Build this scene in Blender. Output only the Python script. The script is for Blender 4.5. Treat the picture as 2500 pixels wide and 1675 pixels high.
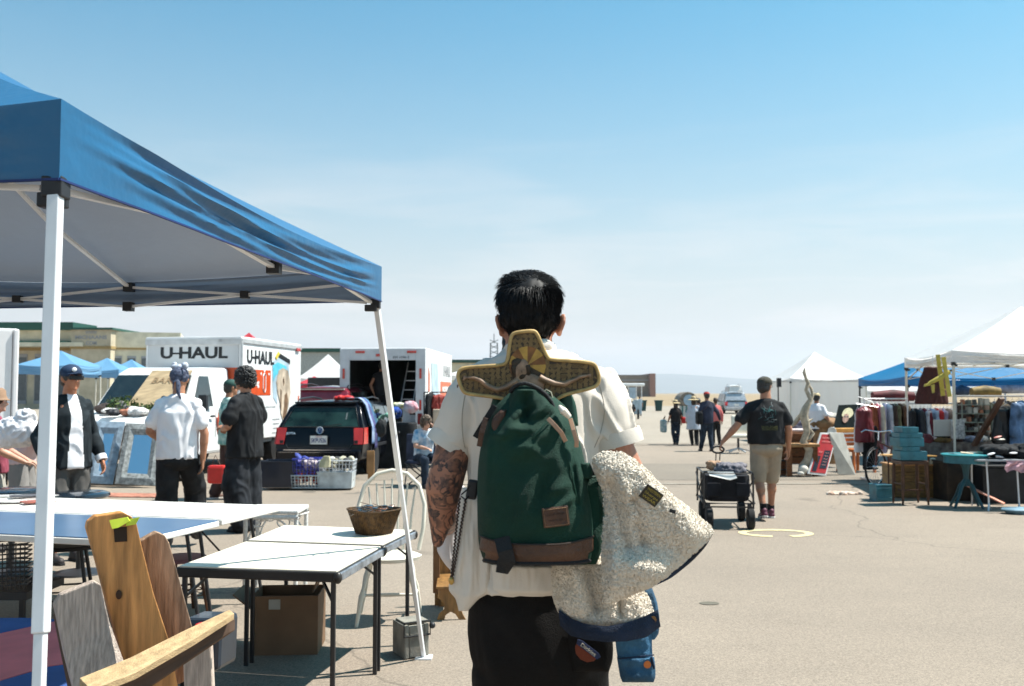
import bpy, math, random
from math import sin, cos, pi, radians as R, sqrt, atan2
from mathutils import Vector as V, Matrix, Euler, noise as NZ
random.seed(7)
for o in list(bpy.data.objects): bpy.data.objects.remove(o)
S = bpy.context.scene; COL = S.collection
# ---------------------------------------------------------------- camera
F_PX, CAM_H, PITCH = 2300.0, 1.6, math.atan(122.5/2300)
cd = bpy.data.cameras.new('camera'); cam = bpy.data.objects.new('camera', cd); COL.objects.link(cam)
cam.location = (0, 0, CAM_H); cam.rotation_euler = (pi/2+PITCH, 0, 0)
cd.sensor_width = 36; cd.lens = F_PX/2500*36; cd.clip_start = .05; cd.clip_end = 30000
S.camera = cam
cd.dof.use_dof = True; cd.dof.focus_distance = 3.3; cd.dof.aperture_fstop = 6.3
# ---------------------------------------------------------------- world, sun, exposure
SUN_AZ, SUN_EL = 76, 60
SKY_STRENGTH, SUN_STRENGTH, EXPOSURE = .056, 5.0, 1.12
w = bpy.data.worlds.new('World'); S.world = w; w.use_nodes = True
nt = w.node_tree; nt.nodes.clear()
def NN(nt, t, **k):
    n = nt.nodes.new(t)
    for a, b in k.items(): setattr(n, a, b)
    return n
def MIXC(nt, fac, a, b, mode='MIX'):
    m = NN(nt, 'ShaderNodeMix', data_type='RGBA', blend_type=mode)
    for s, val in ((m.inputs[0], fac), (m.inputs[6], a), (m.inputs[7], b)):
        if hasattr(val, 'is_output'): nt.links.new(val, s)
        elif isinstance(val, (int, float)): s.default_value = val
        else: s.default_value = (*val, 1) if len(val) == 3 else val
    return m.outputs[2]
sky = NN(nt, 'ShaderNodeTexSky', sky_type='NISHITA'); sky.sun_disc = False
sky.sun_elevation = R(SUN_EL); sky.sun_rotation = R(SUN_AZ); sky.air_density = 1.15; sky.dust_density = 1.6; sky.ozone_density = 1.0; sky.altitude = 5
hs = NN(nt, 'ShaderNodeHueSaturation'); hs.inputs['Hue'].default_value = .482; hs.inputs['Saturation'].default_value = 1.22; hs.inputs['Value'].default_value = 1.0
nt.links.new(sky.outputs[0], hs.inputs['Color'])
tc = NN(nt, 'ShaderNodeTexCoord'); mp = NN(nt, 'ShaderNodeMapping'); mp.inputs['Scale'].default_value = (2.2, 2.2, 17)
mp.inputs['Rotation'].default_value = (R(3), R(2), 0)
nt.links.new(tc.outputs['Generated'], mp.inputs[0])
nz = NN(nt, 'ShaderNodeTexNoise'); nz.inputs['Scale'].default_value = 1.6; nz.inputs['Detail'].default_value = 7; nz.inputs['Roughness'].default_value = .55; nz.inputs['Distortion'].default_value = .5
nt.links.new(mp.outputs[0], nz.inputs['Vector'])
rp = NN(nt, 'ShaderNodeValToRGB'); rp.color_ramp.elements[0].position = .46; rp.color_ramp.elements[1].position = .74
rp.color_ramp.elements[1].color = (.9, .9, .9, 1)
nt.links.new(nz.outputs[0], rp.inputs[0])
# thin cirrus lies low over the horizon
sx = NN(nt, 'ShaderNodeSeparateXYZ'); nt.links.new(tc.outputs['Generated'], sx.inputs[0])
mr = NN(nt, 'ShaderNodeMapRange'); mr.inputs[1].default_value = .02; mr.inputs[2].default_value = .28; mr.inputs[3].default_value = 1; mr.inputs[4].default_value = .0
nt.links.new(sx.outputs[2], mr.inputs[0])
mu = NN(nt, 'ShaderNodeMath', operation='MULTIPLY'); nt.links.new(rp.outputs[0], mu.inputs[0]); nt.links.new(mr.outputs[0], mu.inputs[1])
grad = MIXC(nt, 1.0, hs.outputs[0], (.20, 1.06, 1.24), "MULTIPLY")
veil = NN(nt, 'ShaderNodeValToRGB'); ve = veil.color_ramp; ve.interpolation = 'B_SPLINE'
ve.elements[0].position = 0; ve.elements[0].color = (.97, .97, .97, 1); ve.elements[1].position = .46; ve.elements[1].color = (0, 0, 0, 1)
for p_, c_ in ((.06, .90), (.13, .66), (.20, .42), (.27, .24), (.36, .08)):
    e_ = ve.elements.new(p_); e_.color = (c_, c_, c_, 1)
nt.links.new(sx.outputs[2], veil.inputs[0])
veiled = MIXC(nt, veil.outputs[0], grad, (7.15, 6.55, 6.35))
out = MIXC(nt, mu.outputs[0], veiled, (8.6, 8.0, 7.8))
bg = NN(nt, 'ShaderNodeBackground'); bg.inputs[1].default_value = SKY_STRENGTH
nt.links.new(out, bg.inputs[0]); wo = NN(nt, 'ShaderNodeOutputWorld'); nt.links.new(bg.outputs[0], wo.inputs[0])
sd = bpy.data.lights.new('sun', 'SUN'); sd.energy = SUN_STRENGTH; sd.angle = R(.55); sd.color = (1, .955, .88)
sun = bpy.data.objects.new('sun', sd); COL.objects.link(sun)
SD = V((sin(R(SUN_AZ))*cos(R(SUN_EL)), cos(R(SUN_AZ))*cos(R(SUN_EL)), sin(R(SUN_EL))))
sun.rotation_euler = SD.to_track_quat('Z', 'Y').to_euler()
S.render.engine = 'CYCLES'
S.view_settings.view_transform = 'Standard'; S.view_settings.look = 'None'; S.view_settings.exposure = EXPOSURE; S.view_settings.gamma = 1
S.view_settings.use_curve_mapping = False
S.cycles.use_denoising = True; S.cycles.max_bounces = 6; S.cycles.volume_bounces = 0
# ---------------------------------------------------------------- projection helpers
def P(px, py, Y):
    dx = (px-1250)/F_PX; dv = (837.5-py)/F_PX
    d = V((dx, cos(PITCH)-sin(PITCH)*dv, sin(PITCH)+cos(PITCH)*dv))
    return V((0, 0, CAM_H)) + d*(Y/d.y)
def G(px, py, z=0.0):
    d = P(px, py, 1)-V((0, 0, CAM_H)); return V((0, 0, CAM_H)) + d*((z-CAM_H)/d.z)
def U(Y): return Y/F_PX      # metres per photo pixel at depth Y
# ---------------------------------------------------------------- materials
MATS = {}
def mat(name, col, rough=.7, metal=0., var=.12, vs=6., bump=0., bs=60., spec=.35, col2=None, trans=0., coat=0., stretch=None, emit=None):
    if name in MATS: return MATS[name]
    m = bpy.data.materials.new(name); m.use_nodes = True; t = m.node_tree; b = t.nodes['Principled BSDF']
    b.inputs['Roughness'].default_value = rough; b.inputs['Metallic'].default_value = metal
    b.inputs['Specular IOR Level'].default_value = spec; b.inputs['Coat Weight'].default_value = coat
    if trans: b.inputs['Transmission Weight'].default_value = trans; b.inputs['IOR'].default_value = 1.45
    tc = NN(t, 'ShaderNodeTexCoord'); vec = tc.outputs['Object']
    if stretch:
        mp = NN(t, 'ShaderNodeMapping'); mp.inputs['Scale'].default_value = stretch; t.links.new(vec, mp.inputs[0]); vec = mp.outputs[0]
    n = NN(t, 'ShaderNodeTexNoise'); n.inputs['Scale'].default_value = vs; n.inputs['Detail'].default_value = 6; t.links.new(vec, n.inputs['Vector'])
    rr = NN(t, 'ShaderNodeMapRange'); rr.inputs[1].default_value = .3; rr.inputs[2].default_value = .7; t.links.new(n.outputs[0], rr.inputs[0])
    c2 = col2 if col2 else tuple(max(0, c*(1-2.2*var)) for c in col)
    c1 = col if col2 else tuple(min(1, c*(1+var*.6)) for c in col)
    o = MIXC(t, rr.outputs[0], c2, c1); t.links.new(o, b.inputs['Base Color'])
    if bump:
        n2 = NN(t, 'ShaderNodeTexNoise'); n2.inputs['Scale'].default_value = bs; n2.inputs['Detail'].default_value = 4; t.links.new(vec, n2.inputs['Vector'])
        bp = NN(t, 'ShaderNodeBump'); bp.inputs['Strength'].default_value = min(1, bump); bp.inputs['Distance'].default_value = .01*max(1, bump)
        t.links.new(n2.outputs[0], bp.inputs['Height']); t.links.new(bp.outputs[0], b.inputs['Normal'])
    if emit:
        b.inputs['Emission Color'].default_value = (*emit, 1); b.inputs['Emission Strength'].default_value = 1
    MATS[name] = m; return m
def fabric(name, col, inner, transl=.35):
    m = bpy.data.materials.new(name); m.use_nodes = True; t = m.node_tree; b = t.nodes['Principled BSDF']; o = t.nodes['Material Output']
    g = NN(t, 'ShaderNodeNewGeometry'); tc = NN(t, 'ShaderNodeTexCoord')
    n = NN(t, 'ShaderNodeTexNoise'); n.inputs['Scale'].default_value = 1.6; n.inputs['Detail'].default_value = 5; t.links.new(tc.outputs['Object'], n.inputs['Vector'])
    dark = tuple(c*.72 for c in col); c = MIXC(t, n.outputs[0], dark, col)
    c = MIXC(t, g.outputs['Backfacing'], c, inner); t.links.new(c, b.inputs['Base Color'])
    b.inputs['Roughness'].default_value = .42; b.inputs['Specular IOR Level'].default_value = .45
    tr = NN(t, 'ShaderNodeBsdfTranslucent'); t.links.new(MIXC(t, .45, col, inner), tr.inputs[0])
    mx = NN(t, 'ShaderNodeMixShader'); mx.inputs[0].default_value = transl
    t.links.new(b.outputs[0], mx.inputs[1]); t.links.new(tr.outputs[0], mx.inputs[2]); t.links.new(mx.outputs[0], o.inputs[0])
    n2 = NN(t, 'ShaderNodeTexNoise'); n2.inputs['Scale'].default_value = 9; n2.inputs['Detail'].default_value = 3; t.links.new(tc.outputs['Object'], n2.inputs['Vector'])
    bp = NN(t, 'ShaderNodeBump'); bp.inputs['Strength'].default_value = .35; bp.inputs['Distance'].default_value = .02
    t.links.new(n2.outputs[0], bp.inputs['Height']); t.links.new(bp.outputs[0], b.inputs['Normal'])
    MATS[name] = m; return m
def skinmat(name, col, ink=False):
    m = mat(name, col, .5, var=.12, vs=14, bump=.15, bs=120, spec=.4)
    m.node_tree.nodes['Principled BSDF'].inputs['Subsurface Weight'].default_value = .08
    m.node_tree.nodes['Principled BSDF'].inputs['Subsurface Radius'].default_value = (.01, .004, .002)
    return m
# ---------------------------------------------------------------- mesh builder
class MB:
    def __init__(s): s.v = []; s.f = []
    def add(s, vs, fs):
        k = len(s.v); s.v += [tuple(p) for p in vs]; s.f += [tuple(i+k for i in f) for f in fs]; return s
    def box(s, c, d, rot=None):
        M = (Euler(rot).to_matrix() if not isinstance(rot, Matrix) else rot) if rot is not None else Matrix.Identity(3)
        c = V(c); a, b, e = (x/2 for x in d)
        vs = [c + M @ V((x, y, z)) for x in (-a, a) for y in (-b, b) for z in (-e, e)]
        return s.add(vs, [(0,1,3,2),(4,6,7,5),(0,4,5,1),(2,3,7,6),(0,2,6,4),(1,5,7,3)])
    def beam(s, p0, p1, wx, wy=None, up=(0,0,1)):
        p0, p1 = V(p0), V(p1); wy = wy or wx; d = (p1-p0)
        z = d.normalized(); u = V(up)
        if abs(z.dot(u)) > .95: u = V((0, 1, 0))
        x = u.cross(z).normalized(); y = z.cross(x)
        vs = [q + x*a*wx/2 + y*b*wy/2 for q in (p0, p1) for a, b in ((-1,-1),(1,-1),(1,1),(-1,1))]
        return s.add(vs, [(3,2,1,0),(4,5,6,7),(0,1,5,4),(1,2,6,5),(2,3,7,6),(3,0,4,7)])
    def cyl(s, p0, p1, r0, r1=None, n=10):
        return s.tube([p0, p1], [r0, r0 if r1 is None else r1], n)
    def tube(s, pts, r, n=8, closed=False, flat=1.):
        pts = [V(p) for p in pts]; N = len(pts); rs = r if isinstance(r, (list, tuple)) else [r]*N
        k = len(s.v); prev = None
        for i, p in enumerate(pts):
            if closed: t = pts[(i+1) % N]-pts[i-1]
            else: t = pts[min(i+1, N-1)]-pts[max(i-1, 0)]
            t = t.normalized() if t.length > 1e-9 else V((0, 0, 1))
            if prev is None:
                u = V((0, 0, 1)) if abs(t.z) < .9 else V((1, 0, 0)); x = u.cross(t).normalized()
            else:
                x = prev - t*prev.dot(t); x = x.normalized() if x.length > 1e-6 else V((1, 0, 0))
            prev = x; y = t.cross(x)
            for j in range(n):
                a = 2*pi*j/n; s.v.append(tuple(p + x*cos(a)*rs[i] + y*sin(a)*rs[i]*flat))
        m = N if closed else N-1
        for i in range(m):
            i2 = (i+1) % N
            for j in range(n):
                j2 = (j+1) % n; s.f.append((k+i*n+j, k+i*n+j2, k+i2*n+j2, k+i2*n+j))
        if not closed:
            s.f.append(tuple(k+j for j in range(n))[::-1]); s.f.append(tuple(k+(N-1)*n+j for j in range(n)))
        return s
    def lathe(s, prof, c=(0,0,0), n=20, axis='z', M=None):
        k = len(s.v); c = V(c)
        for r, z in prof:
            for j in range(n):
                a = 2*pi*j/n; q = V((cos(a)*r, sin(a)*r, z))
                if M is not None: q = M @ q
                elif axis == 'x': q = V((q.z, q.x, q.y))
                elif axis == 'y': q = V((q.x, q.z, q.y))
                s.v.append(tuple(c+q))
        for i in range(len(prof)-1):
            for j in range(n):
                j2 = (j+1) % n; s.f.append((k+i*n+j, k+i*n+j2, k+(i+1)*n+j2, k+(i+1)*n+j))
        s.f.append(tuple(k+j for j in range(n))[::-1]); s.f.append(tuple(k+(len(prof)-1)*n+j for j in range(n)))
        return s
    def prism(s, poly, depthvec):
        """poly: 3D points, extruded by depthvec"""
        n = len(poly); d = V(depthvec); vs = [V(p) for p in poly] + [V(p)+d for p in poly]
        fs = [tuple(range(n)), tuple(range(2*n-1, n-1, -1))] + [(i, i+n, (i+1) % n+n, (i+1) % n) for i in range(n)]
        return s.add(vs, fs)
    def ell(s, c, r, nu=16, nv=10, rot=None):
        M = Euler(rot).to_matrix() if rot is not None else Matrix.Identity(3); c = V(c); k = len(s.v)
        r = (r, r, r) if isinstance(r, (int, float)) else r
        vs = [c + M @ V((0, 0, -r[2]))]
        for i in range(1, nv):
            t = -pi/2+pi*i/nv
            for j in range(nu):
                a = 2*pi*j/nu; vs.append(c + M @ V((cos(a)*cos(t)*r[0], sin(a)*cos(t)*r[1], sin(t)*r[2])))
        vs.append(c + M @ V((0, 0, r[2]))); fs = []
        for j in range(nu): fs.append((0, 1+(j+1) % nu, 1+j))
        for i in range(nv-2):
            for j in range(nu): fs.append((1+i*nu+j, 1+i*nu+(j+1) % nu, 1+(i+1)*nu+(j+1) % nu, 1+(i+1)*nu+j))
        L = len(vs)-1
        for j in range(nu): fs.append((L, 1+(nv-2)*nu+j, 1+(nv-2)*nu+(j+1) % nu))
        return s.add(vs, fs)
    def rings(s, rings, cap=True, wrap=True):
        n = len(rings[0]); k = len(s.v)
        for r in rings: s.v += [tuple(p) for p in r]
        for i in range(len(rings)-1):
            for j in range(n if wrap else n-1):
                j2 = (j+1) % n; s.f.append((k+i*n+j, k+i*n+j2, k+(i+1)*n+j2, k+(i+1)*n+j))
        if cap:
            s.f.append(tuple(k+j for j in range(n))[::-1]); s.f.append(tuple(k+(len(rings)-1)*n+j for j in range(n)))
        return s
    def ellloft(s, rows, n=20, pw=1.):
        """rows: (x,y,z,rx,ry)"""
        rg = []
        for x, y, z, rx, ry in rows:
            rr = []
            for j in range(n):
                a = 2*pi*j/n; ca, sa = cos(a), sin(a)
                rr.append((x+rx*math.copysign(abs(ca)**pw, ca), y+ry*math.copysign(abs(sa)**pw, sa), z))
            rg.append(rr)
        return s.rings(rg)
    def mesh(s, name, smooth=0):
        m = bpy.data.meshes.new(name); m.from_pydata([tuple(p) for p in s.v], [], s.f); m.update()
        if getattr(s, 'orient', None) is not None:
            if sum((q.normal.dot(s.orient)*q.area for q in m.polygons)) < 0: m.flip_normals()
        else:
            import bmesh
            bm = bmesh.new(); bm.from_mesh(m); bmesh.ops.recalc_face_normals(bm, faces=bm.faces); bm.to_mesh(m); bm.free()
        if smooth:
            m.shade_smooth(); m.set_sharp_from_angle(angle=R(smooth if smooth > 1 else 40))
        return m
# ---------------------------------------------------------------- objects
def _tag(o, label, cat, group=None, kind=None):
    if label: o['label'] = label
    if cat: o['category'] = cat
    if group: o['group'] = group
    if kind: o['kind'] = kind
def thing(name, label, cat, loc=(0,0,0), rz=0, group=None):
    o = bpy.data.objects.new(name, None); o.empty_display_size = .1; COL.objects.link(o)
    o.location = loc; o.rotation_euler = (0, 0, rz); _tag(o, label, cat, group); return o
def part(name, mb, m, parent=None, smooth=0, bevel=0, world=False, kind=None, label=None):
    me = mb if isinstance(mb, bpy.types.Mesh) else mb.mesh(name, smooth)
    if me.materials: me.materials.clear()
    for q in (m if isinstance(m, (list, tuple)) else [m]): me.materials.append(q)
    if world and parent is not None:
        me.transform(wmat(parent).inverted())
    o = bpy.data.objects.new(name, me); COL.objects.link(o)
    if parent is not None: o.parent = parent
    if bevel:
        b = o.modifiers.new('bevel', 'BEVEL'); b.width = bevel; b.segments = 2; b.limit_method = 'ANGLE'
    if kind: o['kind'] = kind
    if label: o['label'] = label
    return o
def wmat(o):
    M = Matrix.Translation(o.location) @ o.rotation_euler.to_matrix().to_4x4()
    return (wmat(o.parent) @ M) if o.parent else M
def single(name, mb, m, label, cat, smooth=0, bevel=0, group=None, origin=None, kind=None):
    me = mb.mesh(name, smooth)
    c = V(origin) if origin is not None else (lambda vs: V((sum(p[0] for p in vs)/len(vs), sum(p[1] for p in vs)/len(vs), min(p[2] for p in vs))))(mb.v)
    me.transform(Matrix.Translation(-c)); me.materials.append(m)
    o = bpy.data.objects.new(name, me); o.location = c; COL.objects.link(o); _tag(o, label, cat, group, kind)
    if bevel:
        b = o.modifiers.new('bevel', 'BEVEL'); b.width = bevel; b.segments = 2; b.limit_method = 'ANGLE'
    return o
def struct(name, mb, m, smooth=0, kind='structure'):
    o = part(name, mb, m, None, smooth); o['kind'] = kind; return o
def clone(o, loc=None, rz=None, label=None, parent=None):
    c = o.copy(); COL.objects.link(c); c.parent = parent
    for ch in o.children: clone(ch, parent=c)
    if loc is not None: c.location = loc
    if rz is not None: c.rotation_euler = (0, 0, rz)
    if label: c['label'] = label
    return c
def text(s, size, parent, m, M, name='lettering', bold=0., width=None, ext=.0015):
    """flat letters; M maps local x/y text plane into parent's space; width squeezes to fit"""
    cu = bpy.data.curves.new(name, 'FONT'); cu.body = s; cu.size = size; cu.align_x = 'CENTER'; cu.align_y = 'CENTER'; cu.extrude = ext; cu.offset = bold; cu.resolution_u = 3
    t = bpy.data.objects.new('tmp', cu); COL.objects.link(t); bpy.context.view_layer.update()
    me = bpy.data.meshes.new_from_object(t.evaluated_get(bpy.context.evaluated_depsgraph_get())); bpy.data.objects.remove(t)
    xs = [q.co.x for q in me.vertices]
    if width and xs:
        k = width/(max(xs)-min(xs)); me.transform(Matrix.Diagonal((k, 1, 1, 1)))
    me.transform(M); me.materials.clear(); me.materials.append(m)
    o = bpy.data.objects.new(name, me); COL.objects.link(o); o.parent = parent; return o
def frame(o, ux, uy):
    ux = V(ux).normalized(); uy = V(uy).normalized(); uz = ux.cross(uy)
    M = Matrix((ux, uy, uz)).transposed().to_4x4(); M.translation = V(o); return M
# ---------------------------------------------------------------- organic shapes
def blob(mb, voxel, smooth=2, fold=None):
    me = bpy.data.meshes.new('tmp'); me.from_pydata([tuple(p) for p in mb.v], [], mb.f); me.update()
    import bmesh
    bm = bmesh.new(); bm.from_mesh(me); bmesh.ops.recalc_face_normals(bm, faces=bm.faces); bm.to_mesh(me); bm.free()
    o = bpy.data.objects.new('tmp', me); COL.objects.link(o)
    r = o.modifiers.new('r', 'REMESH'); r.mode = 'VOXEL'; r.voxel_size = voxel
    if smooth:
        q = o.modifiers.new('s', 'SMOOTH'); q.factor = .5; q.iterations = smooth
    bpy.context.view_layer.update()
    out = bpy.data.meshes.new_from_object(o.evaluated_get(bpy.context.evaluated_depsgraph_get())); bpy.data.objects.remove(o)
    if fold:
        nn = [q.normal.copy() for q in out.vertices]
        for q, n in zip(out.vertices, nn):
            q.co += n*fold(q.co)
        out.update()
    out.shade_smooth(); return out
def folds(amp=.008, sc=(9, 9, 4), seed=0):
    s = V((seed*3.7, seed*1.3, seed*7.1))
    def f(c):
        p = V((c.x*sc[0], c.y*sc[1], c.z*sc[2]))+s
        a = NZ.noise(p + V((NZ.noise(p*.7), 0, NZ.noise(p*.7+V((5, 5, 5)))))*1.2); b = NZ.noise(p*2.3)
        return max(-.3*amp, amp*((1-abs(a)*2.6)*.9 + b*.5))
    return f
def cap(mb, p0, p1, r0, r1, n=12, flat=1.):
    p0, p1 = V(p0), V(p1); d = (p1-p0); L = d.length; z = d/L if L > 1e-6 else V((0, 0, 1))
    pts = []; rs = []
    for i in range(5):
        a = -pi/2+pi/2*i/4.2; pts.append(p0+z*sin(a)*r0); rs.append(max(cos(a)*r0, .0005))
    for i in range(1, 5):
        t = i/5; pts.append(p0+d*t); rs.append(r0+(r1-r0)*t)
    for i in range(5):
        a = pi/2*(i)/4.; pts.append(p1+z*sin(a)*r1); rs.append(max(cos(a)*r1, .0005))
    return mb.tube(pts, rs, n, flat=flat)
def hand(mb, wrist, palmdir, normal, s=1., curl=.5, side=1):
    """palm + four fingers + thumb; palmdir towards fingers, normal = back of hand"""
    w = V(wrist); d = V(palmdir).normalized(); n = V(normal); n = (n-d*n.dot(d)).normalized(); x = d.cross(n)*side
    for t in (-.028, -.01, .01, .026): cap(mb, w+d*.005*s+x*t*.6*s, w+d*.082*s+x*t*s, .016*s, .0125*s, 8)
    for k, (t, L) in enumerate(((-.029, .062), (-.01, .07), (.01, .074), (.029, .066))):
        a = w+d*.085*s+x*t*s; c = curl
        q1 = a+(d*cos(c*.8)-n*sin(c*.8))*L*.42*s; q2 = q1+(d*cos(c*1.9)-n*sin(c*1.9))*L*.32*s; q3 = q2+(d*cos(c*2.8)-n*sin(c*2.8))*L*.26*s
        cap(mb, a, q1, .0098*s, .0088*s, 8); cap(mb, q1, q2, .0088*s, .0078*s, 8); cap(mb, q2, q3, .0078*s, .0068*s, 8)
    a = w+d*.025*s+x*.028*s-n*.005*s; b = a+(d*.7+x*.75-n*.3).normalized()*.038*s; c2 = b+(d*.9+x*.2-n*.4).normalized()*.032*s
    cap(mb, a, b, .0135*s, .011*s, 8); cap(mb, b, c2, .011*s, .008*s, 8)

def stick(o, pts, off=.002, world=False):
    """lay points onto the surface of mesh object o (points in the parent's space)"""
    out = []
    for p in pts:
        ok, c, n, _ = o.closest_point_on_mesh(V(p)); out.append(c+n*off if ok else V(p))
    return out
def repaint(o, m, test):
    """second cloth colour sewn into the same garment"""
    o.data.materials.append(m); k = len(o.data.materials)-1
    for f in o.data.polygons:
        if test(f.center, f.normal): f.material_index = k
# ================================================================= SETTING
def ground_mat(name, base, dark, speck=1., cracks=True):
    m = bpy.data.materials.new(name); m.use_nodes = True; t = m.node_tree; b = t.nodes['Principled BSDF']
    tc = NN(t, 'ShaderNodeTexCoord'); o = tc.outputs['Object']
    def noise(sc, det=5, ro=.6, vec=o):
        n = NN(t, 'ShaderNodeTexNoise'); n.inputs['Scale'].default_value = sc; n.inputs['Detail'].default_value = det; n.inputs['Roughness'].default_value = ro
        t.links.new(vec, n.inputs['Vector']); return n.outputs[0]
    def rng(x, a, b2, c, d):
        q = NN(t, 'ShaderNodeMapRange'); [setattr(q.inputs[i+1], 'default_value', z) for i, z in enumerate((a, b2, c, d))]; t.links.new(x, q.inputs[0]); return q.outputs[0]
    c = MIXC(t, rng(noise(.22), .38, .62, 0, 1), dark, base)
    mp = NN(t, 'ShaderNodeMapping'); mp.inputs['Scale'].default_value = (.35, 2.2, 1); mp.inputs['Rotation'].default_value = (0, 0, R(8)); t.links.new(o, mp.inputs[0])
    c = MIXC(t, rng(noise(1.3, vec=mp.outputs[0]), .5, .72, 0, .6), c, dark)
    f = rng(noise(70, 3, .85), .34, .66, .66, 1.26); f2 = rng(noise(330, 2, .8), .3, .7, .72, 1.22)
    mm = NN(t, 'ShaderNodeMath', operation='MULTIPLY'); t.links.new(f, mm.inputs[0]); t.links.new(f2, mm.inputs[1])
    cb = NN(t, 'ShaderNodeCombineColor'); [t.links.new(mm.outputs[0], cb.inputs[i]) for i in range(3)]
    c = MIXC(t, speck, c, cb.outputs[0], 'MULTIPLY')
    if cracks:
        vo = NN(t, 'ShaderNodeTexVoronoi', feature='DISTANCE_TO_EDGE'); vo.inputs['Scale'].default_value = .16
        wv = NN(t, 'ShaderNodeVectorMath', operation='ADD'); nn = NN(t, 'ShaderNodeTexNoise'); nn.inputs['Scale'].default_value = 1.1; nn.inputs['Detail'].default_value = 6
        t.links.new(o, nn.inputs['Vector']); t.links.new(o, wv.inputs[0]); t.links.new(nn.outputs[1], wv.inputs[1]); t.links.new(wv.outputs[0], vo.inputs['Vector'])
        c = MIXC(t, rng(vo.outputs[0], 0, .003, .55, 0), c, (.07, .06, .05))
        # oil drips
        v2 = NN(t, 'ShaderNodeTexVoronoi'); v2.inputs['Scale'].default_value = .55; t.links.new(wv.outputs[0], v2.inputs['Vector'])
        c = MIXC(t, rng(v2.outputs[0], .05, .16, .5, 0), c, tuple(x*.45 for x in dark))
    t.links.new(c, b.inputs['Base Color']); b.inputs['Roughness'].default_value = .88; b.inputs['Specular IOR Level'].default_value = .25
    bp = NN(t, 'ShaderNodeBump'); bp.inputs['Strength'].default_value = .5; bp.inputs['Distance'].default_value = .006
    t.links.new(noise(160, 3, .7), bp.inputs['Height']); t.links.new(bp.outputs[0], b.inputs['Normal']); return m
asph = ground_mat('aged_asphalt', (.262, .214, .167), (.222, .182, .144))
asph2 = ground_mat('dark_asphalt', (.205, .172, .136), (.176, .148, .118))
asph3 = ground_mat('pale_asphalt', (.305, .262, .212), (.265, .225, .18))
dirt = ground_mat('dry_field', (.30, .225, .135), (.235, .17, .10), cracks=False)
def sheet(name, x0, x1, y0, y1, z, m, sk=0):
    return struct(name, MB().add([(x0, y0-sk, z), (x1, y0+sk, z), (x1, y1+sk, z), (x0, y1-sk, z)], [(0, 1, 2, 3)]), m)
sheet('ground', -6000, 6000, -60, 24000, 0, dirt)
sheet('parking_lot', -260, 260, -60, 118, .004, asph)
sheet('road_strip', -120, 120, 17.4, 21.4, .008, asph2, .4)
sheet('far_lot', -200, 200, 30, 117, .008, asph3, 1)
white_paint = mat('worn_white_paint', (.26, .225, .18), .8, var=.25, vs=3, col2=(.185, .155, .12))
yellow_paint = mat('worn_yellow_paint', (.62, .52, .26), .8, var=.2, vs=9, col2=(.40, .34, .22))
sheet('painted_line', -2.5, 40, 16.75, 16.95, .0125, white_paint, .25)
sheet('painted_line', -40, 60, 29.2, 29.5, .0125, white_paint, .8)
tan_paint = mat('tan_line_paint', (.40, .33, .22), .8)
for k in range(5): sheet('painted_line', -14+k*6.0, -13.9+k*6.0, 42, 52, .0125, white_paint)
# painted ring with a gap on its near side
rc = G(1894, 1303); mb = MB(); N = 40
for i in range(N):
    a0 = -pi/2+.28+(2*pi-.56)*i/N; a1 = -pi/2+.28+(2*pi-.56)*(i+1)/N
    q = [(rc.x+cos(a)*rx, rc.y+sin(a)*ry, .0085) for a, rx, ry in ((a0, .425, .31), (a1, .425, .31), (a1, .33, .19), (a0, .33, .19))]
    mb.add(q, [(0, 1, 2, 3)])
struct('painted_ring', mb, yellow_paint)
c0 = G(1732, 1475); mb = MB(); mb.add([(c0.x+cos(a)*.075, c0.y+sin(a)*.055, .0085) for a in [2*pi*i/18 for i in range(18)]], [tuple(range(18))])
struct('round_pavement_patch', mb, mat('pavement_patch', (.13, .115, .085), .8))
# far hills and air
hill = mat('far_hills', (.10, .115, .12), .95, vs=.002)
mb = MB(); pts = []
N = 160
for i in range(N+1):
    x = -9000+18000*i/N; h = 60+NZ.noise(V((x*.00032, 2.2, 0)))*75+NZ.noise(V((x*.0011, 7, 0)))*22+90*math.exp(-((x-1650)/900)**2)+ 40
    pts.append((x, max(h, 25)))
prof = [(0, 0), (350, .25), (900, .7), (1500, 1.0), (2400, .6), (3600, 0)]
rg = [[(x, 9000+dy, h*k*1.15-1) for x, h in pts] for dy, k in prof]
mb.rings(rg, cap=False, wrap=False); struct('hills', mb, hill, smooth=60)
hz = MB().box((0, 5500, 250), (30000, 18000-200, 504))
hm = bpy.data.materials.new('haze'); hm.use_nodes = True; t = hm.node_tree; t.nodes.clear()
pv = NN(t, 'ShaderNodeVolumePrincipled'); pv.inputs['Density'].default_value = .00012; pv.inputs['Color'].default_value = (.86, .90, .96, 1); pv.inputs['Anisotropy'].default_value = .2
o_ = NN(t, 'ShaderNodeOutputMaterial'); t.links.new(pv.outputs[0], o_.inputs['Volume'])
HAZE = True
if HAZE: struct('haze', hz, hm, kind='stuff')
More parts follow.
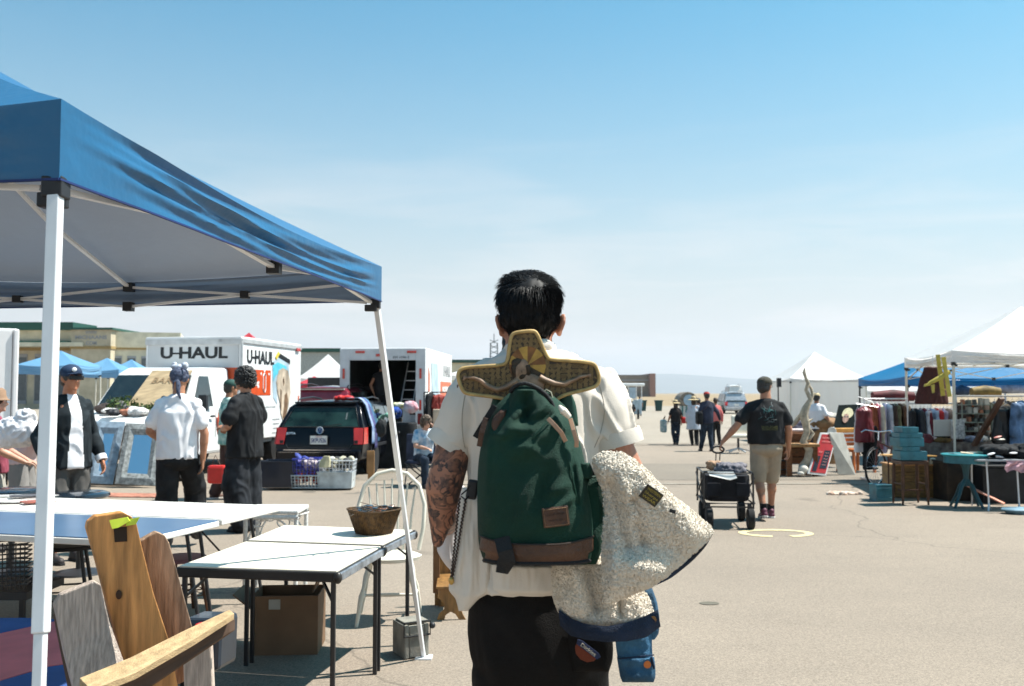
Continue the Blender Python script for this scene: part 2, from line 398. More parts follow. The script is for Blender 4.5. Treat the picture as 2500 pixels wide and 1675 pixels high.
# ----------------------------------------------------------------- common materials
M_white = mat('white_enamel', (.80, .80, .78), .35, var=.04, spec=.5)
M_cream = mat('cream_metal', (.66, .62, .52), .45, var=.06)
M_alu = mat('grey_aluminium', (.60, .60, .60), .38, .55, var=.08)
M_galv = mat('white_pole', (.72, .72, .72), .4, .1, var=.06)
M_blk = mat('black_metal', (.018, .018, .02), .42, var=.2, spec=.5)
M_plast = mat('black_plastic', (.022, .023, .026), .5, var=.2)
M_rub = mat('rubber', (.016, .016, .017), .85, var=.3)
M_glassd = mat('dark_glass', (.015, .022, .022), .06, var=.2, spec=.8, coat=.5)
M_chrome = mat('chrome', (.75, .75, .76), .15, 1, var=.03)
M_red = mat('red_paint', (.50, .025, .02), .35, var=.1)
M_redlens = mat('red_lens', (.55, .03, .02), .15, var=.1, coat=.8)
M_orange = mat('orange_paint', (.60, .075, .015), .4, var=.1)
M_ink = mat('black_print', (.012, .014, .016), .5, var=.05)
M_inkg = mat('grey_print', (.28, .29, .30), .6, var=.05)
M_wood = mat('oak_wood', (.38, .19, .065), .6, var=.25, vs=3, bump=.3, bs=30, stretch=(14, 1, 14))
M_woodd = mat('dark_wood', (.085, .035, .016), .5, var=.3, vs=5)
M_woodm = mat('pine_wood', (.42, .22, .085), .6, var=.22, vs=4, bump=.2, bs=40)
M_card = mat('cardboard', (.17, .10, .055), .85, var=.1, vs=5)
M_paper = mat('paper', (.74, .73, .69), .8, var=.04)
# ----------------------------------------------------------------- buildings far behind
def building(label, x0, x1, y, dep, h, wallm, stripes=(), ang=0, windows=None, roofm=None, tops=None):
    b = thing('commercial_building', label, 'building', (x0, y, 0), ang)
    W = x1-x0; part('wall', MB().box((W/2, dep/2, h/2), (W, dep, h)), wallm, b)
    if roofm: part('roof', MB().box((W/2, dep/2, h+.25), (W+.6, dep+.6, .5)), roofm, b)
    for z0, z1, m, pr in stripes: part('trim_band', MB().box((W/2, dep/2, (z0+z1)/2), (W+2*pr, dep+2*pr, z1-z0)), m, b)
    if windows:
        n, z0, z1, mw = windows
        for i in range(n):
            cx = W*(i+.5)/n; f = part('window', MB().box((cx, -.03, (z0+z1)/2), (W/n*.62, .12, z1-z0)), M_inkg, b)
            part('pane', MB().box((cx, -.1, (z0+z1)/2), (W/n*.54, .04, (z1-z0)*.86)), mw, f)
    return b
beige = mat('beige_stucco', (.50, .44, .32), .9, vs=1); beige2 = mat('pale_stucco', (.64, .60, .46), .9, vs=1)
green = mat('green_trim', (.012, .075, .055), .5); ochre = mat('ochre_band', (.34, .24, .10), .8); M_off = mat('off_white_wall', (.62, .60, .54), .85, vs=.5)
bwin = mat('far_window', (.10, .12, .13), .2)
D = 95.
def X(px, Y): return (px-1250)/F_PX*Y
def Z(py, Y): return CAM_H+(960-py)/F_PX*Y
tower = building('beige building corner tower lettered with a web address, green roof edge', X(172, D), X(269, D), D, 12, Z(803, D), beige,
    [(Z(852, D), Z(845, D), ochre, .08), (Z(805, D), Z(800, D), green, .25)])
wt = X(269, D)-X(172, D)
for i, (s, py, wd) in enumerate((('WWW', 812, .30), ('MICHAANS', 824, .80), ('.COM', 838, .30))):
    text(s, .5, tower, M_inkg, frame((wt/2, -.02, Z(py, D)), (1, 0, 0), (0, 0, 1)), width=wt*wd, bold=.02)
lo = building('long beige building with a dark green roof band, beside the lettered corner tower', X(-260, D+2), X(172, D+2), D+2, 5, Z(800, D+2), beige,
    [(Z(803, D), Z(783, D), green, .3), (Z(836, D), Z(830, D), green, .5), (Z(846, D), Z(836, D), beige2, 2.2), (Z(854, D), Z(846, D), ochre, .12)], windows=(9, .5, Z(862, D), bwin))
building('pale stucco building wing with small high windows, between the tower and the rental truck', X(269, D+1), X(430, D+1), D+1, 16, Z(808, D), beige2,
    [(Z(852, D), Z(847, D), ochre, .1)], ang=.3, windows=(5, 2.2, Z(868, D), bwin))
building('low grey flat roofed building seen between the two rental trucks', X(700, 120), X(850, 120), 120, 20, Z(860, 120), mat('grey_siding', (.36, .38, .37), .8), roofm=green, windows=(6, 1, 3, bwin))
building('low pale building with green roof edge beyond the open truck', X(1085, 150), X(1260, 150), 150, 20, Z(886, 150), beige2, roofm=green, windows=(8, 1.5, 3.4, bwin))
hg = building('wide brown hangar standing alone at the edge of the field', X(1440, 420), X(1583, 420), 420, 30, Z(918, 420), mat('brown_siding', (.27, .23, .19), .9, vs=.3),
    [(Z(930, 420), Z(927, 420), M_inkg, .3)], roofm=mat('grey_roof', (.26, .25, .24), .9))
part('end_wall', MB().box((X(1583, 420)-X(1440, 420)+1.2, 8, (Z(918, 420)+1)/2), (2.4, 26, Z(918, 420)+1)), mat('brick_end', (.34, .19, .15), .9), hg)
# lattice light mast
ms = thing('lattice_mast', 'thin steel lattice mast rising behind the bearded man with the backpack', 'mast', (X(1206, 180), 180, 0)); m_ = MB()
hM = Z(838, 180)
for a in (-.9, .9):
    for b_ in (-.9, .9): m_.beam((a, b_, 0), (a*.7, b_*.7, hM), .22)
for i in range(7):
    z = hM*(.45+i*.09); m_.beam((-.8, -.8, z), (.8, -.8, z+.7), .14); m_.beam((.8, -.8, z), (-.8, -.8, z+.7), .14)
part('lattice', m_, M_inkg, ms); part('antenna', MB().beam((0, 0, hM), (0, 0, hM+1.8), .16), M_inkg, ms)
part('platform', MB().box((0, 0, hM*.72), (4.2, 3, .4)), M_inkg, ms)
# ================================================================= CANOPIES
def bilerp(a, b, c, d, u, v): return (a*(1-u)+b*u)*(1-v)+(d*(1-u)+c*u)*v
def canopy(label, corners, z_eave, z_peak, val, cloth, legs_out=.35, legs=True, truss=True, seg=10, legm=None, grp='pop-up canopies over the stalls', nbox=.035, wr=.012, feet=None, walls=(), wallm=None, drop=0.):
    """corners: four (x, y) eave corners in order"""
    c = [V((x, y, z_eave)) for x, y in corners]; ctr = (c[0]+c[1]+c[2]+c[3])/4; ctr.z = z_peak
    t = thing('pop_up_canopy', label, 'canopy tent', (ctr.x, ctr.y, 0), 0, grp); legm = legm or M_cream
    for i in range(4):
        a, b = c[i], c[(i+1) % 4]; rows = []
        for j in range(seg+1):
            v = j/seg; row = []
            for k in range(seg+1):
                u = k/seg; p = (a.lerp(b, u)).lerp(ctr, v)
                p.z -= (z_peak-z_eave)*.10*sin(pi*v)*(1 - .6*abs(2*u-1)) + .055*sin(pi*u)*(1-v)**3
                row.append(p)
            rows.append(row)
        mb_ = MB().rings(rows, cap=False, wrap=False); mb_.orient = V((0, 0, 1))
        part('roof_panel', mb_, cloth, t, smooth=60, world=True)
        # hanging valance with tension wrinkles
        nu, nv = 60, 20; outw = (b-a).cross(V((0, 0, 1))).normalized()
        if outw.dot(a-V((ctr.x, ctr.y, a.z))) < 0: outw = -outw
        rows = []; L = (b-a).length
        for j in range(nv+1):
            v = j/nv; row = []
            for k in range(nu+1):
                u = k/nu; p = a.lerp(b, u); sag = .055*sin(pi*u)*(1-v)
                p.z -= sag + val*v
                e = min(1, 7*min(u, 1-u)); vv = v*(1-.28*sin(pi*u))      # creases fan out from both corners
                s_ = V((u*L*.30, vv*3.6 + u*L*.42, i*9.1)); s2 = V((u*L*.34, vv*4.2-u*L*.30+4, i*3.1))
                wv = (NZ.noise(s_*1.1)*1.5 + (1-abs(NZ.noise(s2*1.25))*3)*.5)*wr*2.6*e*(.35+.65*sin(pi*min(1, v*.8+.15)))
                p += outw*(wv+.004)*e; row.append(p)
            rows.append(row)
        mb_ = MB().rings(rows, cap=False, wrap=False)
        mb_.orient = outw
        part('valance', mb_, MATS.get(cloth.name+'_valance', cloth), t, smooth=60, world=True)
        hem = rows[-1]
        part('hem', MB().tube(hem, .004, 5), MATS['canopy_hem'] if 'canopy_hem' in MATS and cloth.name.startswith('blue') else cloth, t, world=True)
    if walls:
        for i in walls:
            a, b = c[i], c[(i+1) % 4]; rows = []
            for j in range(7):
                row = []
                for k in range(25):
                    u = k/24; p = a.lerp(b, u); p.z = (z_eave-val*.5)*(1-j/6); p += V((1, 1, 0))*.02*sin(u*40); row.append(p)
                rows.append(row)
            part('side_wall', MB().rings(rows, cap=False, wrap=False), wallm or cloth, t, smooth=60, world=True)
    if legs:
        for i, q in enumerate(c):
            d = (q-V((ctr.x, ctr.y, q.z))).normalized(); top = q-d*.035; top.z = z_eave-val+.015
            ft = V(feet[i]) if feet and feet[i] else V((q.x+d.x*legs_out, q.y+d.y*legs_out, 0))
            mid = top.lerp(ft, .48)
            lg = part('leg', MB().beam(top, mid, nbox), legm, t, world=True, bevel=.003)
            part('inner_leg', MB().beam(mid, ft, nbox*.74), legm, lg, world=True, bevel=.002)
            part('foot_plate', MB().box(ft+V((0, 0, .006)), (.1, .1, .012)), legm, lg, world=True)
            part('corner_bracket', MB().box(top-V((0, 0, .03)), (nbox*1.7, nbox*1.7, .05)).box(top-d*.03-V((0, 0, .055)), (nbox*2.2, nbox*1.2, .035)), M_plast, lg, world=True, bevel=.004)
    if truss:
        zt, zb = z_eave-.09, z_eave-val-.01-drop
        for i in range(4):
            a, b = c[i].lerp(ctr, .03), c[(i+1) % 4].lerp(ctr, .03); m_ = MB()
            pts = lambda u, z: V((a.x+(b.x-a.x)*u, a.y+(b.y-a.y)*u, z))
            for u0, u1 in ((0.01, .5), (.5, .99)):
                m_.beam(pts(u0, zt), pts(u1, zb), .022, .013); m_.beam(pts(u0, zb)+V((0, 0, 0)), pts(u1, zt), .022, .013)
                part('truss_joint', MB().box(pts((u0+u1)/2, (zt+zb)/2), (.045, .045, .04)), M_plast, t, world=True)
            for z_ in (zt, zb): part('truss_joint', MB().box(pts(.5, z_), (.05, .05, .05)), M_plast, t, world=True)
            part('truss_bars', m_, legm, t, world=True)
            md = pts(.5, zt); hub = V((ctr.x, ctr.y, z_peak-.32)); kn = md.lerp(hub, .5); kn.z -= .05
            s2 = MB().beam(md, kn, .022, .013).beam(kn, hub, .022, .013); part('roof_strut', s2, legm, t, world=True)
            part('strut_joint', MB().box(kn, (.05, .05, .05)), M_plast, t, world=True)
        part('peak_pole', MB().cyl((ctr.x, ctr.y, z_peak-.42), (ctr.x, ctr.y, z_peak-.01), .018), legm, t, world=True)
    return t
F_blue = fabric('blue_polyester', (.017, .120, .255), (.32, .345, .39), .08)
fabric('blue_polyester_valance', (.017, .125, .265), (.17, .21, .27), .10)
F_blue2 = fabric('blue_awning', (.004, .19, .42), (.05, .22, .5), .35)
F_sky = fabric('light_blue_awning', (.17, .38, .60), (.3, .45, .6), .3)
F_white = fabric('white_awning', (.80, .80, .80), (.78, .76, .72), .4)
F_pink = fabric('red_awning', (.62, .06, .08), (.5, .06, .06), .3)
MATS['canopy_hem'] = mat('hem_blue', (.012, .03, .13), .6)
A = P(150, 232, 2.17); B = P(932, 655, 5.1); e1 = V((-.985, .17, 0))*2.95
zE = (A.z+B.z)/2
pt0 = P(128, 430, 2.2); pt1 = P(90, 1675, 1.98); ft0 = pt0.lerp(pt1, pt0.z/(pt0.z-pt1.z))
q0 = P(930, 750, 5.08); ft1 = G(1035, 1608)
cs = [(A.x, A.y), (B.x, B.y), (B.x+e1.x, B.y+e1.y), (A.x+e1.x, A.y+e1.y)]
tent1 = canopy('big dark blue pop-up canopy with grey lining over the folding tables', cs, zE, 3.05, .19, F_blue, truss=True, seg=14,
    legm=M_galv, nbox=.029, wr=.0075, feet=[tuple(ft0), tuple(ft1), None, None])
part('paper_tag', MB().box(P(906, 688, 5.045), (.045, .006, .06)), M_paper, tent1, world=True)
part('leg_hole', MB().cyl(P(967, 1010, 5.28)-V((0, .03, 0)), P(967, 1010, 5.28), .006).cyl(P(974, 1055, 5.33)-V((0, .03, 0)), P(974, 1055, 5.33), .006), M_plast, tent1, world=True)
def rect(x, y, w, d, a): 
    ca, sa = cos(a), sin(a); return [(x+ca*u-sa*v, y+sa*u+ca*v) for u, v in ((0, 0), (w, 0), (w, d), (0, d))]
# white canopy at the clothes stall
nc = (X(2325, 14.5), 14.5); canopy('tall white pop-up canopy over the clothes racks, nearest the lane', rect(nc[0], nc[1], 3.05, 3.05, -.17), 2.26, 3.05, .19, F_white, legs_out=.0, seg=10, wr=.02, drop=.20)
canopy('bright blue canopy between the white tents, behind the rack of clothes', rect(X(2213, 21.0), 21.0, 3.6, 3.4, -.05), 1.98, 2.85, .20, F_blue2, legs_out=.0, truss=False, wr=.01, legm=M_plast)
canopy('wide blue canopy behind the tall white clothes tent', rect(X(2213, 21.0)+3.65, 20.8, 3.6, 3.4, -.05), 1.94, 2.55, .24, F_blue2, legs_out=.0, truss=False, wr=.01, legm=M_galv)
canopy('white peaked tent with closed side walls beyond the red sandwich board', rect(X(1928, 30), 30, 2.45, 2.6, 0), 2.08, 2.97, .12, F_white, legs_out=.0, truss=False, walls=(0, 1, 3), wr=.01)
for lab, px, Y, w_, zE_, zP_ in (('low white canopy with sagging roof behind the black skull poster', 2030, 46, 4.2, 1.55, 2.15), ('small white canopy beyond the peaked tent, next to the blue awning', 2090, 43, 3.4, 1.75, 2.25)):
    canopy(lab, rect(X(px, Y), Y, w_, 3.2, 0), zE_, zP_, .2, F_white, legs_out=0, truss=False, seg=6, wr=.01, walls=(0,))
# left distance
for lab, px0, px1, Y, ye, yp, F_ in (('blue canopy behind the capped man, partly hidden by the tent pole', 40, 185, 30, 890, 853, F_sky), ('light blue canopy peak left of the rental truck cab', 190, 290, 36, 902, 872, F_sky),
        ('pale blue canopy peak right behind the truck windshield', 262, 345, 39, 905, 876, F_sky), ('white canopy with sagging roof between the two rental trucks', 728, 850, 36, 922, 862, F_white),
        ('red canopy peak poking above the first rental truck', 548, 640, 44, 850, 809, F_pink), ('red cloth canopy under the white one between the trucks', 730, 792, 33, 934, 918, F_pink), ('white canopy far beyond the open truck', 1085, 1180, 60, 915, 900, F_white)):
    w_ = X(px1, Y)-X(px0, Y); canopy(lab, rect(X(px0, Y), Y, w_, w_, 0), Z(ye, Y), Z(yp, Y), .3, F_, legs_out=0, truss=False, seg=6, wr=.01)
# ================================================================= VEHICLES
M_twhite = mat('truck_white', (.74, .74, .73), .38, var=.05, vs=1.5, coat=.2)
M_tgrey = mat('truck_trim', (.50, .51, .51), .4, .3, var=.1)
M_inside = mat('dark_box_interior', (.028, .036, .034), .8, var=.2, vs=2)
M_cyan = mat('print_cyan', (.10, .48, .62), .5); M_sand = mat('print_sand', (.58, .47, .36), .5, var=.3, vs=3); M_brown = mat('print_brown', (.20, .12, .07), .5, var=.3, vs=5)
M_yel = mat('print_yellow', (.68, .52, .06), .5); M_pale = mat('print_pale_blue', (.42, .54, .62), .5, var=.15, vs=3)
def wheel(parent, c, r, w_=.2, side=1, dark=False, name='wheel'):
    w0 = part(name, MB().lathe([(r*.62, -w_/2), (r*.95, -w_/2), (r, -w_*.3), (r, w_*.3), (r*.95, w_/2), (r*.62, w_/2)], n=28, axis='x'), M_rub, parent, smooth=40)
    w0.location = c
    rim = MB().lathe([(.02, side*w_*.28), (r*.16, side*w_*.34), (r*.2, side*w_*.18), (r*.5, side*w_*.22), (r*.62, side*w_*.5), (r*.64, -side*w_*.3)], n=24, axis='x')
    rm = part('rim', rim, M_alu if not dark else M_tgrey, w0, smooth=40)
    sp = MB()
    for k in range(8):
        a = 2*pi*k/8; sp.cyl((side*w_*.20, cos(a)*r*.38, sin(a)*r*.38), (side*w_*.30, cos(a)*r*.38, sin(a)*r*.38), r*.075, n=8)
    part('rim_hole', sp, M_blk, w0); return w0
def uhaul(parent, m, M, width, h):
    """the linked block lettering"""
    text('U HAUL', h*1.42, parent, m, M, bold=h*.055, width=width)
    k = MB().box((0, 0, 0), (width*.145, h*.16, .004)).box((width*.0, 0, 0), (width*.15, h*.15, .004))
    b = part('lettering_link', k, m, parent); b.data.transform(M @ Matrix.Translation((-width*.245, -h*.0, 0)))
# ---- truck 1: local x = truck's left..right as seen, local y = away (rear of the box), origin under the box front right corner
def box_shell(parent, W, L, z0, z1, m=M_twhite, open_rear=False, rear_at_front=False):
    th = .05
    part('side_panel', MB().box((-.025, L/2, (z0+z1)/2), (th, L, z1-z0)), m, parent, bevel=.01)
    part('side_panel', MB().box((-W+.025, L/2, (z0+z1)/2), (th, L, z1-z0)), m, parent, bevel=.01)
    part('box_roof', MB().box((-W/2, L/2, z1+.012), (W+.01, L+.01, .05)), m, parent, bevel=.012)
    part('box_floor', MB().box((-W/2, L/2, z0-.04), (W-.11, L-.02, .10)), M_tgrey, parent)
# truck 1 ------------------------------------------------------------
Y1 = 19.5; org = V((X(588, Y1), Y1, 0)); rz1 = -math.atan2(X(735, 22.8)-X(588, Y1), 22.8-Y1)
t1 = thing('rental_truck', 'white and orange rental box truck facing the lane, its cab hood piled with plants', 'truck', org, rz1)
W, L, z0, z1 = 2.12, 3.32, .62, 2.74
box_shell(t1, W, L, z0, z1)
part('box_front', MB().box((-W/2, .025, (z0+z1)/2), (W-.11, .05, z1-z0)), mat('truck_front_shaded_white', (.56, .57, .57), .45, var=.05, vs=2), t1)  # truck white darkened in colour for the shade on the front
part('box_rear', MB().box((-W/2, L-.03, (z0+z1)/2), (W-.11, .05, z1-z0)), M_twhite, t1)
part('roof_rail', MB().box((-W/2, -.012, z1-.07), (W+.02, .03, .13)).box((.012, L/2, z1-.05), (.03, L, .10)).box((.014, .02, (z0+z1)/2), (.03, .06, z1-z0-.14)), M_tgrey, t1, bevel=.01)
part('marker_light', MB().box((.03, L-.25, z1-.10), (.03, .22, .07)), M_redlens, t1)
part('reflector', MB().box((.003, L-.14, 1.33), (.012, .06, .42)), M_orange, t1)
F1 = frame((-1.05, -.004, 2.43), (1, 0, 0), (0, 0, 1)); uhaul(t1, M_ink, F1, 1.50, .225)
F2 = frame((.006, .98, 2.36), (0, 1, 0), (0, 0, 1)); uhaul(t1, M_ink, F2, 1.42, .27)
part('orange_band', MB().box((.003, .77, 1.83), (.006, 1.5, .55)), M_orange, t1)
part('orange_panel', MB().box((-.42, -.003, 1.95), (.80, .006, .36)), M_orange, t1)
F3 = frame((.010, .88, 1.78), (0, 1, 0), (0, 0, 1)); text('TRUCKS 4 U', .14, t1, M_white, F3 @ Matrix.Translation((-.25, 0, 0)), width=.6) if False else None
text('moving', .19, t1, M_white, frame((.010, .62, 1.82), (0, 1, 0), (0, 0, 1)), bold=.006)
# the outlined tie clip drawing at the end of the band
pts = [(1.18, 1.62), (1.10, 1.70), (1.10, 1.98), (1.16, 2.04), (1.24, 2.0), (1.24, 1.70), (1.2, 1.62)]
part('band_drawing', MB().tube([(.012, a, b) for a, b in pts], .012, 5, closed=True).ell((.012, 1.17, 2.09), (.006, .04, .04)), M_white, t1)
part('band_dot', MB().ell((.008, .72, 2.03), (.005, .03, .03)).ell((.008, 1.0, 2.02), (.005, .03, .03)).ell((.008, 1.42, 2.02), (.005, .03, .03)).ell((-.35, -.008, 2.02), (.03, .005, .03)), M_white, t1)
def decal(parent, name, pts, m, x=.004, t=.003): return part(name, MB().prism([(x, a, b) for a, b in pts], (t, 0, 0)), m, parent)
decal(t1, 'printed_picture', [(1.6, 2.30), (2.0, 2.42), (2.55, 2.28), (2.6, 1.95), (2.2, 1.9), (1.85, 1.75), (1.9, 1.35), (1.68, 1.5), (1.62, 1.9)], M_pale)
decal(t1, 'printed_picture', [(1.62, 2.22), (1.9, 2.30), (2.4, 2.22), (2.42, 2.12), (2.1, 2.08), (1.8, 2.0), (1.66, 1.86)], M_cyan, .008)
sp = []
for a, b in [(1.95, 2.12), (2.2, 2.18), (2.5, 2.12), (2.62, 1.9), (2.66, 1.6), (2.55, 1.3), (2.40, 1.02), (2.25, .95), (2.1, 1.15), (2.05, 1.4), (1.92, 1.6), (1.82, 1.85)]: sp.append((a, b))
decal(t1, 'printed_animal', sp, M_sand, .012)
decal(t1, 'printed_shade', [(2.18, 1.9), (2.24, 1.98), (2.28, 1.85), (2.22, 1.76)], M_brown, .016)
decal(t1, 'printed_shade', [(2.3, 1.55), (2.42, 1.62), (2.5, 1.45), (2.45, 1.2), (2.3, .98), (2.2, 1.05), (2.28, 1.3)], M_brown, .016)
decal(t1, 'printed_shade', [(2.05, 1.7), (2.12, 1.66), (2.12, 1.2), (2.06, 1.3)], M_brown, .016)
decal(t1, 'printed_strip', [(1.95, 2.52), (2.62, 2.38), (2.62, 2.28), (1.95, 2.41)], M_ink, .010)
decal(t1, 'printed_badge', [(1.75, 2.42), (1.92, 2.55), (2.0, 2.50), (1.82, 2.35)], M_yel, .014)
for k in range(5): text('moving made easier', .045, t1, M_inkg, frame((.008, .95+.9, 1.02-.1*k), (0, 1, 0), (0, 0, 1)), width=.42-.05*(k % 3), name='small_print')
text('every item packed and loaded', .05, t1, M_inkg, frame((.008, 1.35, 1.30), (0, 1, 0), (0, 0, 1)), width=.9, name='small_print')
# cab: side profile in (y, z), forward is -y
prof = [(-.02, .42), (-2.95, .42), (-3.02, .70), (-2.98, 1.02), (-2.80, 1.16), (-2.05, 1.28), (-1.42, 2.00), (-1.15, 2.10), (-.02, 2.12)]
cabW = 1.92; xs = (-2.01, -.10)
def cab_ring(y, z):
    top = max(0, (z-1.25)/.85); ins = .16*top; return [(xs[0]+ins, y, z), (xs[1]-ins, y, z)]
mb = MB(); n = len(prof); vs = []
for y, z in prof: vs += cab_ring(y, z)
fs = [tuple(2*i for i in range(n)), tuple(2*i+1 for i in reversed(range(n)))] + [(2*i, 2*((i+1) % n), 2*((i+1) % n)+1, 2*i+1) for i in range(n)]
mb.add(vs, fs); cab = part('cab', mb, M_twhite, t1, bevel=.06)
part('windshield', MB().prism([(xs[0]+.10, -2.02, 1.325), (xs[1]-.10, -2.02, 1.325), (xs[1]-.2, -1.50, 1.93), (xs[0]+.2, -1.50, 1.93)], (0, -.022, .02)), M_glassd, cab)
part('side_window', MB().prism([(xs[1]+.004, -1.80, 1.34), (xs[1]+.004, -1.02, 1.34), (xs[1]-.115, -1.02, 1.93), (xs[1]-.115, -1.38, 1.93)], (.008, 0, .002)), M_glassd, cab)
part('door_seam', MB().tube([(xs[1]+.006, -1.95, .75), (xs[1]+.006, -1.95, 1.30)], .008, 5).tube([(xs[1]+.006, -.90, .75), (xs[1]+.006, -.90, 1.30)], .008, 5), M_tgrey, cab)
part('door_handle', MB().box((xs[1]+.02, -1.05, 1.15), (.03, .16, .04)), M_plast, cab, bevel=.005)
part('orange_door_panel', MB().prism([(xs[1]+.003, -.80, .8), (xs[1]+.003, -.08, .8), (xs[1]+.003, -.08, 1.22), (xs[1]+.003, -.80, 1.22)], (.004, 0, 0)), M_orange, cab)
part('mirror', MB().beam((xs[1], -1.85, 1.45), (xs[1]+.20, -1.92, 1.5), .03).box((xs[1]+.26, -1.93, 1.42), (.16, .09, .30)), M_plast, cab, bevel=.02)
part('grille', MB().box((-1.05, -3.02, .88), (1.62, .06, .30)), M_plast, cab, bevel=.01)
for x in (-1.80, -.32): part('headlight', MB().box((x, -3.05, .86), (.24, .04, .18)), mat('lamp_glass', (.6, .62, .62), .1, coat=.5), cab, bevel=.01)
part('bumper', MB().box((-1.05, -3.08, .56), (2.0, .16, .22)), M_tgrey, cab, bevel=.03)
part('wheel_arch', MB().lathe([(.43, -.02), (.50, -.02), (.50, .02), (.43, .02)], (xs[1]+.0, -2.25, .42), n=28, axis='x'), mat('truck_arch', (.40, .06, .02), .5), cab)
part('wheel_well', MB().lathe([(.0, -.3), (.43, -.3), (.43, .012), (.0, .012)], (xs[1]-.0, -2.25, .42), n=28, axis='x'), M_blk, cab)
wheel(t1, (xs[1]+.0, -2.25, .37), .37, .22); wheel(t1, (xs[0]+.1, -2.25, .37), .37, .22, -1)
wheel(t1, (-.16, L*.62, .37), .37, .24); wheel(t1, (-W+.16, L*.62, .37), .37, .24, -1)
part('under_frame', MB().box((-W/2, .3, .5), (1.2, 5.6, .16)), M_blk, t1)
text('5R', .08, t1, M_inkg, frame((-.45, -.03, 2.69), (1, 0, 0), (0, 0, 1)), name='small_print')
# truck 2 ------------------------------------------------------------
Y2 = 24.0; org = V((X(1039, Y2), Y2, 0)); rz2 = -math.atan2(X(1103, 29)-X(1039, Y2), 29-Y2)
t2 = thing('rental_truck', 'rental box truck with its rear door open and dark cargo space inside', 'truck', org, rz2)
W, L, z0, z1 = 2.2, 5.0, .78, 2.72
box_shell(t2, W, L, z0, z1)
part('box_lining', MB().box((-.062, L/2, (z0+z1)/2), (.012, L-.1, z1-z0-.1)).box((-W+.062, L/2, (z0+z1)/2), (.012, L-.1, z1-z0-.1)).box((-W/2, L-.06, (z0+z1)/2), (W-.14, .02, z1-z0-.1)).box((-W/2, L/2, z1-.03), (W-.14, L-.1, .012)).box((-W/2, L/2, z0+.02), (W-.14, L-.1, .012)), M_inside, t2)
fr = MB().box((-.12, -.02, (z0+z1)/2), (.25, .07, z1-z0+.03)).box((-W+.12, -.02, (z0+z1)/2), (.25, .07, z1-z0+.03)).box((-W/2, -.02, z1-.13), (W-.49, .068, .30))
part('rear_frame', fr, mat('truck_frame_white', (.60, .61, .62), .4, var=.06), t2, bevel=.008)
for x, z, sx_, sz_ in ((-.35, z1-.07, .24, .06), (-W+.52, z1-.07, .24, .06), (-1.22, z1-.15, .10, .07), (-W+.10, 2.1, .06, .26), (-.12, 2.1, .06, .26), (-.12, 1.3, .05, .26), (-W+.10, 1.3, .05, .26)):
    part('marker_light', MB().box((x, -.066, z), (sx_, .025, sz_)), M_redlens, t2, bevel=.006)
part('tail_light', MB().box((-.13, -.07, .95), (.12, .03, .28)), mat('dull_red_lens', (.16, .02, .02), .2), t2, bevel=.02)
part('tail_light', MB().box((-W+.13, -.07, .95), (.12, .03, .28)), MATS['dull_red_lens'], t2, bevel=.02)
text('EM 1096 E', .09, t2, M_ink, frame((-.62, -.057, z1-.21), (1, 0, 0), (0, 0, 1)), width=.42, name='fleet_number')
part('rear_bumper', MB().box((-W/2, -.16, .58), (2.0, .22, .16)), M_tgrey, t2, bevel=.02)
part('wall_shelf_rail', MB().box((-W+.10, 2.2, 1.75), (.06, 4, .10)).box((-.10, 2.2, 1.85), (.06, 4, .14)).box((-.10, 2.2, 1.2), (.06, 4, .06)), mat('grey_rail', (.11, .12, .12), .7), t2)
part('interior_lamp', MB().box((-.4, 1.4, z1-.06), (.5, .12, .05)), mat('lamp_strip', (.7, .62, .35), .4), t2)
uhaul(t2, M_inkg, frame((.006, 3.9, 2.22), (0, 1, 0), (0, 0, 1)), 1.5, .30)
part('orange_band', MB().box((.004, 3.7, 1.58), (.006, 2.2, .70)), mat('faded_orange', (.62, .16, .08), .5, var=.15), t2)
text('MOVING', .22, t2, M_white, frame((.012, 3.7, 1.70), (0, 1, 0), (0, 0, 1)), bold=.01, width=1.5)
text('TRUCK RENTAL', .16, t2, M_white, frame((.012, 3.7, 1.42), (0, 1, 0), (0, 0, 1)), bold=.006, width=1.6)
decal(t2, 'printed_picture', [(.9, 2.4), (2.0, 2.4), (2.3, 1.6), (1.9, 1.0), (1.2, 1.1)], M_pale, .008); decal(t2, 'printed_stripe', [(.42, 2.3), (.65, 2.1), (.65, 1.0), (.42, 1.0)], mat('faded_orange', (0, 0, 0)), .008)
decal(t2, 'printed_sticker', [(3.5, .98), (3.9, .98), (3.9, .80), (3.5, .80)], mat('green_sticker', (.18, .42, .2), .5), .008)
cb = part('cab', MB().box((-W/2, L+1.1, 1.15), (2.0, 2.1, 1.5)), M_twhite, t2, bevel=.15)
for yy, sd_, xx in ((.9, 1, -.18), (.9, -1, -W+.18), (L+1.2, 1, -.2), (L+1.2, -1, -W+.2)): wheel(t2, (xx, yy, .40), .40, .24, sd_)
part('under_frame', MB().box((-W/2, 3, .55), (1.2, 6.6, .16)), M_blk, t2)
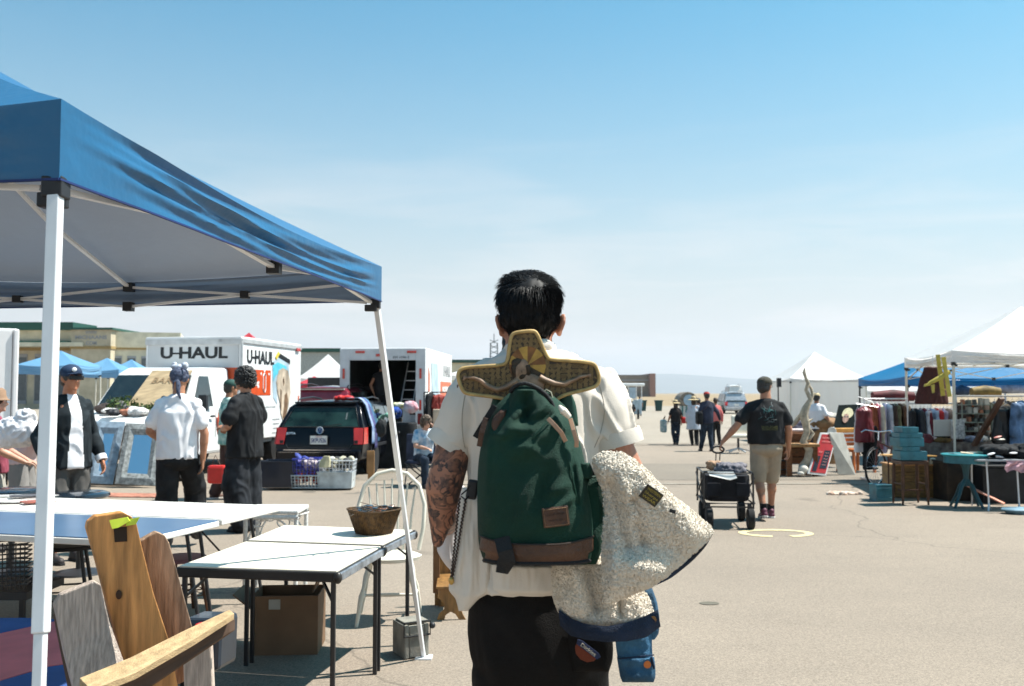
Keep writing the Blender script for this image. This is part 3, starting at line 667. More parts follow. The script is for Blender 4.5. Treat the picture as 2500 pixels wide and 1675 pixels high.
# load inside truck 2 (things of their own)
def w2(x, y, z): return wmat(t2) @ V((x, y, z))
a = w2(-.62, .35, .79); b = w2(-.48, 1.0, 2.42); mb = MB()
for dx_ in (-.17, .17): mb.beam(a+V((dx_, 0, 0)), b+V((dx_*.85, 0, 0)), .018, .04)
for k in range(6): q = a.lerp(b, .10+.15*k); mb.beam(q+V((-.165, 0, 0)), q+V((.165, 0, 0)), .018)
single('ladder', mb, M_alu, 'aluminium ladder leaning inside the open rental truck', 'ladder')
p = w2(-.36, .45, .80); mb = MB().box(p+V((0, 0, .19)), (.56, .42, .38)); bxx = thing('storage_box', 'white lidded file box on the floor of the open truck', 'box', p)
part('box_body', mb, mat('white_box', (.42, .45, .47), .7), bxx, world=True, bevel=.008); part('lid', MB().box(p+V((0, 0, .40)), (.60, .46, .06)), MATS['white_box'], bxx, world=True, bevel=.006)
part('hand_hole', MB().box(p+V((-.02, -.212, .27)), (.16, .01, .05)), M_ink, bxx, world=True)
for i, (x, z, h, c) in enumerate(((-1.95, .8, .85, (.07, .085, .08)), (-1.45, .8, .55, (.05, .06, .06)))):
    single('shelf_crate', MB().box(w2(x, .95, z+h/2), (.4, .5, h)), mat('crate_dark_%d' % i, c, .8, var=.4, vs=12), ('tall grey crate against the inner wall of the open truck', 'lower dark crate beside the tall one in the open truck')[i], 'crate', bevel=.01)
# truck 3 at the picture's edge
Y3 = 15.5; t3 = thing('rental_truck', 'plain white box truck cut off by the picture edge, beside the cream tent pole', 'truck', (X(38, Y3), Y3, 0), .50)
box_shell(t3, 2.2, 4.2, .6, Z(808, Y3), mat('plain_white', (.82, .80, .79), .5, var=.03))
part('box_front', MB().box((-1.1, .01, 1.62), (2.08, .05, 2.0)), MATS['plain_white'], t3); part('corner_post', MB().box((.0, -.01, 1.62), (.08, .08, 2.06)), MATS['plain_white'], t3, bevel=.02)
part('cab', MB().box((-1.1, 5.1, 1.1), (2, 1.8, 1.5)), M_twhite, t3, bevel=.15)
for yy, sd_, xx in ((.9, 1, -.18), (.9, -1, -2.02), (5.2, 1, -.2), (5.2, -1, -2.0)): wheel(t3, (xx, yy, .40), .40, .24, sd_)
# ---------------------------------------------------------------- cars from cross-sections
def car_body(secs, bevel=0):
    """secs: list of half outlines (x,y,z) from sill to roof centre; last point on the centre line"""
    rg = []
    for s in secs:
        half = [V(p) for p in s]; full = half + [V((-p.x, p.y, p.z)) for p in reversed(half[:-1])]; rg.append(full)
    mb = MB(); n = len(rg[0])
    mb.rings(rg, cap=False, wrap=True)
    for i_, base in ((0, 0), (len(rg)-1, (len(rg)-1)*n)):
        for j in range(n//2):
            a, b, c, d = base+j, base+j+1, base+n-2-j, base+n-1-j
            if b < c: mb.f.append((a, b, c, d))
            elif b == c: mb.f.append((a, b, d))
    return mb
def wagon(label, loc, rz, paint, group=None, h=1.0, van=False, color2=None, detailed=True, name='parked_car'):
    c = thing(name, label, 'car', loc, rz, group); k = h
    s = [
     [(.70,.05,.26),(.82,.02,.34),(.855,-.02,.50),(.86,.02,.66),(.845,.09,.93),(.70,.40,1.33*k),(.60,.47,1.40*k),(0,.45,1.43*k)],
     [(.74,.32,.22),(.85,.30,.34),(.875,.30,.50),(.88,.30,.66),(.865,.32,.94),(.715,.50,1.345*k),(.62,.56,1.42*k),(0,.56,1.455*k)],
     [(.76,1.5,.22),(.86,1.5,.34),(.88,1.5,.52),(.885,1.5,.68),(.872,1.5,.94),(.735,1.5,1.37*k),(.64,1.5,1.445*k),(0,1.5,1.48*k)],
     [(.76,2.5,.22),(.86,2.5,.34),(.88,2.5,.52),(.885,2.5,.68),(.87,2.5,.93),(.725,2.4,1.35*k),(.62,2.38,1.425*k),(0,2.35,1.46*k)],
     [(.76,3.15,.22),(.86,3.15,.34),(.88,3.15,.52),(.88,3.15,.68),(.855,3.1,.91),(.78,3.14,.96),(.70,3.18,.985),(0,3.25,1.01)],
     [(.72,3.95,.22),(.82,3.95,.34),(.85,3.95,.50),(.845,3.95,.64),(.80,3.92,.78),(.72,3.92,.84),(.6,3.94,.87),(0,4.0,.88)],
     [(.60,4.25,.26),(.70,4.28,.34),(.72,4.33,.46),(.72,4.32,.58),(.68,4.28,.68),(.6,4.27,.70),(.5,4.28,.71),(0,4.33,.72)]]
    body = car_body(s); part('body', body, paint, c, smooth=38, bevel=.018)
    g = M_glassd; T = lambda i, j: V(s[i][j])
    # side windows (three per side, separated by pillars)
    for sd_ in (1, -1):
        for (i, ya, yb) in ((1, .42, 1.28), (2, 1.36, 2.12), (3, 2.18, 2.86)):
            lo = lambda y: V((sd_*(.874+.004), y, .965)); hi = lambda y, yy: V((sd_*(.745+.004), yy, 1.325*k))
            ya2 = ya+ (.12 if i == 1 else 0); yb2 = yb - (.42 if i == 3 else 0)
            part('side_window', MB().prism([lo(ya), lo(yb), hi(yb, yb2), hi(ya, ya2)], (sd_*.012, 0, .003)), g, c)
        part('window_trim', MB().tube([(sd_*.888, .36, .955), (sd_*.888, 2.95, .945)], .010, 5), M_plast, c)
        part('side_moulding', MB().box((sd_*.888, 1.7, .56), (.02, 2.2, .06)), M_plast, c, bevel=.005)
        part('roof_rail', MB().tube([(sd_*.62, .62, 1.43*k), (sd_*.63, .80, 1.49*k), (sd_*.64, 1.7, 1.52*k), (sd_*.63, 2.25, 1.48*k), (sd_*.62, 2.36, 1.43*k)], .016, 6), M_blk, c, smooth=60)
        part('door_mirror', MB().box((sd_*.97, 2.72, 1.0), (.20, .12, .15)), paint, c, bevel=.03)
        for y in (.85, 3.5):
            part('wheel_arch', MB().lathe([(.0, -.06), (.36, -.06), (.36, .012), (.0, .012)], (sd_*.876, y, .32), n=26, axis='x'), M_blk, c)
            wheel(c, (sd_*.82, y, .305), .305, .19, sd_)
        for y in (1.32, 2.2): part('door_seam', MB().tube([(sd_*.889, y, .36), (sd_*.893, y, .66), (sd_*.882, y, .93)], .005, 4), M_blk, c)
        tl = [(.856, .0, .62), (.842, .10, .93), (.66, .085, .93), (.69, -.012, .62)]; tl2 = [(.864, -.01, .62), (.85, .08, .935), (.868, .30, .935), (.885, .24, .62)]
        lamp = MB().prism([(sd_*x, y-.014, z) for x, y, z in tl], (0, -.012, 0)).prism([(sd_*(x+.006), y, z) for x, y, z in tl2], (sd_*.012, 0, 0))
        part('tail_light', lamp, M_redlens, c, bevel=.004)
        part('tail_light_bezel', MB().box((sd_*.73, -.03, .665), (.07, .012, .06)), M_ink, c)
        part('windshield_edge', MB().tube([(sd_*.86, 3.02, .95), (sd_*.73, 2.44, 1.36*k)], .014, 5), paint, c)
        part('headlight', MB().box((sd_*.60, 4.27, .60), (.24, .05, .13)), M_chrome, c, bevel=.02)
    part('windshield', MB().prism([(-.74, 3.12, 1.0), (.74, 3.12, 1.0), (.62, 2.46, 1.40*k), (-.62, 2.46, 1.40*k)], (0, .012, .02)), g, c)
    # rear glass sits on the sloped tailgate
    p = lambda x, t: V((x*(1-.14*t), .105+.285*t-.010, .955+.36*k*t*1.0))
    rw = part('rear_window', MB().prism([p(-.74, 0), p(.74, 0), p(.70, 1), p(-.70, 1)], (0, -.010, -.004)), M_rearglass, c, bevel=.003)
    part('window_frame', MB().tube([p(-.76, -.02), p(.76, -.02), p(.72, 1.03), p(-.72, 1.03)], .012, 5, closed=True), M_blk, c)
    part('wiper', MB().beam(p(.02, .0)+V((0, -.03, 0)), p(.42, .14)+V((0, -.03, .0)), .014), M_blk, c)
    part('roof_spoiler', MB().box((0, .40, 1.418*k), (1.20, .12, .03)), paint, c, bevel=.01)
    part('rear_bumper', MB().box((0, -.045, .42), (1.66, .14, .22)), paint, c, bevel=.04)
    part('bumper_trim', MB().box((0, -.121, .515), (1.32, .012, .012)).box((0, -.121, .47), (1.5, .01, .004)), M_chrome, c)
    part('tailgate_seam', MB().tube([(-.64, -.038, .62), (-.60, -.032, .545), (.60, -.032, .545), (.64, -.038, .62)], .006, 4), M_blk, c)
    pl = part('number_plate', MB().box((0, -.034, .70), (.33, .012, .16)), M_paper, c, bevel=.004)
    if detailed:
        part('plate_frame', MB().box((0, -.030, .70), (.36, .010, .19)), M_plast, c)
        text('5KPU526', .115, pl, mat('plate_blue', (.015, .03, .16), .5), frame((0, -.042, .69), (1, 0, 0), (0, 0, 1)), width=.29, bold=.002)
        text('California', .035, pl, mat('plate_red', (.3, .02, .03), .5), frame((0, -.042, .765), (1, 0, 0), (0, 0, 1)), width=.13)
        em = MB().tube([(.066*cos(a), 0, .066*sin(a)) for a in [2*pi*i/24 for i in range(24)]], .006, 5, closed=True)
        em.tube([(-.028, 0, .052), (0, 0, .008), (.028, 0, .052)], .005, 4).tube([(-.055, 0, .025), (-.026, 0, -.048), (0, 0, .004), (.026, 0, -.048), (.055, 0, .025)], .005, 4)
        e_ = part('emblem', em, mat('bright_chrome', (.8, .82, .85), .3, .6), c); e_.location = (0, .045-.005, .885)
        part('emblem_disc', MB().lathe([(.0, -.004), (.062, -.004), (.062, .004), (0, .004)], (0, .045, .885), axis='y'), mat('emblem_blue', (.02, .08, .22), .3), c)
        text('JETTA', .055, c, MATS['bright_chrome'], frame((-.56, .018-.012, .825), (1, 0, 0), (0, .18, 1)), width=.19, bold=.002)
        text('DIESEL', .03, rw, M_inkg, frame((.48, .22, 1.16), (0, .62, .78), (-1, 0, 0)), name='window_sticker', width=.16)
        # clutter seen through the glass
        part('rear_seat', MB().box((0, .95, .95), (1.3, .15, .5)).box((-.35, .95, 1.24), (.24, .1, .16)).box((.35, .95, 1.24), (.24, .1, .16)), mat('seat_grey', (.10, .11, .11), .9), c, bevel=.04)
    return c
M_rearglass = mat('tinted_rear_glass', (.012, .03, .026), .06, var=.6, vs=2.5, spec=.3, coat=.1)
car_black = mat('black_car_paint', (.004, .005, .008), .2, var=.1, spec=.2, coat=.15)
car = wagon('black estate car with a dark glass hatch and clothes draped over its side', (X(781, 18.2), 18.2, 0), -.085, car_black)
mar = mat('maroon_paint', (.20, .02, .035), .25, coat=.8)
sv = wagon('dark red sport utility car parked behind the black estate car', (X(776, 23.6), 23.4, 0), -.09, mar, h=1.22, detailed=False)
part('roof_highlight_strip', MB().box((0, .46, 1.70), (1.2, .06, .03)), M_white, sv)  # white strip stands in for the highlight along the roof
wagon('silver minivan with its rear to the lane, far out on the lot', (X(1797, 73), 73, 0), 0, mat('silver_paint', (.42, .45, .48), .3, .3, coat=.5), h=1.17, detailed=False)
wagon('white van parked beyond the silver minivan', (X(1797, 112), 112, 0), 0, mat('far_white_paint', (.72, .72, .7), .3), h=1.75, detailed=False)
# food cart with white roof, far
ft = thing('food_cart', 'small white roofed vending cart beyond the crowd, beside the green bins', 'cart', (X(1540, 58), 58, 0))
part('roof', MB().box((0, 1, 2.12), (3.4, 2.0, .18)), M_white, ft, bevel=.07)
part('cart_body', MB().box((-.1, 1, .75), (2.9, 1.7, .9)), mat('pale_blue_panel', (.40, .50, .56), .5, var=.2, vs=3), ft, bevel=.05)
for x in (-1.35, -.3, .7, 1.35): part('post', MB().beam((x, .2, 1.1), (x, .2, 2.05), .09), M_white, ft)
part('window', MB().box((-.85, .12, 1.6), (.9, .03, .7)), M_glassd, ft); part('window', MB().box((.2, .12, 1.6), (.8, .03, .7)), mat('pale_pane', (.4, .5, .58), .1), ft)
for x in (-.9, .9): wheel(ft, (x, .2, .3), .3, .2, 1)
ft.scale = (.5, .6, 1)
# round topped trailer
tr = thing('arched_trailer', 'small round fronted trailer with striped skirt behind the walking group', 'trailer', (X(1680, 52), 52, 0))
prof_ = [(-.52, .9)] + [(.54*cos(a), 1.05+.62*sin(a)) for a in [pi-pi*i/14 for i in range(15)]] + [(.52, .9)]
part('arched_shell', MB().prism([(a, 0, b) for a, b in prof_], (0, 1.6, 0)), mat('brown_shell', (.27, .22, .17), .6, var=.4, vs=6), tr, bevel=.03)
part('round_window', MB().lathe([(.0, -.03), (.30, -.03), (.30, .03), (0, .03)], (.02, -.02, 1.22), axis='y', n=24), mat('sky_pane', (.30, .42, .52), .15), tr)
for k in range(9): part('skirt_board', MB().box((-.44+k*.11, .05, .58), (.095, .06, .72)), mat('teal_board' if k % 2 else 'pale_board', (.05, .16, .17) if k % 2 else (.42, .46, .46), .7), tr)
for k, px in enumerate((1569, 1608)):
    p = G(px, 1004); b = thing('trash_bin', ('dark green wheeled bin nearer the white roofed cart', 'dark green wheeled bin standing alone on the far lot')[k], 'trash bin', p, 0, 'green bins on the far lot')
    part('bin_body', MB().ellloft([(0, 0, .02, .27, .27), (0, 0, .9, .35, .35)], 4 and 12, .5), mat('bin_green', (.01, .055, .05), .5), b); part('lid', MB().box((0, 0, .94), (.74, .74, .08)), MATS['bin_green'], b, bevel=.03)
# ================================================================= PEOPLE
SK_TAN = skinmat('tan_skin', (.40, .185, .105)); SK_LIGHT = skinmat('light_skin', (.52, .29, .20)); SK_DARK = skinmat('brown_skin', (.20, .085, .045))
H_BLACK = mat('black_hair', (.012, .010, .009), .38, var=.3, vs=40, spec=.6, bump=.6, bs=160, stretch=(3, 3, .6)); H_BROWN = mat('brown_hair', (.07, .04, .022), .5, var=.4, vs=30, bump=.8, bs=90)
def cloth(name, col, var=.08, **k): return mat(name, col, .85, var=var, vs=5, bump=.10, bs=240, spec=.2, **k)
C_blk = cloth('black_cotton', (.017, .018, .02), .3); C_white = cloth('white_cotton', (.74, .73, .75), .04); C_khaki = cloth('khaki_cotton', (.33, .27, .20), .12)
C_navy = cloth('navy_cotton', (.035, .042, .07), .3); C_jean = cloth('dark_jeans', (.02, .033, .055), .35); C_dark = cloth('dark_jacket', (.016, .023, .028), .3)
SHOE = mat('dark_shoe', (.03, .025, .025), .6); SOLE = mat('white_sole', (.6, .58, .54), .7)
def human(label, loc, rz, H=1.75, skin=SK_TAN, pose=None, top=None, bottom=None, hair=H_BLACK, sleeve='short', shorts=False, girth=1., shoulder=1., vox=.011,
          hairstyle='short', hat=None, cloth_len=.86, shoe=SHOE, cat='person', skirtlike=False, head_turn=0., head_nod=0., extra=None, seed=1, wrinkle=.007, loose=1.):
    """local frame: faces +y, feet at z=0, sizes for a height of 1.75 scaled to H"""
    t = thing('person', label, cat, loc, rz); k = H/1.75
    J = dict(pel=(0, 0, .93), ch=(0, -.01, 1.26), nk=(0, -.015, 1.47), hd=(0, .02, 1.63),
             shL=(-.18, -.01, 1.385), shR=(.18, -.01, 1.385), elL=(-.235, -.03, 1.13), elR=(.235, -.03, 1.13), wrL=(-.25, .05, .88), wrR=(.25, .05, .88),
             hpL=(-.09, 0, .90), hpR=(.09, 0, .90), knL=(-.10, .03, .49), knR=(.10, .03, .49), anL=(-.10, -.03, .085), anR=(.10, -.03, .085), hlL=None, hlR=None)
    J.update(pose or {}); curls = {'L': J.pop('curlL', .45), 'R': J.pop('curlR', .45)}; palm = {'L': J.pop('palmL', (0, .12, -1)), 'R': J.pop('palmR', (0, .12, -1))}
    J = {a: (V(b)*k if b is not None else None) for a, b in J.items()}
    for a in ('shL', 'shR'): J[a].x *= shoulder
    g = girth; mb = MB()
    pel, ch, nk, hd = J['pel'], J['ch'], J['nk'], J['hd']
    # trunk
    rows = []
    for f, rx, ry in ((0, .150, .110), (.18, .155*g, .115*g), (.42, .140*g, .108*g), (.65, .158*g, .115*g), (.82, .155*shoulder, .105), (.93, .115*shoulder, .08), (1.02, .06, .055)):
        q = pel.lerp(nk, f); rows.append((q.x, q.y, q.z, rx*k, ry*k))
    mb.ellloft(rows, 20)
    cap(mb, nk-V((0, 0, .03*k)), hd+V((0, -.015, -.05))*k, .062*k*max(1, g*.92), .055*k*max(1, g*.92), 14)
    # head
    Rm = Euler((head_nod, 0, head_turn)).to_matrix(); hp = lambda p: hd + Rm @ (V(p)*k)
    mb.ell(hp((0, -.005, .025)), (.075*k, .093*k, .092*k), 20, 14, (head_nod, 0, head_turn))
    mb.ell(hp((0, .028, -.035)), (.058*k, .064*k, .078*k), 16, 12, (head_nod, 0, head_turn))
    cap(mb, hp((0, .088, .008)), hp((0, .106, -.022)), .010*k, .015*k, 8)         # nose
    cap(mb, hp((-.018, .084, -.052)), hp((.018, .084, -.052)), .008*k, .008*k, 8)   # lips
    mb.ell(hp((0, .075, -.088)), (.024*k, .018*k, .018*k), 10, 8)
    for s_ in (-1, 1): mb.ell(hp((s_*.078, -.008, .0)), (.012*k, .02*k, .032*k), 10, 8, (head_nod, s_*.25, head_turn)); cap(mb, hp((s_*.05, .078, .032)), hp((s_*.018, .088, .030)), .009*k, .009*k, 8)
    for s_, a in ((-1, 'L'), (1, 'R')):
        sh, el, wr, hi, kn, an = (J[x+a] for x in ('sh', 'el', 'wr', 'hp', 'kn', 'an'))
        cap(mb, nk+V((s_*.03, 0, -.045*k)), sh+V((-s_*.02, 0, .0)), .045*k, .048*k, 12)
        cap(mb, sh+V((-s_*.02, 0, -.0)), el, .052*k*g**.5, .041*k*g**.4, 14); cap(mb, el, el.lerp(wr, .35), .042*k*g**.4, .043*k*g**.4, 14); cap(mb, el.lerp(wr, .3), wr, .041*k*g**.3, .027*k, 14)
        d = (wr-el).normalized(); pd = V(palm[a]); pd = (d*.6+pd.normalized()*.4).normalized(); nrm = V((s_, .1, 0)) if abs(pd.z) > .5 else V((0, -.2, 1))
        hand(mb, wr, pd, nrm, k, curls[a], side=-s_)
        cap(mb, hi, kn, .082*k*g**.6, .055*k*g**.3, 16); cap(mb, kn, kn.lerp(an, .35)+V((0, -.018*k, 0)), .053*k, .056*k*g**.3, 14); cap(mb, kn.lerp(an, .3)+V((0, -.014*k, 0)), an, .052*k, .034*k, 14)
    body = blob(mb, vox, 2); part('body', body, skin, t)
    for s_ in (-1, 1):
        e = part('eye', MB().ell(hp((s_*.031, .081, .012)), .0115*k, 8, 6), mat('eye_white', (.6, .58, .55), .2), t, smooth=60)
        part('iris', MB().ell(hp((s_*.031, .0895, .012)), .0052*k, 8, 6), M_ink, e, smooth=60)
    # hair
    if hairstyle:
        hb = MB(); T = (head_nod, 0, head_turn)
        if hairstyle in ('short', 'curly', 'thick'):
            th = {'short': .010, 'curly': .026, 'thick': .018}[hairstyle]
            hb.ell(hp((0, -.016, .038)), ((.077+th)*k, (.088+th)*k, (.086+th*1.2)*k), 22, 16, T); hb.ell(hp((0, -.042, -.005)), ((.068+th)*k, (.062+th)*k, (.075+th*.5)*k), 18, 12, T)
            if hairstyle != 'short': hb.ell(hp((0, .035, .088)), (.062*k, .06*k, .034*k), 14, 10, T)
        elif hairstyle == 'long':
            hb.ell(hp((0, -.016, .038)), (.088*k, .10*k, .10*k), 22, 16, T); hb.ell(hp((0, -.07, -.07)), (.085*k, .06*k, .14*k), 18, 12, T)
        sd_ = V((seed*2.3, 1, seed)); am = {'curly': .020, 'thick': .012, 'long': .010}.get(hairstyle, .004)
        part('hair', blob(hb, .0065, 1, lambda c: am*k*((1-3*abs(NZ.noise(c*42+sd_)))*.7+.7*NZ.noise(c*95))), hair, t)
    if hat: hat(t, hp, k, (head_nod, 0, head_turn))
    # clothes
    if top:
        mb = MB(); rows = []; lo = cloth_len; zt = nk.z
        base = pel.copy(); hemf = (lo*k-pel.z)/(nk.z-pel.z)
        for i in range(9):
            f = hemf+(1.0-hemf)*i/8; q = pel.lerp(nk, f) if f > 0 else pel+V((0, 0, (nk.z-pel.z)*f))
            fl = .022*loose*(1-.5*i/8); rxx = ((.165 if f < .7 else .17*shoulder)*g + fl)*k; ryy = (.122*g+fl*.9)*k
            if i == 8: rxx, ryy = .088*k, .080*k
            if i == 7: rxx, ryy = .138*shoulder*k, .106*g*k
            if skirtlike and f < .25: rxx *= 1.12+.35*(.25-f); ryy *= 1.12+.35*(.25-f)
            rows.append((q.x, q.y, q.z, rxx, ryy))
        mb.ellloft(rows, 26); mb.ell((nk.x, nk.y, nk.z+.0), (.075*k, .07*k, .035*k))
        for s_, a in ((-1, 'L'), (1, 'R')):
            sh, el, wr = J['sh'+a], J['el'+a], J['wr'+a]; r0 = .064*k*max(1, g**.6); cap(mb, nk+V((s_*.035*k, 0, -.028*k)), sh+V((-s_*.02, 0, .004)), .052*k, .060*k, 14)
            if sleeve == 'short': cap(mb, sh+V((-s_*.03, 0, -.005)), sh.lerp(el, .62), r0*1.0, r0*1.0*loose**.5, 16)
            elif sleeve == 'long': cap(mb, sh+V((-s_*.045, 0, -.005)), el, r0*1.03, r0*.86, 16); cap(mb, el, wr.lerp(el, .04), r0*.86, r0*.60, 16)
            elif sleeve == 'none': cap(mb, sh+V((-s_*.045, 0, -.005)), sh.lerp(el, .12), r0*1.05, r0*.98, 16)
        part('shirt', blob(mb, vox*1.05, 2, folds(wrinkle*k, (8, 8, 4), seed)), top, t)
    if bottom:
        mb = MB(); mb.ellloft([(pel.x, pel.y, pel.z-.06*k, .158*g*k, .125*g*k), (pel.x, pel.y, pel.z+.02*k, .162*g*k, .126*g*k), (pel.x, pel.y, pel.z+.10*k, .155*g*k, .120*g*k)], 24)
        mb.ell(pel+V((0, -.02, -.06))*k, (.16*g*k, .125*g*k, .10*k), 18, 12)
        for s_, a in ((-1, 'L'), (1, 'R')):
            hi, kn, an = J['hp'+a], J['kn'+a], J['an'+a]
            if shorts: cap(mb, hi, hi.lerp(kn, .98)+V((0, 0, 0)), .100*k*g**.5, .088*k*g**.4, 18)
            else: cap(mb, hi, kn, .102*k*g**.5, .080*k*loose, 18); cap(mb, kn, kn.lerp(an, .96), .080*k*loose, .062*k*loose, 16)
        part('shorts' if shorts else 'trousers', blob(mb, vox*1.1, 2, folds(wrinkle*.8*k, (9, 9, 5), seed+5)), bottom, t)
    if shoe:
        for s_, a in ((-1, 'L'), (1, 'R')):
            an = J['an'+a]; up = J.get('hl'+a); tip = V((0, .17, 0)) if up is None else V((0, .14, 0))+up/k*0
            kn = J['kn'+a]; lift = max(0, (an.z-.085*k)); pitch = -min(1.0, lift*4/k)
            Rf = Euler((pitch, 0, 0)).to_matrix(); f = lambda p: an + Rf @ (V(p)*k)
            mb = MB(); cap(mb, f((0, -.035, -.045)), f((0, .14, -.052)), .040*k, .036*k, 12); cap(mb, f((0, -.03, 0)), f((0, .05, -.03)), .038*k, .036*k, 12)
            sh_ = part('shoe', blob(mb, .008, 1), shoe, t)
            sb = MB(); q = [f((x*.042*(.9 if y < 0 else 1), y, -.083)) for x, y in ((-1, -.06), (-1.05, .05), (-1.05, .13), (-.5, .185), (.5, .185), (1.05, .13), (1.05, .05), (1, -.06), (.5, -.08), (-.5, -.08))]
            part('sole', sb.prism(q, Rf @ V((0, 0, .022*k))), SOLE if shoe is not SHOE else M_rub, sh_, bevel=.004)
    if extra: extra(t, J, k, hp)
    return t
def baseball(m, back=False, patch=None):
    def f(t, hp, k, T):
        mb = MB(); mb.ell(hp((0, -.008, .058)), (.092*k, .104*k, .078*k), 20, 14, T)
        c = part('cap', blob(mb, .007, 1), m, t); s_ = -1 if back else 1
        pts = [hp((x, s_*(.06+.085*sqrt(max(0, 1-(x/.07)**2))), .052-.012*abs(x)/.07)) for x in (-.07, -.05, -.025, 0, .025, .05, .07)]+[hp((.05, s_*.05, .055)), hp((-.05, s_*.05, .055))]
        part('brim', MB().prism(pts, (0, 0, .006)), m, c, smooth=30)
        if patch: part('cap_patch', MB().ell(hp((.02, .095, .085)), (.022*k, .012*k, .02*k), 10, 8), patch, c)
    return f
def sunhat(m, r=.19, band=None):
    def f(t, hp, k, T):
        mb = MB(); M = Euler(T).to_matrix()
        mb.lathe([(.0, .16), (.05, .158), (.085, .13), (.092, .07), (.10, .055), (r*.8, .042), (r, .025), (r*.99, .018), (.095, .045), (0, .05)], hp((0, 0, 0)), 26, M=M @ Matrix.Scale(k, 3))
        h = part('sun_hat', mb, m, t, smooth=50)
        if band: part('hat_band', MB().lathe([(.094, .068), (.095, .09), (.090, .092), (.088, .07)], hp((0, 0, 0)), 24, M=M @ Matrix.Scale(k, 3)), band, h)
    return f
STRAW = mat('straw', (.55, .43, .24), .8, var=.2, vs=30)
def ground_at(px, py): return G(px, py)
# 2: man in printed black tee with shorts, pulling the wagon -----------------------------------
g2 = G(1873, 1268)
def tee_print(t, J, k, hp):
    # print on the back of the shirt, laid onto the cloth
    rng = random.Random(5); z0 = 1.30*k
    sh_ = [c for c in t.children if c.name.startswith('shirt')][0]
    def onback(x, z): return stick(sh_, [(x, -.25, z)], .003)[0] if not sh_.ray_cast(V((x, -1, z)), V((0, 1, 0)))[0] else sh_.ray_cast(V((x, -1, z)), V((0, 1, 0)))[1]+V((0, -.003, 0))
    for i in range(26):
        a = rng.uniform(0, 2*pi); r = rng.uniform(.04, .12)*k; x, z = cos(a)*r*.95, z0+sin(a)*r*1.0; pts = []
        for j in range(5): pts.append(onback(x, z)); a += rng.uniform(-.8, .8); x += cos(a+1.5)*.018; z += sin(a+1.5)*.018
        part('print_stroke', MB().tube(pts, .0022, 4, flat=.5), (mat('print_teal', (.08, .30, .30), .7), mat('print_grey', (.30, .34, .34), .7))[i % 2], t)
    for i in range(12):
        x = -.095+.19*i/11; part('print_lettering', MB().tube([onback(x-.004, z0-.150+rng.uniform(-.01, .01)), onback(x+.004, z0-.18), onback(x+.002, z0-.205)], .0035, 4, flat=.5), mat('print_olive', (.22, .23, .08), .7), t)
    text('EARTH NOISE', .05, t, MATS['print_olive'], frame(onback(0, z0-.175)+V((0, -.003, 0)), (1, 0, 0), (0, 0, 1)), width=.20, bold=.002) if False else None
    part('glasses', MB().beam(hp((.055, .09, .018)), hp((.085, .02, .018)), .004).tube([hp((.03+.022*cos(a), .102, .012+.018*sin(a))) for a in [2*pi*i/12 for i in range(12)]], .002, 4, closed=True).tube([hp((-.03+.022*cos(a), .102, .012+.018*sin(a))) for a in [2*pi*i/12 for i in range(12)]], .002, 4, closed=True), M_ink, t)
    for s_, a in ((-1, 'L'), (1, 'R')): part('sock', MB().cyl(J['an'+a]+V((0, 0, -.02)), J['an'+a]+V((0, 0, .09)), .044*k, .045*k, 14), C_blk, t)
SH2 = mat('maroon_shoe', (.13, .035, .06), .6)
man2 = human('man in a printed black tee, khaki shorts and dark cap, pulling a folding wagon', g2, .0, 1.80, SK_TAN, dict(
    wrL=(-.545, -.03, .955), elL=(-.375, -.05, 1.15), shL=(-.20, 0, 1.38), shR=(.20, 0, 1.38), elR=(.27, -.04, 1.12), wrR=(.285, .03, .86), palmL=(-.1, -.1, -1), curlL=.9,
    anL=(-.085, -.16, .125), knL=(-.095, .02, .50), anR=(.085, .14, .085), knR=(.095, .12, .50)),
    C_blk, C_khaki, sleeve='short', shorts=True, girth=1.24, shoulder=1.06, hat=baseball(mat('olive_cap', (.05, .045, .03), .85, var=.3, vs=30)), cloth_len=.93, head_turn=-.75, extra=tee_print, seed=3, shoe=SH2, loose=1.2)
# 3: white tee + bandana -------------------------------------------------------------------------
def bandana(t, hp, k, T):
    M = mat('bandana_cloth', (.014, .02, .045), .8, var=.2, vs=34, col2=(.10, .12, .18)); mb = MB()
    mb.ell(hp((0, -.012, .045)), (.090*k, .102*k, .086*k), 20, 14, T); b = part('bandana', blob(mb, .007, 1, folds(.004, (20, 20, 20), 4)), M, t)
    part('bandana_tail', MB().tube([hp((.0, -.10, .02)), hp((.02, -.135, -.04)), hp((.015, -.12, -.12)), hp((.045, -.12, -.19))], [.018, .024, .02, .006], 8, flat=.35).tube([hp((.0, -.10, .02)), hp((-.03, -.125, -.02)), hp((-.035, -.12, -.09))], [.018, .02, .006], 8, flat=.35), M, b, smooth=50)
    part('bandana_knot', MB().ell(hp((-.02, .0, .13)), (.07*k, .05*k, .03*k)).ell(hp((.045, .0, .14)), (.035*k, .04*k, .04*k)).ell(hp((-.055, .02, .135)), (.03*k, .03*k, .045*k)), mat('pale_bandana', (.50, .54, .62), .8, var=.3, vs=40), b, smooth=50)
    part('braid', MB().tube([hp((.03, -.07, .12)), hp((.08, -.1, .10)), hp((.098, -.08, .06))], .008, 6), M, b)
man3 = human('man in a plain white tee with a knotted blue bandana, seen from behind', (X(438, 9.7), 9.7, 0), .12, 1.86, SK_TAN, dict(
    elL=(-.27, .02, 1.14), wrL=(-.22, .20, 1.05), palmL=(.2, 1, 0), elR=(.25, -.02, 1.12), wrR=(.235, .0, .86), anL=(-.10, -.08, .085), anR=(.12, .25, .2), knR=(.12, .25, .55)),
    C_white, C_blk, sleeve='short', girth=.98, shoulder=1.0, hat=bandana, hairstyle=None, cloth_len=.88, seed=8, wrinkle=.014, loose=1.3)
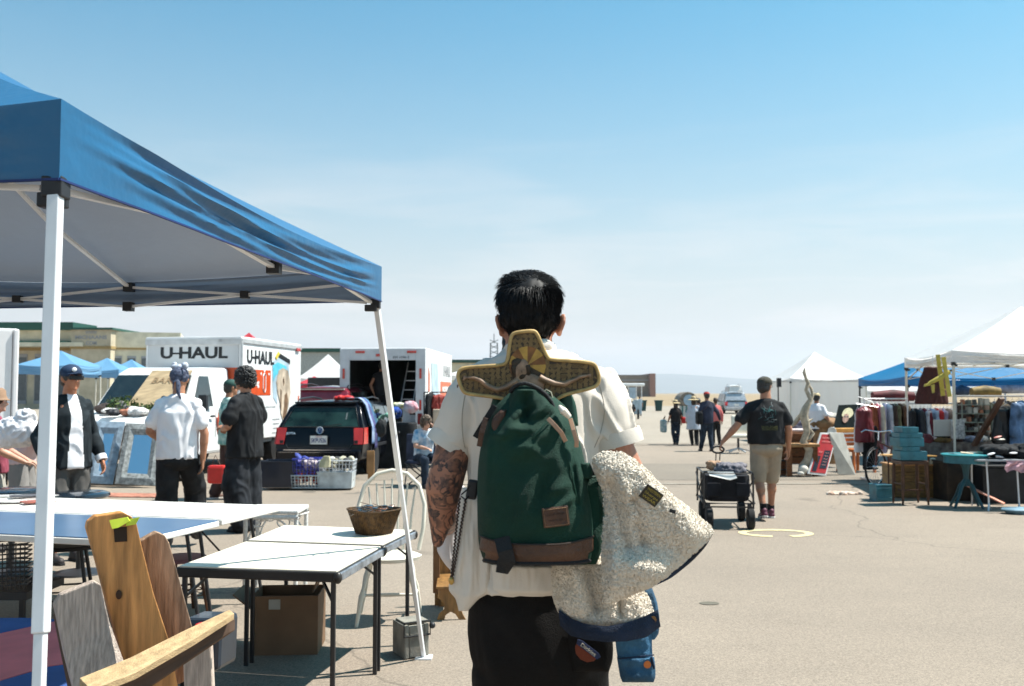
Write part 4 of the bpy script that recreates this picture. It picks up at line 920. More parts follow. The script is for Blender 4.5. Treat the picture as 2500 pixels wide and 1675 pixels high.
# 4: black tee, profile facing left, curly hair ---------------------------------------------------
man4 = human('dark curly haired person in a loose black tee and black trousers, arms folded', (X(600, 11.0), 11.0, 0), 1.15, 1.88, SK_TAN, dict(
    elL=(-.25, .02, 1.14), wrL=(-.07, .24, 1.10), palmL=(1, .3, 0), elR=(.25, .02, 1.14), wrR=(.05, .26, 1.13), palmR=(-1, .3, 0), anL=(-.09, -.05, .085)),
    C_blk, cloth('washed_black', (.025, .028, .034), .4), sleeve='short', girth=1.10, shoulder=1.1, hairstyle='curly', cloth_len=.80, seed=11, loose=1.8, head_turn=.15, wrinkle=.014)
# 5: teal print shirt -------------------------------------------------------------------------------
TEAL = mat('teal_print', (.015, .20, .19), .85, var=.1, vs=9, col2=(.50, .62, .55))
man5 = human('person in a teal and white printed shirt and green cap beside the truck', (X(562, 14.4), 14.4, 0), -.9, 1.80, SK_TAN, dict(
    elL=(-.23, .04, 1.14), wrL=(-.21, .10, .90), elR=(.22, .05, 1.13), wrR=(.12, .24, 1.06), palmR=(0, 1, .3), curlR=.9, anL=(-.12, -.16, .085)),
    TEAL, cloth('brown_trousers', (.06, .035, .03)), sleeve='short', girth=.98, hat=baseball(mat('green_cap', (.015, .06, .05), .8)), cloth_len=.80, seed=14, shoe=mat('brown_shoe', (.12, .06, .04), .6), loose=1.4)
# 6: capped man in dark jacket ------------------------------------------------------------------------
def jacketman(t, J, k, hp):
    sh_ = [c for c in t.children if c.name.startswith('shirt')][0]
    repaint(sh_, C_white, lambda c, n: c.y > .0 and abs(c.x) < .045*k+.045*(1.46*k-c.z))
    part('sunglasses', MB().box(hp((0, .094, .014)), (.13*k, .03*k, .04*k)), M_ink, t, bevel=.008)
    for s_, a in ((-1, 'L'), (1, 'R')): part('cuff', MB().cyl(J['wr'+a].lerp(J['el'+a], .16), J['wr'+a].lerp(J['el'+a], -.02), .052*k, .05*k, 14), C_white, t, smooth=40)
man6 = human('man in a navy cap, dark sunglasses and open dark jacket over a white shirt', (X(172, 9.0), 9.0, 0), -2.25, 1.86, skinmat('ruddy_skin', (.42, .17, .09)), dict(
    elL=(-.24, -.05, 1.13), wrL=(-.26, .10, .90), elR=(.24, -.06, 1.12), wrR=(.24, .08, .90)),
    C_dark, cloth('grey_shorts', (.09, .085, .08)), sleeve='long', shorts=True, girth=1.0, shoulder=.98, hat=baseball(mat('navy_cap', (.012, .03, .07), .8), patch=M_white), cloth_len=.84, extra=jacketman, seed=17, loose=1.5, wrinkle=.015)
# 7, 8: people at the left edge -------------------------------------------------------------------------
P_pink = cloth('pale_pink_cotton', (.60, .45, .45)); P_ber = cloth('berry_print', (.35, .08, .12), .3, )
human('person in a pale pink top bending over the goods, brown hair tied up', (X(58, 10.6), 10.6, 0), -1.5, 1.66, SK_LIGHT, dict(
    ch=(0, .16, 1.18), nk=(0, .26, 1.33), hd=(0, .36, 1.46), shL=(-.18, .22, 1.28), shR=(.18, .22, 1.28), elL=(-.22, .34, 1.02), wrL=(-.15, .50, .85), elR=(.22, .34, 1.02), wrR=(.15, .50, .85)),
    P_pink, cloth('grey_trousers', (.22, .21, .20)), hair=H_BROWN, hairstyle='thick', seed=21, loose=1.4)
pb = human('person in a berry red print top holding a white shopping bag by the tent pole', (X(-10, 9.6), 9.6, 0), -1.2, 1.62, SK_LIGHT, dict(elR=(.22, .10, 1.10), wrR=(.16, .32, .98), palmR=(0, 1, 0), elL=(-.22, .1, 1.10), wrL=(-.12, .32, .98), palmL=(0, 1, 0)),
    P_ber, cloth('stone_trousers', (.36, .34, .30)), hair=H_BROWN, hairstyle='long', seed=24, loose=1.4, hat=sunhat(mat('brown_hat', (.25, .15, .09), .8), .13))
c = P(42, 1050, 9.3); mb = MB(); mb.ell(c+V((0, 0, -.02)), (.24, .12, .15)); mb.ell(c+V((.08, 0, .12)), (.10, .07, .09)); mb.ell(c+V((-.10, 0, -.08)), (.12, .10, .10))
o = part('shopping_bag', blob(mb, .012, 1, folds(.016, (14, 14, 10), 31)), mat('white_bag_plastic', (.78, .76, .78), .4), None); _tag(o, 'crumpled white plastic shopping bag held at the picture edge', 'bag')
# walkers in the distance -----------------------------------------------------------------------------------
def far_person(label, px, feet, top_py, **kw):
    g_ = G(px, feet); h = CAM_H-(top_py-960)/F_PX*g_.y; sc_ = kw.pop('hs', 1.0); return human(label, g_, kw.pop('rz', 0), h*sc_, vox=.016, **kw)
w8 = far_person('woman in a straw sun hat, black top and dark jeans walking away', 1650, 1086, 975, hs=.97, rz=.05, top=C_blk, bottom=C_jean, skin=SK_TAN, sleeve='short', girth=1.1, hairstyle='long', hair=H_BLACK, hat=sunhat(STRAW, .21, M_woodm), seed=31, cloth_len=.82,
    pose=dict(wrL=(-.30, .02, .92), anL=(-.02, .1, .085), anR=(.03, -.12, .085), hpL=(-.085, 0, .9)))
w9 = far_person('woman in a pale grey tunic and wide straw hat walking with the group', 1694, 1088, 966, hs=.97, rz=-.1, top=cloth('pale_blue_linen', (.42, .46, .52)), bottom=C_blk, sleeve='long', hairstyle='long', hair=H_BROWN, hat=sunhat(STRAW, .20), cloth_len=.58, skirtlike=True, seed=34,
    pose=dict(anL=(-.05, .05, .085), anR=(.12, -.10, .085)))
w10 = far_person('man in a dark navy shirt and red cap walking with the group', 1727, 1102, 957, hs=1.0, rz=.1, top=C_navy, bottom=C_jean, sleeve='long', hat=baseball(mat('red_cap', (.42, .035, .03), .8)), seed=37, cloth_len=.82, girth=1.05,
    pose=dict(wrR=(.42, .10, .93), elR=(.32, 0, 1.15), anL=(-.16, .12, .085), anR=(.10, -.12, .085)))
w11 = far_person('person in a coral top half hidden behind the man with the red cap', 1748, 1087, 968, hs=.97, rz=0, top=cloth('coral_cotton', (.58, .16, .15)), bottom=C_blk, sleeve='long', hairstyle='short', hair=H_BROWN, seed=40, pose=dict(anR=(.16, .1, .085)))
far_person('person in a navy top and jeans walking just behind the woman in the tunic', 1706, 1086, 970, hs=.98, rz=0, top=cloth('mid_blue_cotton', (.12, .16, .24)), bottom=C_jean, sleeve='short', hairstyle='short', seed=42)
far_person('distant person in a cream hat and dark top carrying a tray past the lot', 1541, 1050, 972, hs=.97, rz=.1, top=C_blk, bottom=cloth('pale_grey_trousers', (.30, .29, .31)), hat=sunhat(mat('cream_hat', (.66, .58, .44), .8), .16), hairstyle='short', hair=H_BROWN, seed=43, sleeve='short', pose=dict(wrR=(.20, .3, 1.05), elR=(.25, .08, 1.12), palmR=(0, 1, 0)))
far_person('distant man in a blue shirt standing by the white roofed cart', 1562, 1016, 966, hs=.97, top=cloth('steel_blue', (.12, .24, .32)), bottom=cloth('blue_trousers', (.10, .14, .2)), hairstyle='short', hair=H_BROWN, seed=44)
far_person('distant man with a dark cap at the corner of the peaked white tent', 1893, 1035, 966, hs=.97, top=cloth('pale_shirt', (.5, .5, .5)), bottom=C_jean, hairstyle='short', seed=45)
# white tee man among the furniture
g12 = V((X(1992, 21.5), 21.5, 0))
far13 = human('man in a white tee, straw cap and dark shorts walking among the furniture', g12, -.5, 1.60, SK_TAN, dict(elR=(.27, -.05, 1.12), wrR=(.30, .04, .87), anL=(-.10, .2, .085), anR=(.1, -.2, .085)),
    C_white, cloth('charcoal_shorts', (.06, .055, .06)), shorts=True, hat=baseball(STRAW), seed=50, hairstyle='short', vox=.014)
# man inside the truck
human('man in a black shirt standing inside the open truck, one bare arm bent', w2(-1.30, .75, .79), rz2+.3, 1.62, SK_TAN, dict(elL=(-.30, .02, 1.10), wrL=(-.22, -.12, .88), palmL=(0, -.3, -1)), C_blk, C_blk, sleeve='none', seed=52, vox=.014, girth=1.05)
# seated woman
CH = MB(); cg = V((X(1030, 16.3), 16.3, 0))
cc = thing('camp_chair', 'dark blue folding camp chair with the curly haired woman in it', 'chair', cg, 0)
part('seat', MB().box((0, 0, .42), (.52, .50, .04)), C_navy, cc, bevel=.012); part('backrest', MB().box((-.02, .27, .66), (.54, .05, .46), (-.2, 0, 0)), C_navy, cc, bevel=.015)
for a, b in (((-.26, -.25, 0), (.26, -.25, .42)), ((.26, -.25, 0), (-.26, -.25, .42)), ((-.26, .25, 0), (.26, .25, .42)), ((.26, .25, 0), (-.26, .25, .42)), ((-.26, -.25, 0), (-.26, .25, .42)), ((.26, .25, 0), (.26, -.25, .42))):
    part('leg', MB().cyl(a, b, .011, n=8), M_blk, cc)
PAT = mat('blue_white_pattern', (.06, .22, .38), .8, var=.2, vs=11, col2=(.72, .74, .76))
human('curly haired woman in a blue and white patterned top sitting on a camp chair', (cg.x+.02, cg.y+.05, 0), 3.6, 1.62, SK_LIGHT, dict(
    pel=(0, 0, .53), ch=(0, .06, .85), nk=(0, .10, 1.04), hd=(0, .17, 1.17), shL=(-.18, .09, 1.0), shR=(.18, .09, 1.0), elL=(-.22, .26, .86), wrL=(-.10, .30, 1.06), palmL=(0, .3, 1), elR=(.22, .2, .76), wrR=(.08, .40, .72), palmR=(0, 1, 0),
    hpL=(-.10, .02, .52), hpR=(.10, .02, .52), knL=(-.14, .46, .52), knR=(.14, .46, .52), anL=(-.14, .48, .085), anR=(.14, .48, .085)), PAT, C_jean, sleeve='short', hair=mat('grey_brown_hair', (.14, .10, .07), .6, var=.4, vs=30), hairstyle='curly', seed=55, cloth_len=.52, vox=.013)
# bags carried by the walkers
def bag_at(name, label, c, sx, sy, sz, m, strap=None, cat='bag'):
    c = V(c); t = thing(name, label, cat, c); mb = MB().box((0, 0, 0), (sx, sy, sz)); part('bag_body', mb, m, t, bevel=min(sx, sy, sz)*.3)
    if strap: part('strap', MB().tube([V(q)-c for q in strap], .012, 6, flat=.4), strap and M_woodd, t)
    return t
q = V(w8.location); bag_at('tote_bag', 'large patterned tote bag hanging from the hand of the woman in black', q+V((-.37, .06, .58)), .16, .42, .40, mat('tote_print', (.42, .45, .48), .8, var=.3, vs=14, col2=(.05, .16, .15)), [q+V((-.37, -.08, .76)), q+V((-.32, .02, .90)), q+V((-.37, .16, .76))])
bag_at('shoulder_bag', 'small red shoulder bag on the hip of the woman in black', q+V((.24, -.02, .76)), .14, .24, .20, M_red, [q+V((.22, -.08, .85)), q+V((.0, -.15, 1.15)), q+V((-.14, -.08, 1.40))])
q = V(w10.location); bag_at('messenger_bag', 'black shoulder bag at the left side of the man in navy', q+V((-.22, -.02, .92)), .16, .36, .36, C_blk, [q+V((-.20, -.1, 1.08)), q+V((.0, -.16, 1.25)), q+V((.12, -.08, 1.42))])
q = P(530, 1158, 13.9); bag_at('shopping_bag', 'bright red shopping bag beside the truck wheel', q, .27, .14, .27, M_red, [q+V((-.08, 0, .13)), q+V((-.03, 0, .28)), q+V((.05, 0, .13))])
# ================================================================= THE MAN WITH THE BACKPACK
D0 = 2.42
def resamp(rows, n):
    """rows: (py, lx, rx, extra...) interpolated smoothly to n rows"""
    out = []
    t = [0]
    for a, b in zip(rows, rows[1:]): t.append(t[-1]+abs(b[0]-a[0])+1e-6)
    for i in range(n):
        s = t[-1]*i/(n-1); k = max(j for j in range(len(t)) if t[j] <= s+1e-9); k = min(k, len(rows)-2); f = (s-t[k])/(t[k+1]-t[k])
        p0, p1, p2, p3 = rows[max(k-1, 0)], rows[k], rows[k+1], rows[min(k+2, len(rows)-1)]
        o = []
        for a, b, c, d in zip(p0, p1, p2, p3):
            m1, m2 = (c-a)*.5, (d-b)*.5; f2, f3 = f*f, f*f*f
            o.append((2*f3-3*f2+1)*b+(f3-2*f2+f)*m1*.8+(-2*f3+3*f2)*c+(f3-f2)*m2*.8)
        out.append(tuple(o))
    return out
def slab(rows, d, nu=60, nv=60, thick=.02, bulge=.02, disp=None, dfn=None, px_space=True):
    """closed cloth slab, outline given in photo pixels at depth d, bulging towards the camera"""
    rr = resamp(rows, nv); F = []; B = []
    for j, r in enumerate(rr):
        py, lx, rx = r[:3]; dd = d+(r[3] if len(r) > 3 else 0); a, b = [], []
        for i in range(nu):
            u = i/(nu-1); px = lx+(rx-lx)*u; prof_ = sqrt(max(0, 1-(2*u-1)**2)); e = min(1, 6*min(u, 1-u), 6*min(j/(nv-1), 1-j/(nv-1)))
            D_ = dd + (dfn(px, py) if dfn else 0)
            f = P(px, py, D_-bulge*prof_*min(1, e+.3))
            if disp: f.y -= disp(px, py, f)*e
            a.append(f); b.append(P(px, py, D_+thick*e+.001))
        F.append(a); B.append(b)
    mb = MB(); k = len(F[0]); mb.rings(F, cap=False, wrap=False); n0 = len(mb.v)
    off = n0; mb.v += [tuple(p) for r in B for p in r]
    for j in range(nv-1):
        for i in range(k-1): mb.f.append((off+j*k+i, off+(j+1)*k+i, off+(j+1)*k+i+1, off+j*k+i+1))
    for j in range(nv-1):
        mb.f.append((j*k, (j+1)*k, off+(j+1)*k, off+j*k)); mb.f.append((j*k+k-1, off+j*k+k-1, off+(j+1)*k+k-1, (j+1)*k+k-1))
    for i in range(k-1):
        mb.f.append((i, off+i, off+i+1, i+1)); L = (nv-1)*k; mb.f.append((L+i, L+i+1, off+L+i+1, off+L+i))
    return mb
root = thing('person', 'dark haired man seen from behind in an off white short sleeved shirt and black trousers', 'person', (.045, D0, 0))
q = lambda px, py, d=D0: P(px, py, d)
u = U(D0)
# ---- body
mb = MB(); hc = q(1293, 752)
mb.ell(q(1294, 742), (.070, .090, .066), 24, 18); mb.ell(q(1292, 795, D0+.02), (.060, .072, .072), 20, 14); mb.ell(q(1288, 838, D0+.06), (.045, .045, .04), 14, 10)
cap(mb, q(1292, 800, D0+.01), q(1290, 900, D0+.0), .058, .066, 18)
cap(mb, q(1288, 892), q(1180, 940), .030, .035); cap(mb, q(1300, 892), q(1425, 940), .030, .035)
for px, py in ((1221, 797), (1369, 797)):
    s_ = -1 if px < 1290 else 1
    mb.ell(q(px, py-6, D0+.006), (.008, .020, .030), 14, 10, (0, s_*.30, s_*.5)); mb.ell(q(px-s_*3, py+14, D0+.01), (.008, .012, .014), 10, 8)
cap(mb, q(1292, 790, D0+.115), q(1292, 812, D0+.13), .012, .016)
mb.ellloft([(q(1300, p_).x, D0, q(1300, p_).z, rx, .075) for p_, rx in ((1420, .13), (1300, .12), (1150, .12), (1000, .12), (945, .10))], 20)
# left arm: upper arm, elbow, forearm reaching forward
for a, b, r0, r1 in (((1150, 960, D0), (1112, 1080, D0-.01), .055, .047), ((1112, 1080, D0-.01), (1083, 1190, D0-.02), .046, .0465), ((1083, 1190, D0-.02), (1078, 1262, D0-.01), .0465, .034), ((1078, 1262, D0-.01), (1069, 1322, D0+.0), .034, .016),
        ((1080, 1262, D0), (1086, 1272, D0+.14), .036, .040), ((1086, 1272, D0+.14), (1098, 1258, D0+.30), .038, .026)):
    cap(mb, q(*a), q(*b), r0, r1, 18)
hand(mb, q(1098, 1258, D0+.30), (.05, 1, .1), (-1, 0, 0), 1, 1.1, side=1)
for a, b, r0, r1 in (((1440, 955, D0), (1500, 1085, D0-.005), .055, .047), ((1500, 1085, D0-.005), (1545, 1180, D0), .046, .042), ((1545, 1180, D0), (1520, 1195, D0+.26), .042, .027)):
    cap(mb, q(*a), q(*b), r0, r1, 18)
hand(mb, q(1520, 1195, D0+.26), (-.2, 1, 0), (0, 0, 1), 1, .8, side=1)
tat = skinmat('tattooed_skin', (.40, .175, .105)); t_ = tat.node_tree
def tattoo(mt):
    t = mt.node_tree; b = t.nodes['Principled BSDF']; src = b.inputs['Base Color'].links[0].from_socket
    tc = NN(t, 'ShaderNodeTexCoord'); o = tc.outputs['Object']
    def rng(x, a, b2, c, d):
        k = NN(t, 'ShaderNodeMapRange', interpolation_type='SMOOTHSTEP'); [setattr(k.inputs[i+1], 'default_value', z) for i, z in enumerate((a, b2, c, d))]; t.links.new(x, k.inputs[0]); return k.outputs[0]
    def mth(op, a, b2):
        m = NN(t, 'ShaderNodeMath', operation=op)
        for i, z in enumerate((a, b2)):
            if hasattr(z, 'is_output'): t.links.new(z, m.inputs[i])
            else: m.inputs[i].default_value = z
        return m.outputs[0]
    n1 = NN(t, 'ShaderNodeTexNoise'); n1.inputs['Scale'].default_value = 17; n1.inputs['Detail'].default_value = 2.2; n1.inputs['Distortion'].default_value = 2.6; t.links.new(o, n1.inputs['Vector'])
    leaf = rng(n1.outputs[0], .455, .515, 0, 1)
    v = NN(t, 'ShaderNodeTexVoronoi'); v.inputs['Scale'].default_value = 15; t.links.new(o, v.inputs['Vector'])
    # petal rings round scattered rose centres
    sw = mth('SINE', mth('MULTIPLY', mth('ADD', v.outputs['Distance'], mth('MULTIPLY', n1.outputs[0], .25)), 34), 0)
    petals = mth('MULTIPLY', rng(sw, .25, .7, 0, 1), rng(v.outputs['Distance'], .46, .58, 1, 0))
    n3 = NN(t, 'ShaderNodeTexNoise'); n3.inputs['Scale'].default_value = 60; n3.inputs['Detail'].default_value = 3; t.links.new(o, n3.inputs['Vector'])
    shade = mth('MULTIPLY', leaf, rng(n3.outputs[0], .38, .62, .45, 1))
    ink = mth('MULTIPLY', mth('MAXIMUM', shade, mth('MULTIPLY', petals, .85)), .92)
    sx = NN(t, 'ShaderNodeSeparateXYZ'); t.links.new(o, sx.inputs[0])
    ink = mth('MULTIPLY', ink, rng(sx.outputs[0], -.12, -.10, 1, 0))       # the left arm only
    t.links.new(MIXC(t, ink, src, (.022, .022, .026)), b.inputs['Base Color'])
tattoo(tat)
body = part('body', blob(mb, .0062, 2), tat, root, world=True)
for s_ in (-1, 1):
    e = part('eye', MB().ell(q(1293+s_*31, 740, D0+.089), .0115, 8, 6), MATS['eye_white'], root, world=True, smooth=60)
    part('iris', MB().ell(q(1293+s_*31, 740, D0+.0985), .0052, 8, 6), M_ink, e, world=True, smooth=60)
# beard along the jaw
mb = MB(); mb.ell(q(1246, 846, D0+.045), (.024, .036, .030), 14, 10); mb.ell(q(1292, 862, D0+.09), (.05, .04, .03), 14, 10); mb.ell(q(1238, 822, D0+.045), (.012, .02, .03))
part('beard', blob(mb, .006, 1, lambda c: .004*NZ.noise(c*70)), H_BLACK, root, world=True)
# ---- hair: scalp mass plus combed locks
HR = mat('glossy_black_hair', (.006, .0055, .006), .58, var=.35, vs=60, spec=.22, stretch=(4, 4, .8))
mb = MB(); hcen = q(1293, 742); mb.ell(q(1293, 740, D0-.0), (.0765, .098, .077), 26, 18); mb.ell(q(1293, 772, D0-.025), (.0735, .068, .056), 22, 14); mb.ell(q(1292, 806, D0-.03), (.056, .038, .032), 18, 12)
mb.ell(q(1285, 706, D0+.03), (.066, .07, .042), 18, 12)
hobj = part('hair', blob(mb, .006, 2, lambda c: .0028*NZ.noise(V((c.x*60, c.y*60, c.z*22)))), HR, root, world=True)
rng = random.Random(3); mb = MB(); C0 = q(1293, 735, D0)
for i in range(7500):
    a = rng.uniform(0, 2*pi); zf = rng.uniform(-.80, 1) if rng.random() < .8 else rng.uniform(.3, 1); rr = sqrt(1-zf*zf) if abs(zf) < 1 else 0
    if zf < -.1 and sin(a) > .1: continue
    n = V((cos(a)*rr, sin(a)*rr, zf)); rad = V((.0775, .098, .0775 if zf > 0 else .085)); c = C0+V((n.x*rad.x*(1 if zf > -.3 else 1-.35*(-zf-.3)), n.y*rad.y*(1 if zf > -.3 else 1-.3*(-zf-.3)), n.z*rad.z))+V((0, 0, -.002))
    ok_, c_, nn_, _ = hobj.closest_point_on_mesh(c-root.location)
    if ok_: c = c_+root.location; n = nn_
    down = V((0, 0, -1)); tg = down-n*down.dot(n)
    side = V((rng.uniform(-.5, .5)+.3*n.x, .55 if zf > .45 else 0, 0)); up = .9 if zf > .6 else 0
    d = (tg*(1 if zf < .55 else .35)+side*(1.3 if zf > .4 else .35)+n*(rng.uniform(.05, .35) if zf > .1 else .06)+V((0, 0, up*.15))).normalized()
    L = rng.uniform(.018, .036)*(1 if zf > -.3 else .7); b_ = c+d*L*.5+n*.002; e = c+d*L-n*.003+V((0, 0, -.002)); w_ = rng.uniform(.0004, .0010)
    mb.tube([c-n*.002, b_, e], [w_, w_*.9, .0002], 3)
part('hair_locks', mb, HR, root, world=True, smooth=60, kind='stuff')
# ---- shirt
SH = mat('off_white_linen', (.64, .575, .50), .88, var=.05, vs=5, bump=.10, bs=260, spec=.15)
mb = MB(); rows = [(846,1240,1348,.058), (860,1222,1392,.078), (885,1186,1428,.098), (915,1155,1460,.115), (960,1138,1478,.13), (1010,1136,1478,.135), (1100,1140,1474,.135), (1200,1140,1462,.13), (1300,1132,1452,.125), (1380,1122,1450,.13), (1434,1130,1446,.135)]
LL = []
for py, lx, rx, ry in resamp(rows, 24):
    c = q((lx+rx)/2, py); LL.append((c.x, c.y+(.01 if py < 870 else 0), c.z, (rx-lx)/2*u, ry))
mb.ellloft(LL, 30)
def sleeve(pts):
    for (a, b) in zip(pts, pts[1:]): cap(mb, q(*a[:3]), q(*b[:3]), a[3], b[3], 20)
sleeve([(1185, 925, D0, .050), (1160, 952, D0, .064), (1132, 1010, D0, .068), (1112, 1062, D0, .063)])
sleeve([(1415, 920, D0, .050), (1448, 952, D0, .066), (1478, 1010, D0, .070), (1494, 1052, D0, .066)])
def shirtfold(c):
    p = V((c.x*7, c.y*7, c.z*3.2)); n1 = NZ.noise(p+V((NZ.noise(p*.8)*1.4, 0, NZ.noise(p*.8+V((9, 9, 9))))))
    n2 = NZ.noise(V((c.x*16+c.z*7, c.y*13, c.z*6-c.x*5))); r_ = max(0, 1-abs(n2)*4.5)
    side = 1.5 if c.x > .15 else .8
    return side*(.010*n1+.0075*r_-.003)
shirt = part('shirt', blob(mb, .0058, 3, shirtfold), SH, root, world=True)
def seam(name, pts, par, surf, r=.0011, m=None):
    loc = [wmat(par).inverted() @ V(p) for p in pts]; res = []
    for a in loc:
        h = surf.ray_cast(a-V((0, .5, 0)), V((0, 1, 0))); res.append(h[1]+V((0, -.0004, 0)) if h[0] else a)
    return part(name, MB().tube(res, r, 5), m, par)
SM = mat('shirt_seam', (.40, .35, .29), .9)
seam('armhole_seam', [q(1148-14*sin(pi*t)-6*t, 925+190*t) for t in [i/14 for i in range(15)]], root, shirt, m=SM); seam('armhole_seam', [q(1452+20*sin(pi*t)-6*t, 925+165*t) for t in [i/14 for i in range(15)]], root, shirt, m=SM)
# rolled cuffs on the sleeves
def cuff(c, ax, r, wdt):
    c = V(c); z = V(ax).normalized(); x = z.cross(V((0, 1, 0))).normalized(); y = z.cross(x); rg = []
    for s, rr in ((-wdt/2, r*.97), (-wdt/2, r*1.03), (0, r*1.07), (wdt/2, r*1.06), (wdt/2, r*.97)):
        rg.append([c+z*s+x*cos(a)*rr*(1+.03*NZ.noise(V((a, s*9, c.x))))+y*sin(a)*rr*.92 for a in [2*pi*i/32 for i in range(32)]])
    return MB().rings(rg, cap=False)
part('sleeve_cuff', cuff(q(1103, 1082), q(1088, 1122)-q(1120, 1040)+V((-.02, 0, .0)), .060, .034), SH, root, world=True, smooth=50)
part('sleeve_cuff', cuff(q(1498, 1072), q(1508, 1115)-q(1490, 1045), .070, .036), SH, root, world=True, smooth=50)
part('collar', MB().tube([q(1245, 850, D0-.045), q(1290, 842, D0-.07), q(1335, 842, D0-.05), q(1348, 850, D0+.0), q(1330, 866, D0+.06), q(1250, 866, D0+.06), q(1240, 856, D0)], .011, 8, closed=True, flat=1.4), SH, root, world=True, smooth=60)
cf = lambda px, py, f: .006*NZ.noise(V((px*.05, py*.012, 3)))+.003*NZ.noise(V((px*.12, py*.02, 9)))
part('shirt_front_panel', slab([(1190, 1128, 1160), (1250, 1120, 1205), (1330, 1108, 1210), (1400, 1100, 1208), (1440, 1096, 1206), (1462, 1112, 1170), (1492, 1120, 1142)], D0-.09, 50, 60, .004, .02, cf), SH, root, world=True, smooth=60)
part('shirt_tail', slab([(1380, 1200, 1400), (1420, 1204, 1400), (1440, 1206, 1390, -.0), (1452, 1230, 1380)], D0-.135, 50, 24, .004, .014, cf), SH, root, world=True, smooth=60)
# ---- trousers
TR = mat('black_trousers', (.006, .0048, .0044), .8, var=.3, vs=9, bump=.3, bs=300, spec=.2)
mb = MB(); rows = [(1412,1172,1440,.112), (1450,1152,1468,.122), (1520,1146,1488,.135), (1600,1155,1492,.135), (1660,1172,1470,.12)]
mb.ellloft([(q((a[1]+a[2])/2, a[0]).x, D0, q(0, a[0]).z, (a[2]-a[1])/2*u, a[3]) for a in resamp(rows, 14)], 28)
hl, hr_ = q(1238, 1640), q(1400, 1640)
for h, kn, an in ((hl, V((hl.x+.0, D0+.10, .50)), V((hl.x, D0+.16, .10))), (hr_, V((hr_.x, D0-.0, .50)), V((hr_.x, D0-.16, .10)))):
    cap(mb, h, kn, .088, .072, 18); cap(mb, kn, an, .070, .062, 16)
part('trousers', blob(mb, .009, 2, folds(.005, (9, 9, 5), 61)), TR, root, world=True)
mb = MB()
for an in (V((hl.x, D0+.16, .10)), V((hr_.x, D0-.16, .10))):
    m2 = MB(); cap(m2, an+V((0, -.04, -.05)), an+V((0, .15, -.055)), .044, .038); part('shoe', blob(m2, .009, 1), SHOE, root, world=True)
pk = part('hip_pocket', slab([(1530, 1385, 1492), (1590, 1390, 1497), (1640, 1400, 1485)], D0-.125, 20, 20, .004, .012), TR, root, world=True, smooth=60)
pc = P(1432, 1590, 2.265); Mx = frame(pc, (.80, 0, -.60), (.60, 0, .80))
mb = MB(); arc = [(-.030, .010), (-.028, -.008), (-.017, -.020), (0, -.024), (.017, -.020), (.028, -.008), (.030, .010)]
pt = part('pocket_patch', MB().prism([Mx @ V((x, y, 0)) for x, y in arc], V((0, .004, 0))), mat('patch_orange', (.15, .03, .012), .8, bump=.4, bs=300), root, world=True, bevel=.001)
part('patch_band', MB().prism([Mx @ V((x, y, .002)) for x, y in ((-.034, .010), (-.030, .0), (.030, .0), (.034, .010), (.025, .014), (-.025, .014))], V((0, -.003, 0))), mat('patch_navy', (.02, .03, .08), .8), pt, world=True)
L_ = text('Dickies', .012, pt, mat('thread_cream', (.45, .42, .36), .8), wmat(pt).inverted() @ Mx @ Matrix.Translation((0, .006, .006)), width=.042)
# ================================================================= BACKPACK
GR = mat('green_canvas', (.0035, .036, .021), .8, var=.16, vs=7, bump=.5, bs=420, spec=.3); GR2 = mat('green_canvas_edge', (.006, .045, .027), .6)
LE = mat('brown_leather', (.085, .036, .018), .5, var=.25, vs=14, bump=.4, bs=160, spec=.4); LE2 = mat('tan_leather_pull', (.40, .235, .15), .5, var=.1); STR = mat('black_webbing', (.012, .012, .013), .75, bump=.4, bs=300)
DB = 2.19; ub = U(DB)
bp = thing('backpack', 'dark green canvas backpack with brown leather base worn on the back', 'backpack', P(1310, 1390, DB))
RID = [ # x0,y0,x1,y1,width,amp (photo pixels, metres)
 (1262,1010,1225,1060,20,.012), (1300,1000,1262,1032,9,-.006), (1352,1010,1275,1080,9,-.007), (1345,1030,1268,1100,22,.009), (1300,1045,1250,1050,14,.008), (1335,985,1300,1020,10,.006),
 (1318,1110,1288,1090,12,.006), (1340,1140,1310,1240,16,-.008), (1398,1105,1408,1230,6,-.006), (1375,1070,1400,1130,12,.006), (1420,1150,1425,1250,12,.006), (1380,1180,1340,1210,10,.005), (1400,1215,1350,1250,9,.005),
 (1230,1100,1200,1250,30,.006), (1195,1040,1185,1200,10,.005), (1285,965,1280,1040,10,-.007), (1345,990,1375,1050,9,.006), (1200,1060,1250,1065,9,.004), (1300,1200,1240,1300,26,.005)]
def ridge(px, py):
    s = 0
    for x0, y0, x1, y1, w_, a in RID:
        dx, dy = x1-x0, y1-y0; t = max(0, min(1, ((px-x0)*dx+(py-y0)*dy)/(dx*dx+dy*dy))); r = sqrt((px-x0-dx*t)**2+(py-y0-dy*t)**2)
        s += 1.7*a*math.exp(-(r/w_)**2)*(.4+.6*sin(pi*min(1, max(0, t*.8+.1))))
    s += .006*NZ.noise(V((px*.018, py*.018, 0)))+.0025*NZ.noise(V((px*.06+py*.03, py*.04, 4)))
    return s
def shell(rows, d, nu, nv, ryk=1., disp=ridge, pw=.72):
    rg = []
    for r in resamp(rows, nv):
        py, lx, rx, ry = r[:4]; ring = []
        for i in range(nu):
            a = 2*pi*i/nu; ca, sa = cos(a), sin(a); px = (lx+rx)/2+(rx-lx)/2*math.copysign(abs(ca)**pw, ca); y = math.copysign(abs(sa)**pw, sa)*ry*ryk
            f = P(px, py, d+y)
            if y < 0 and disp: f.y -= disp(px, py)*min(1, -y/ry*1.5)
            ring.append(f)
        rg.append(ring)
    return MB().rings(rg)
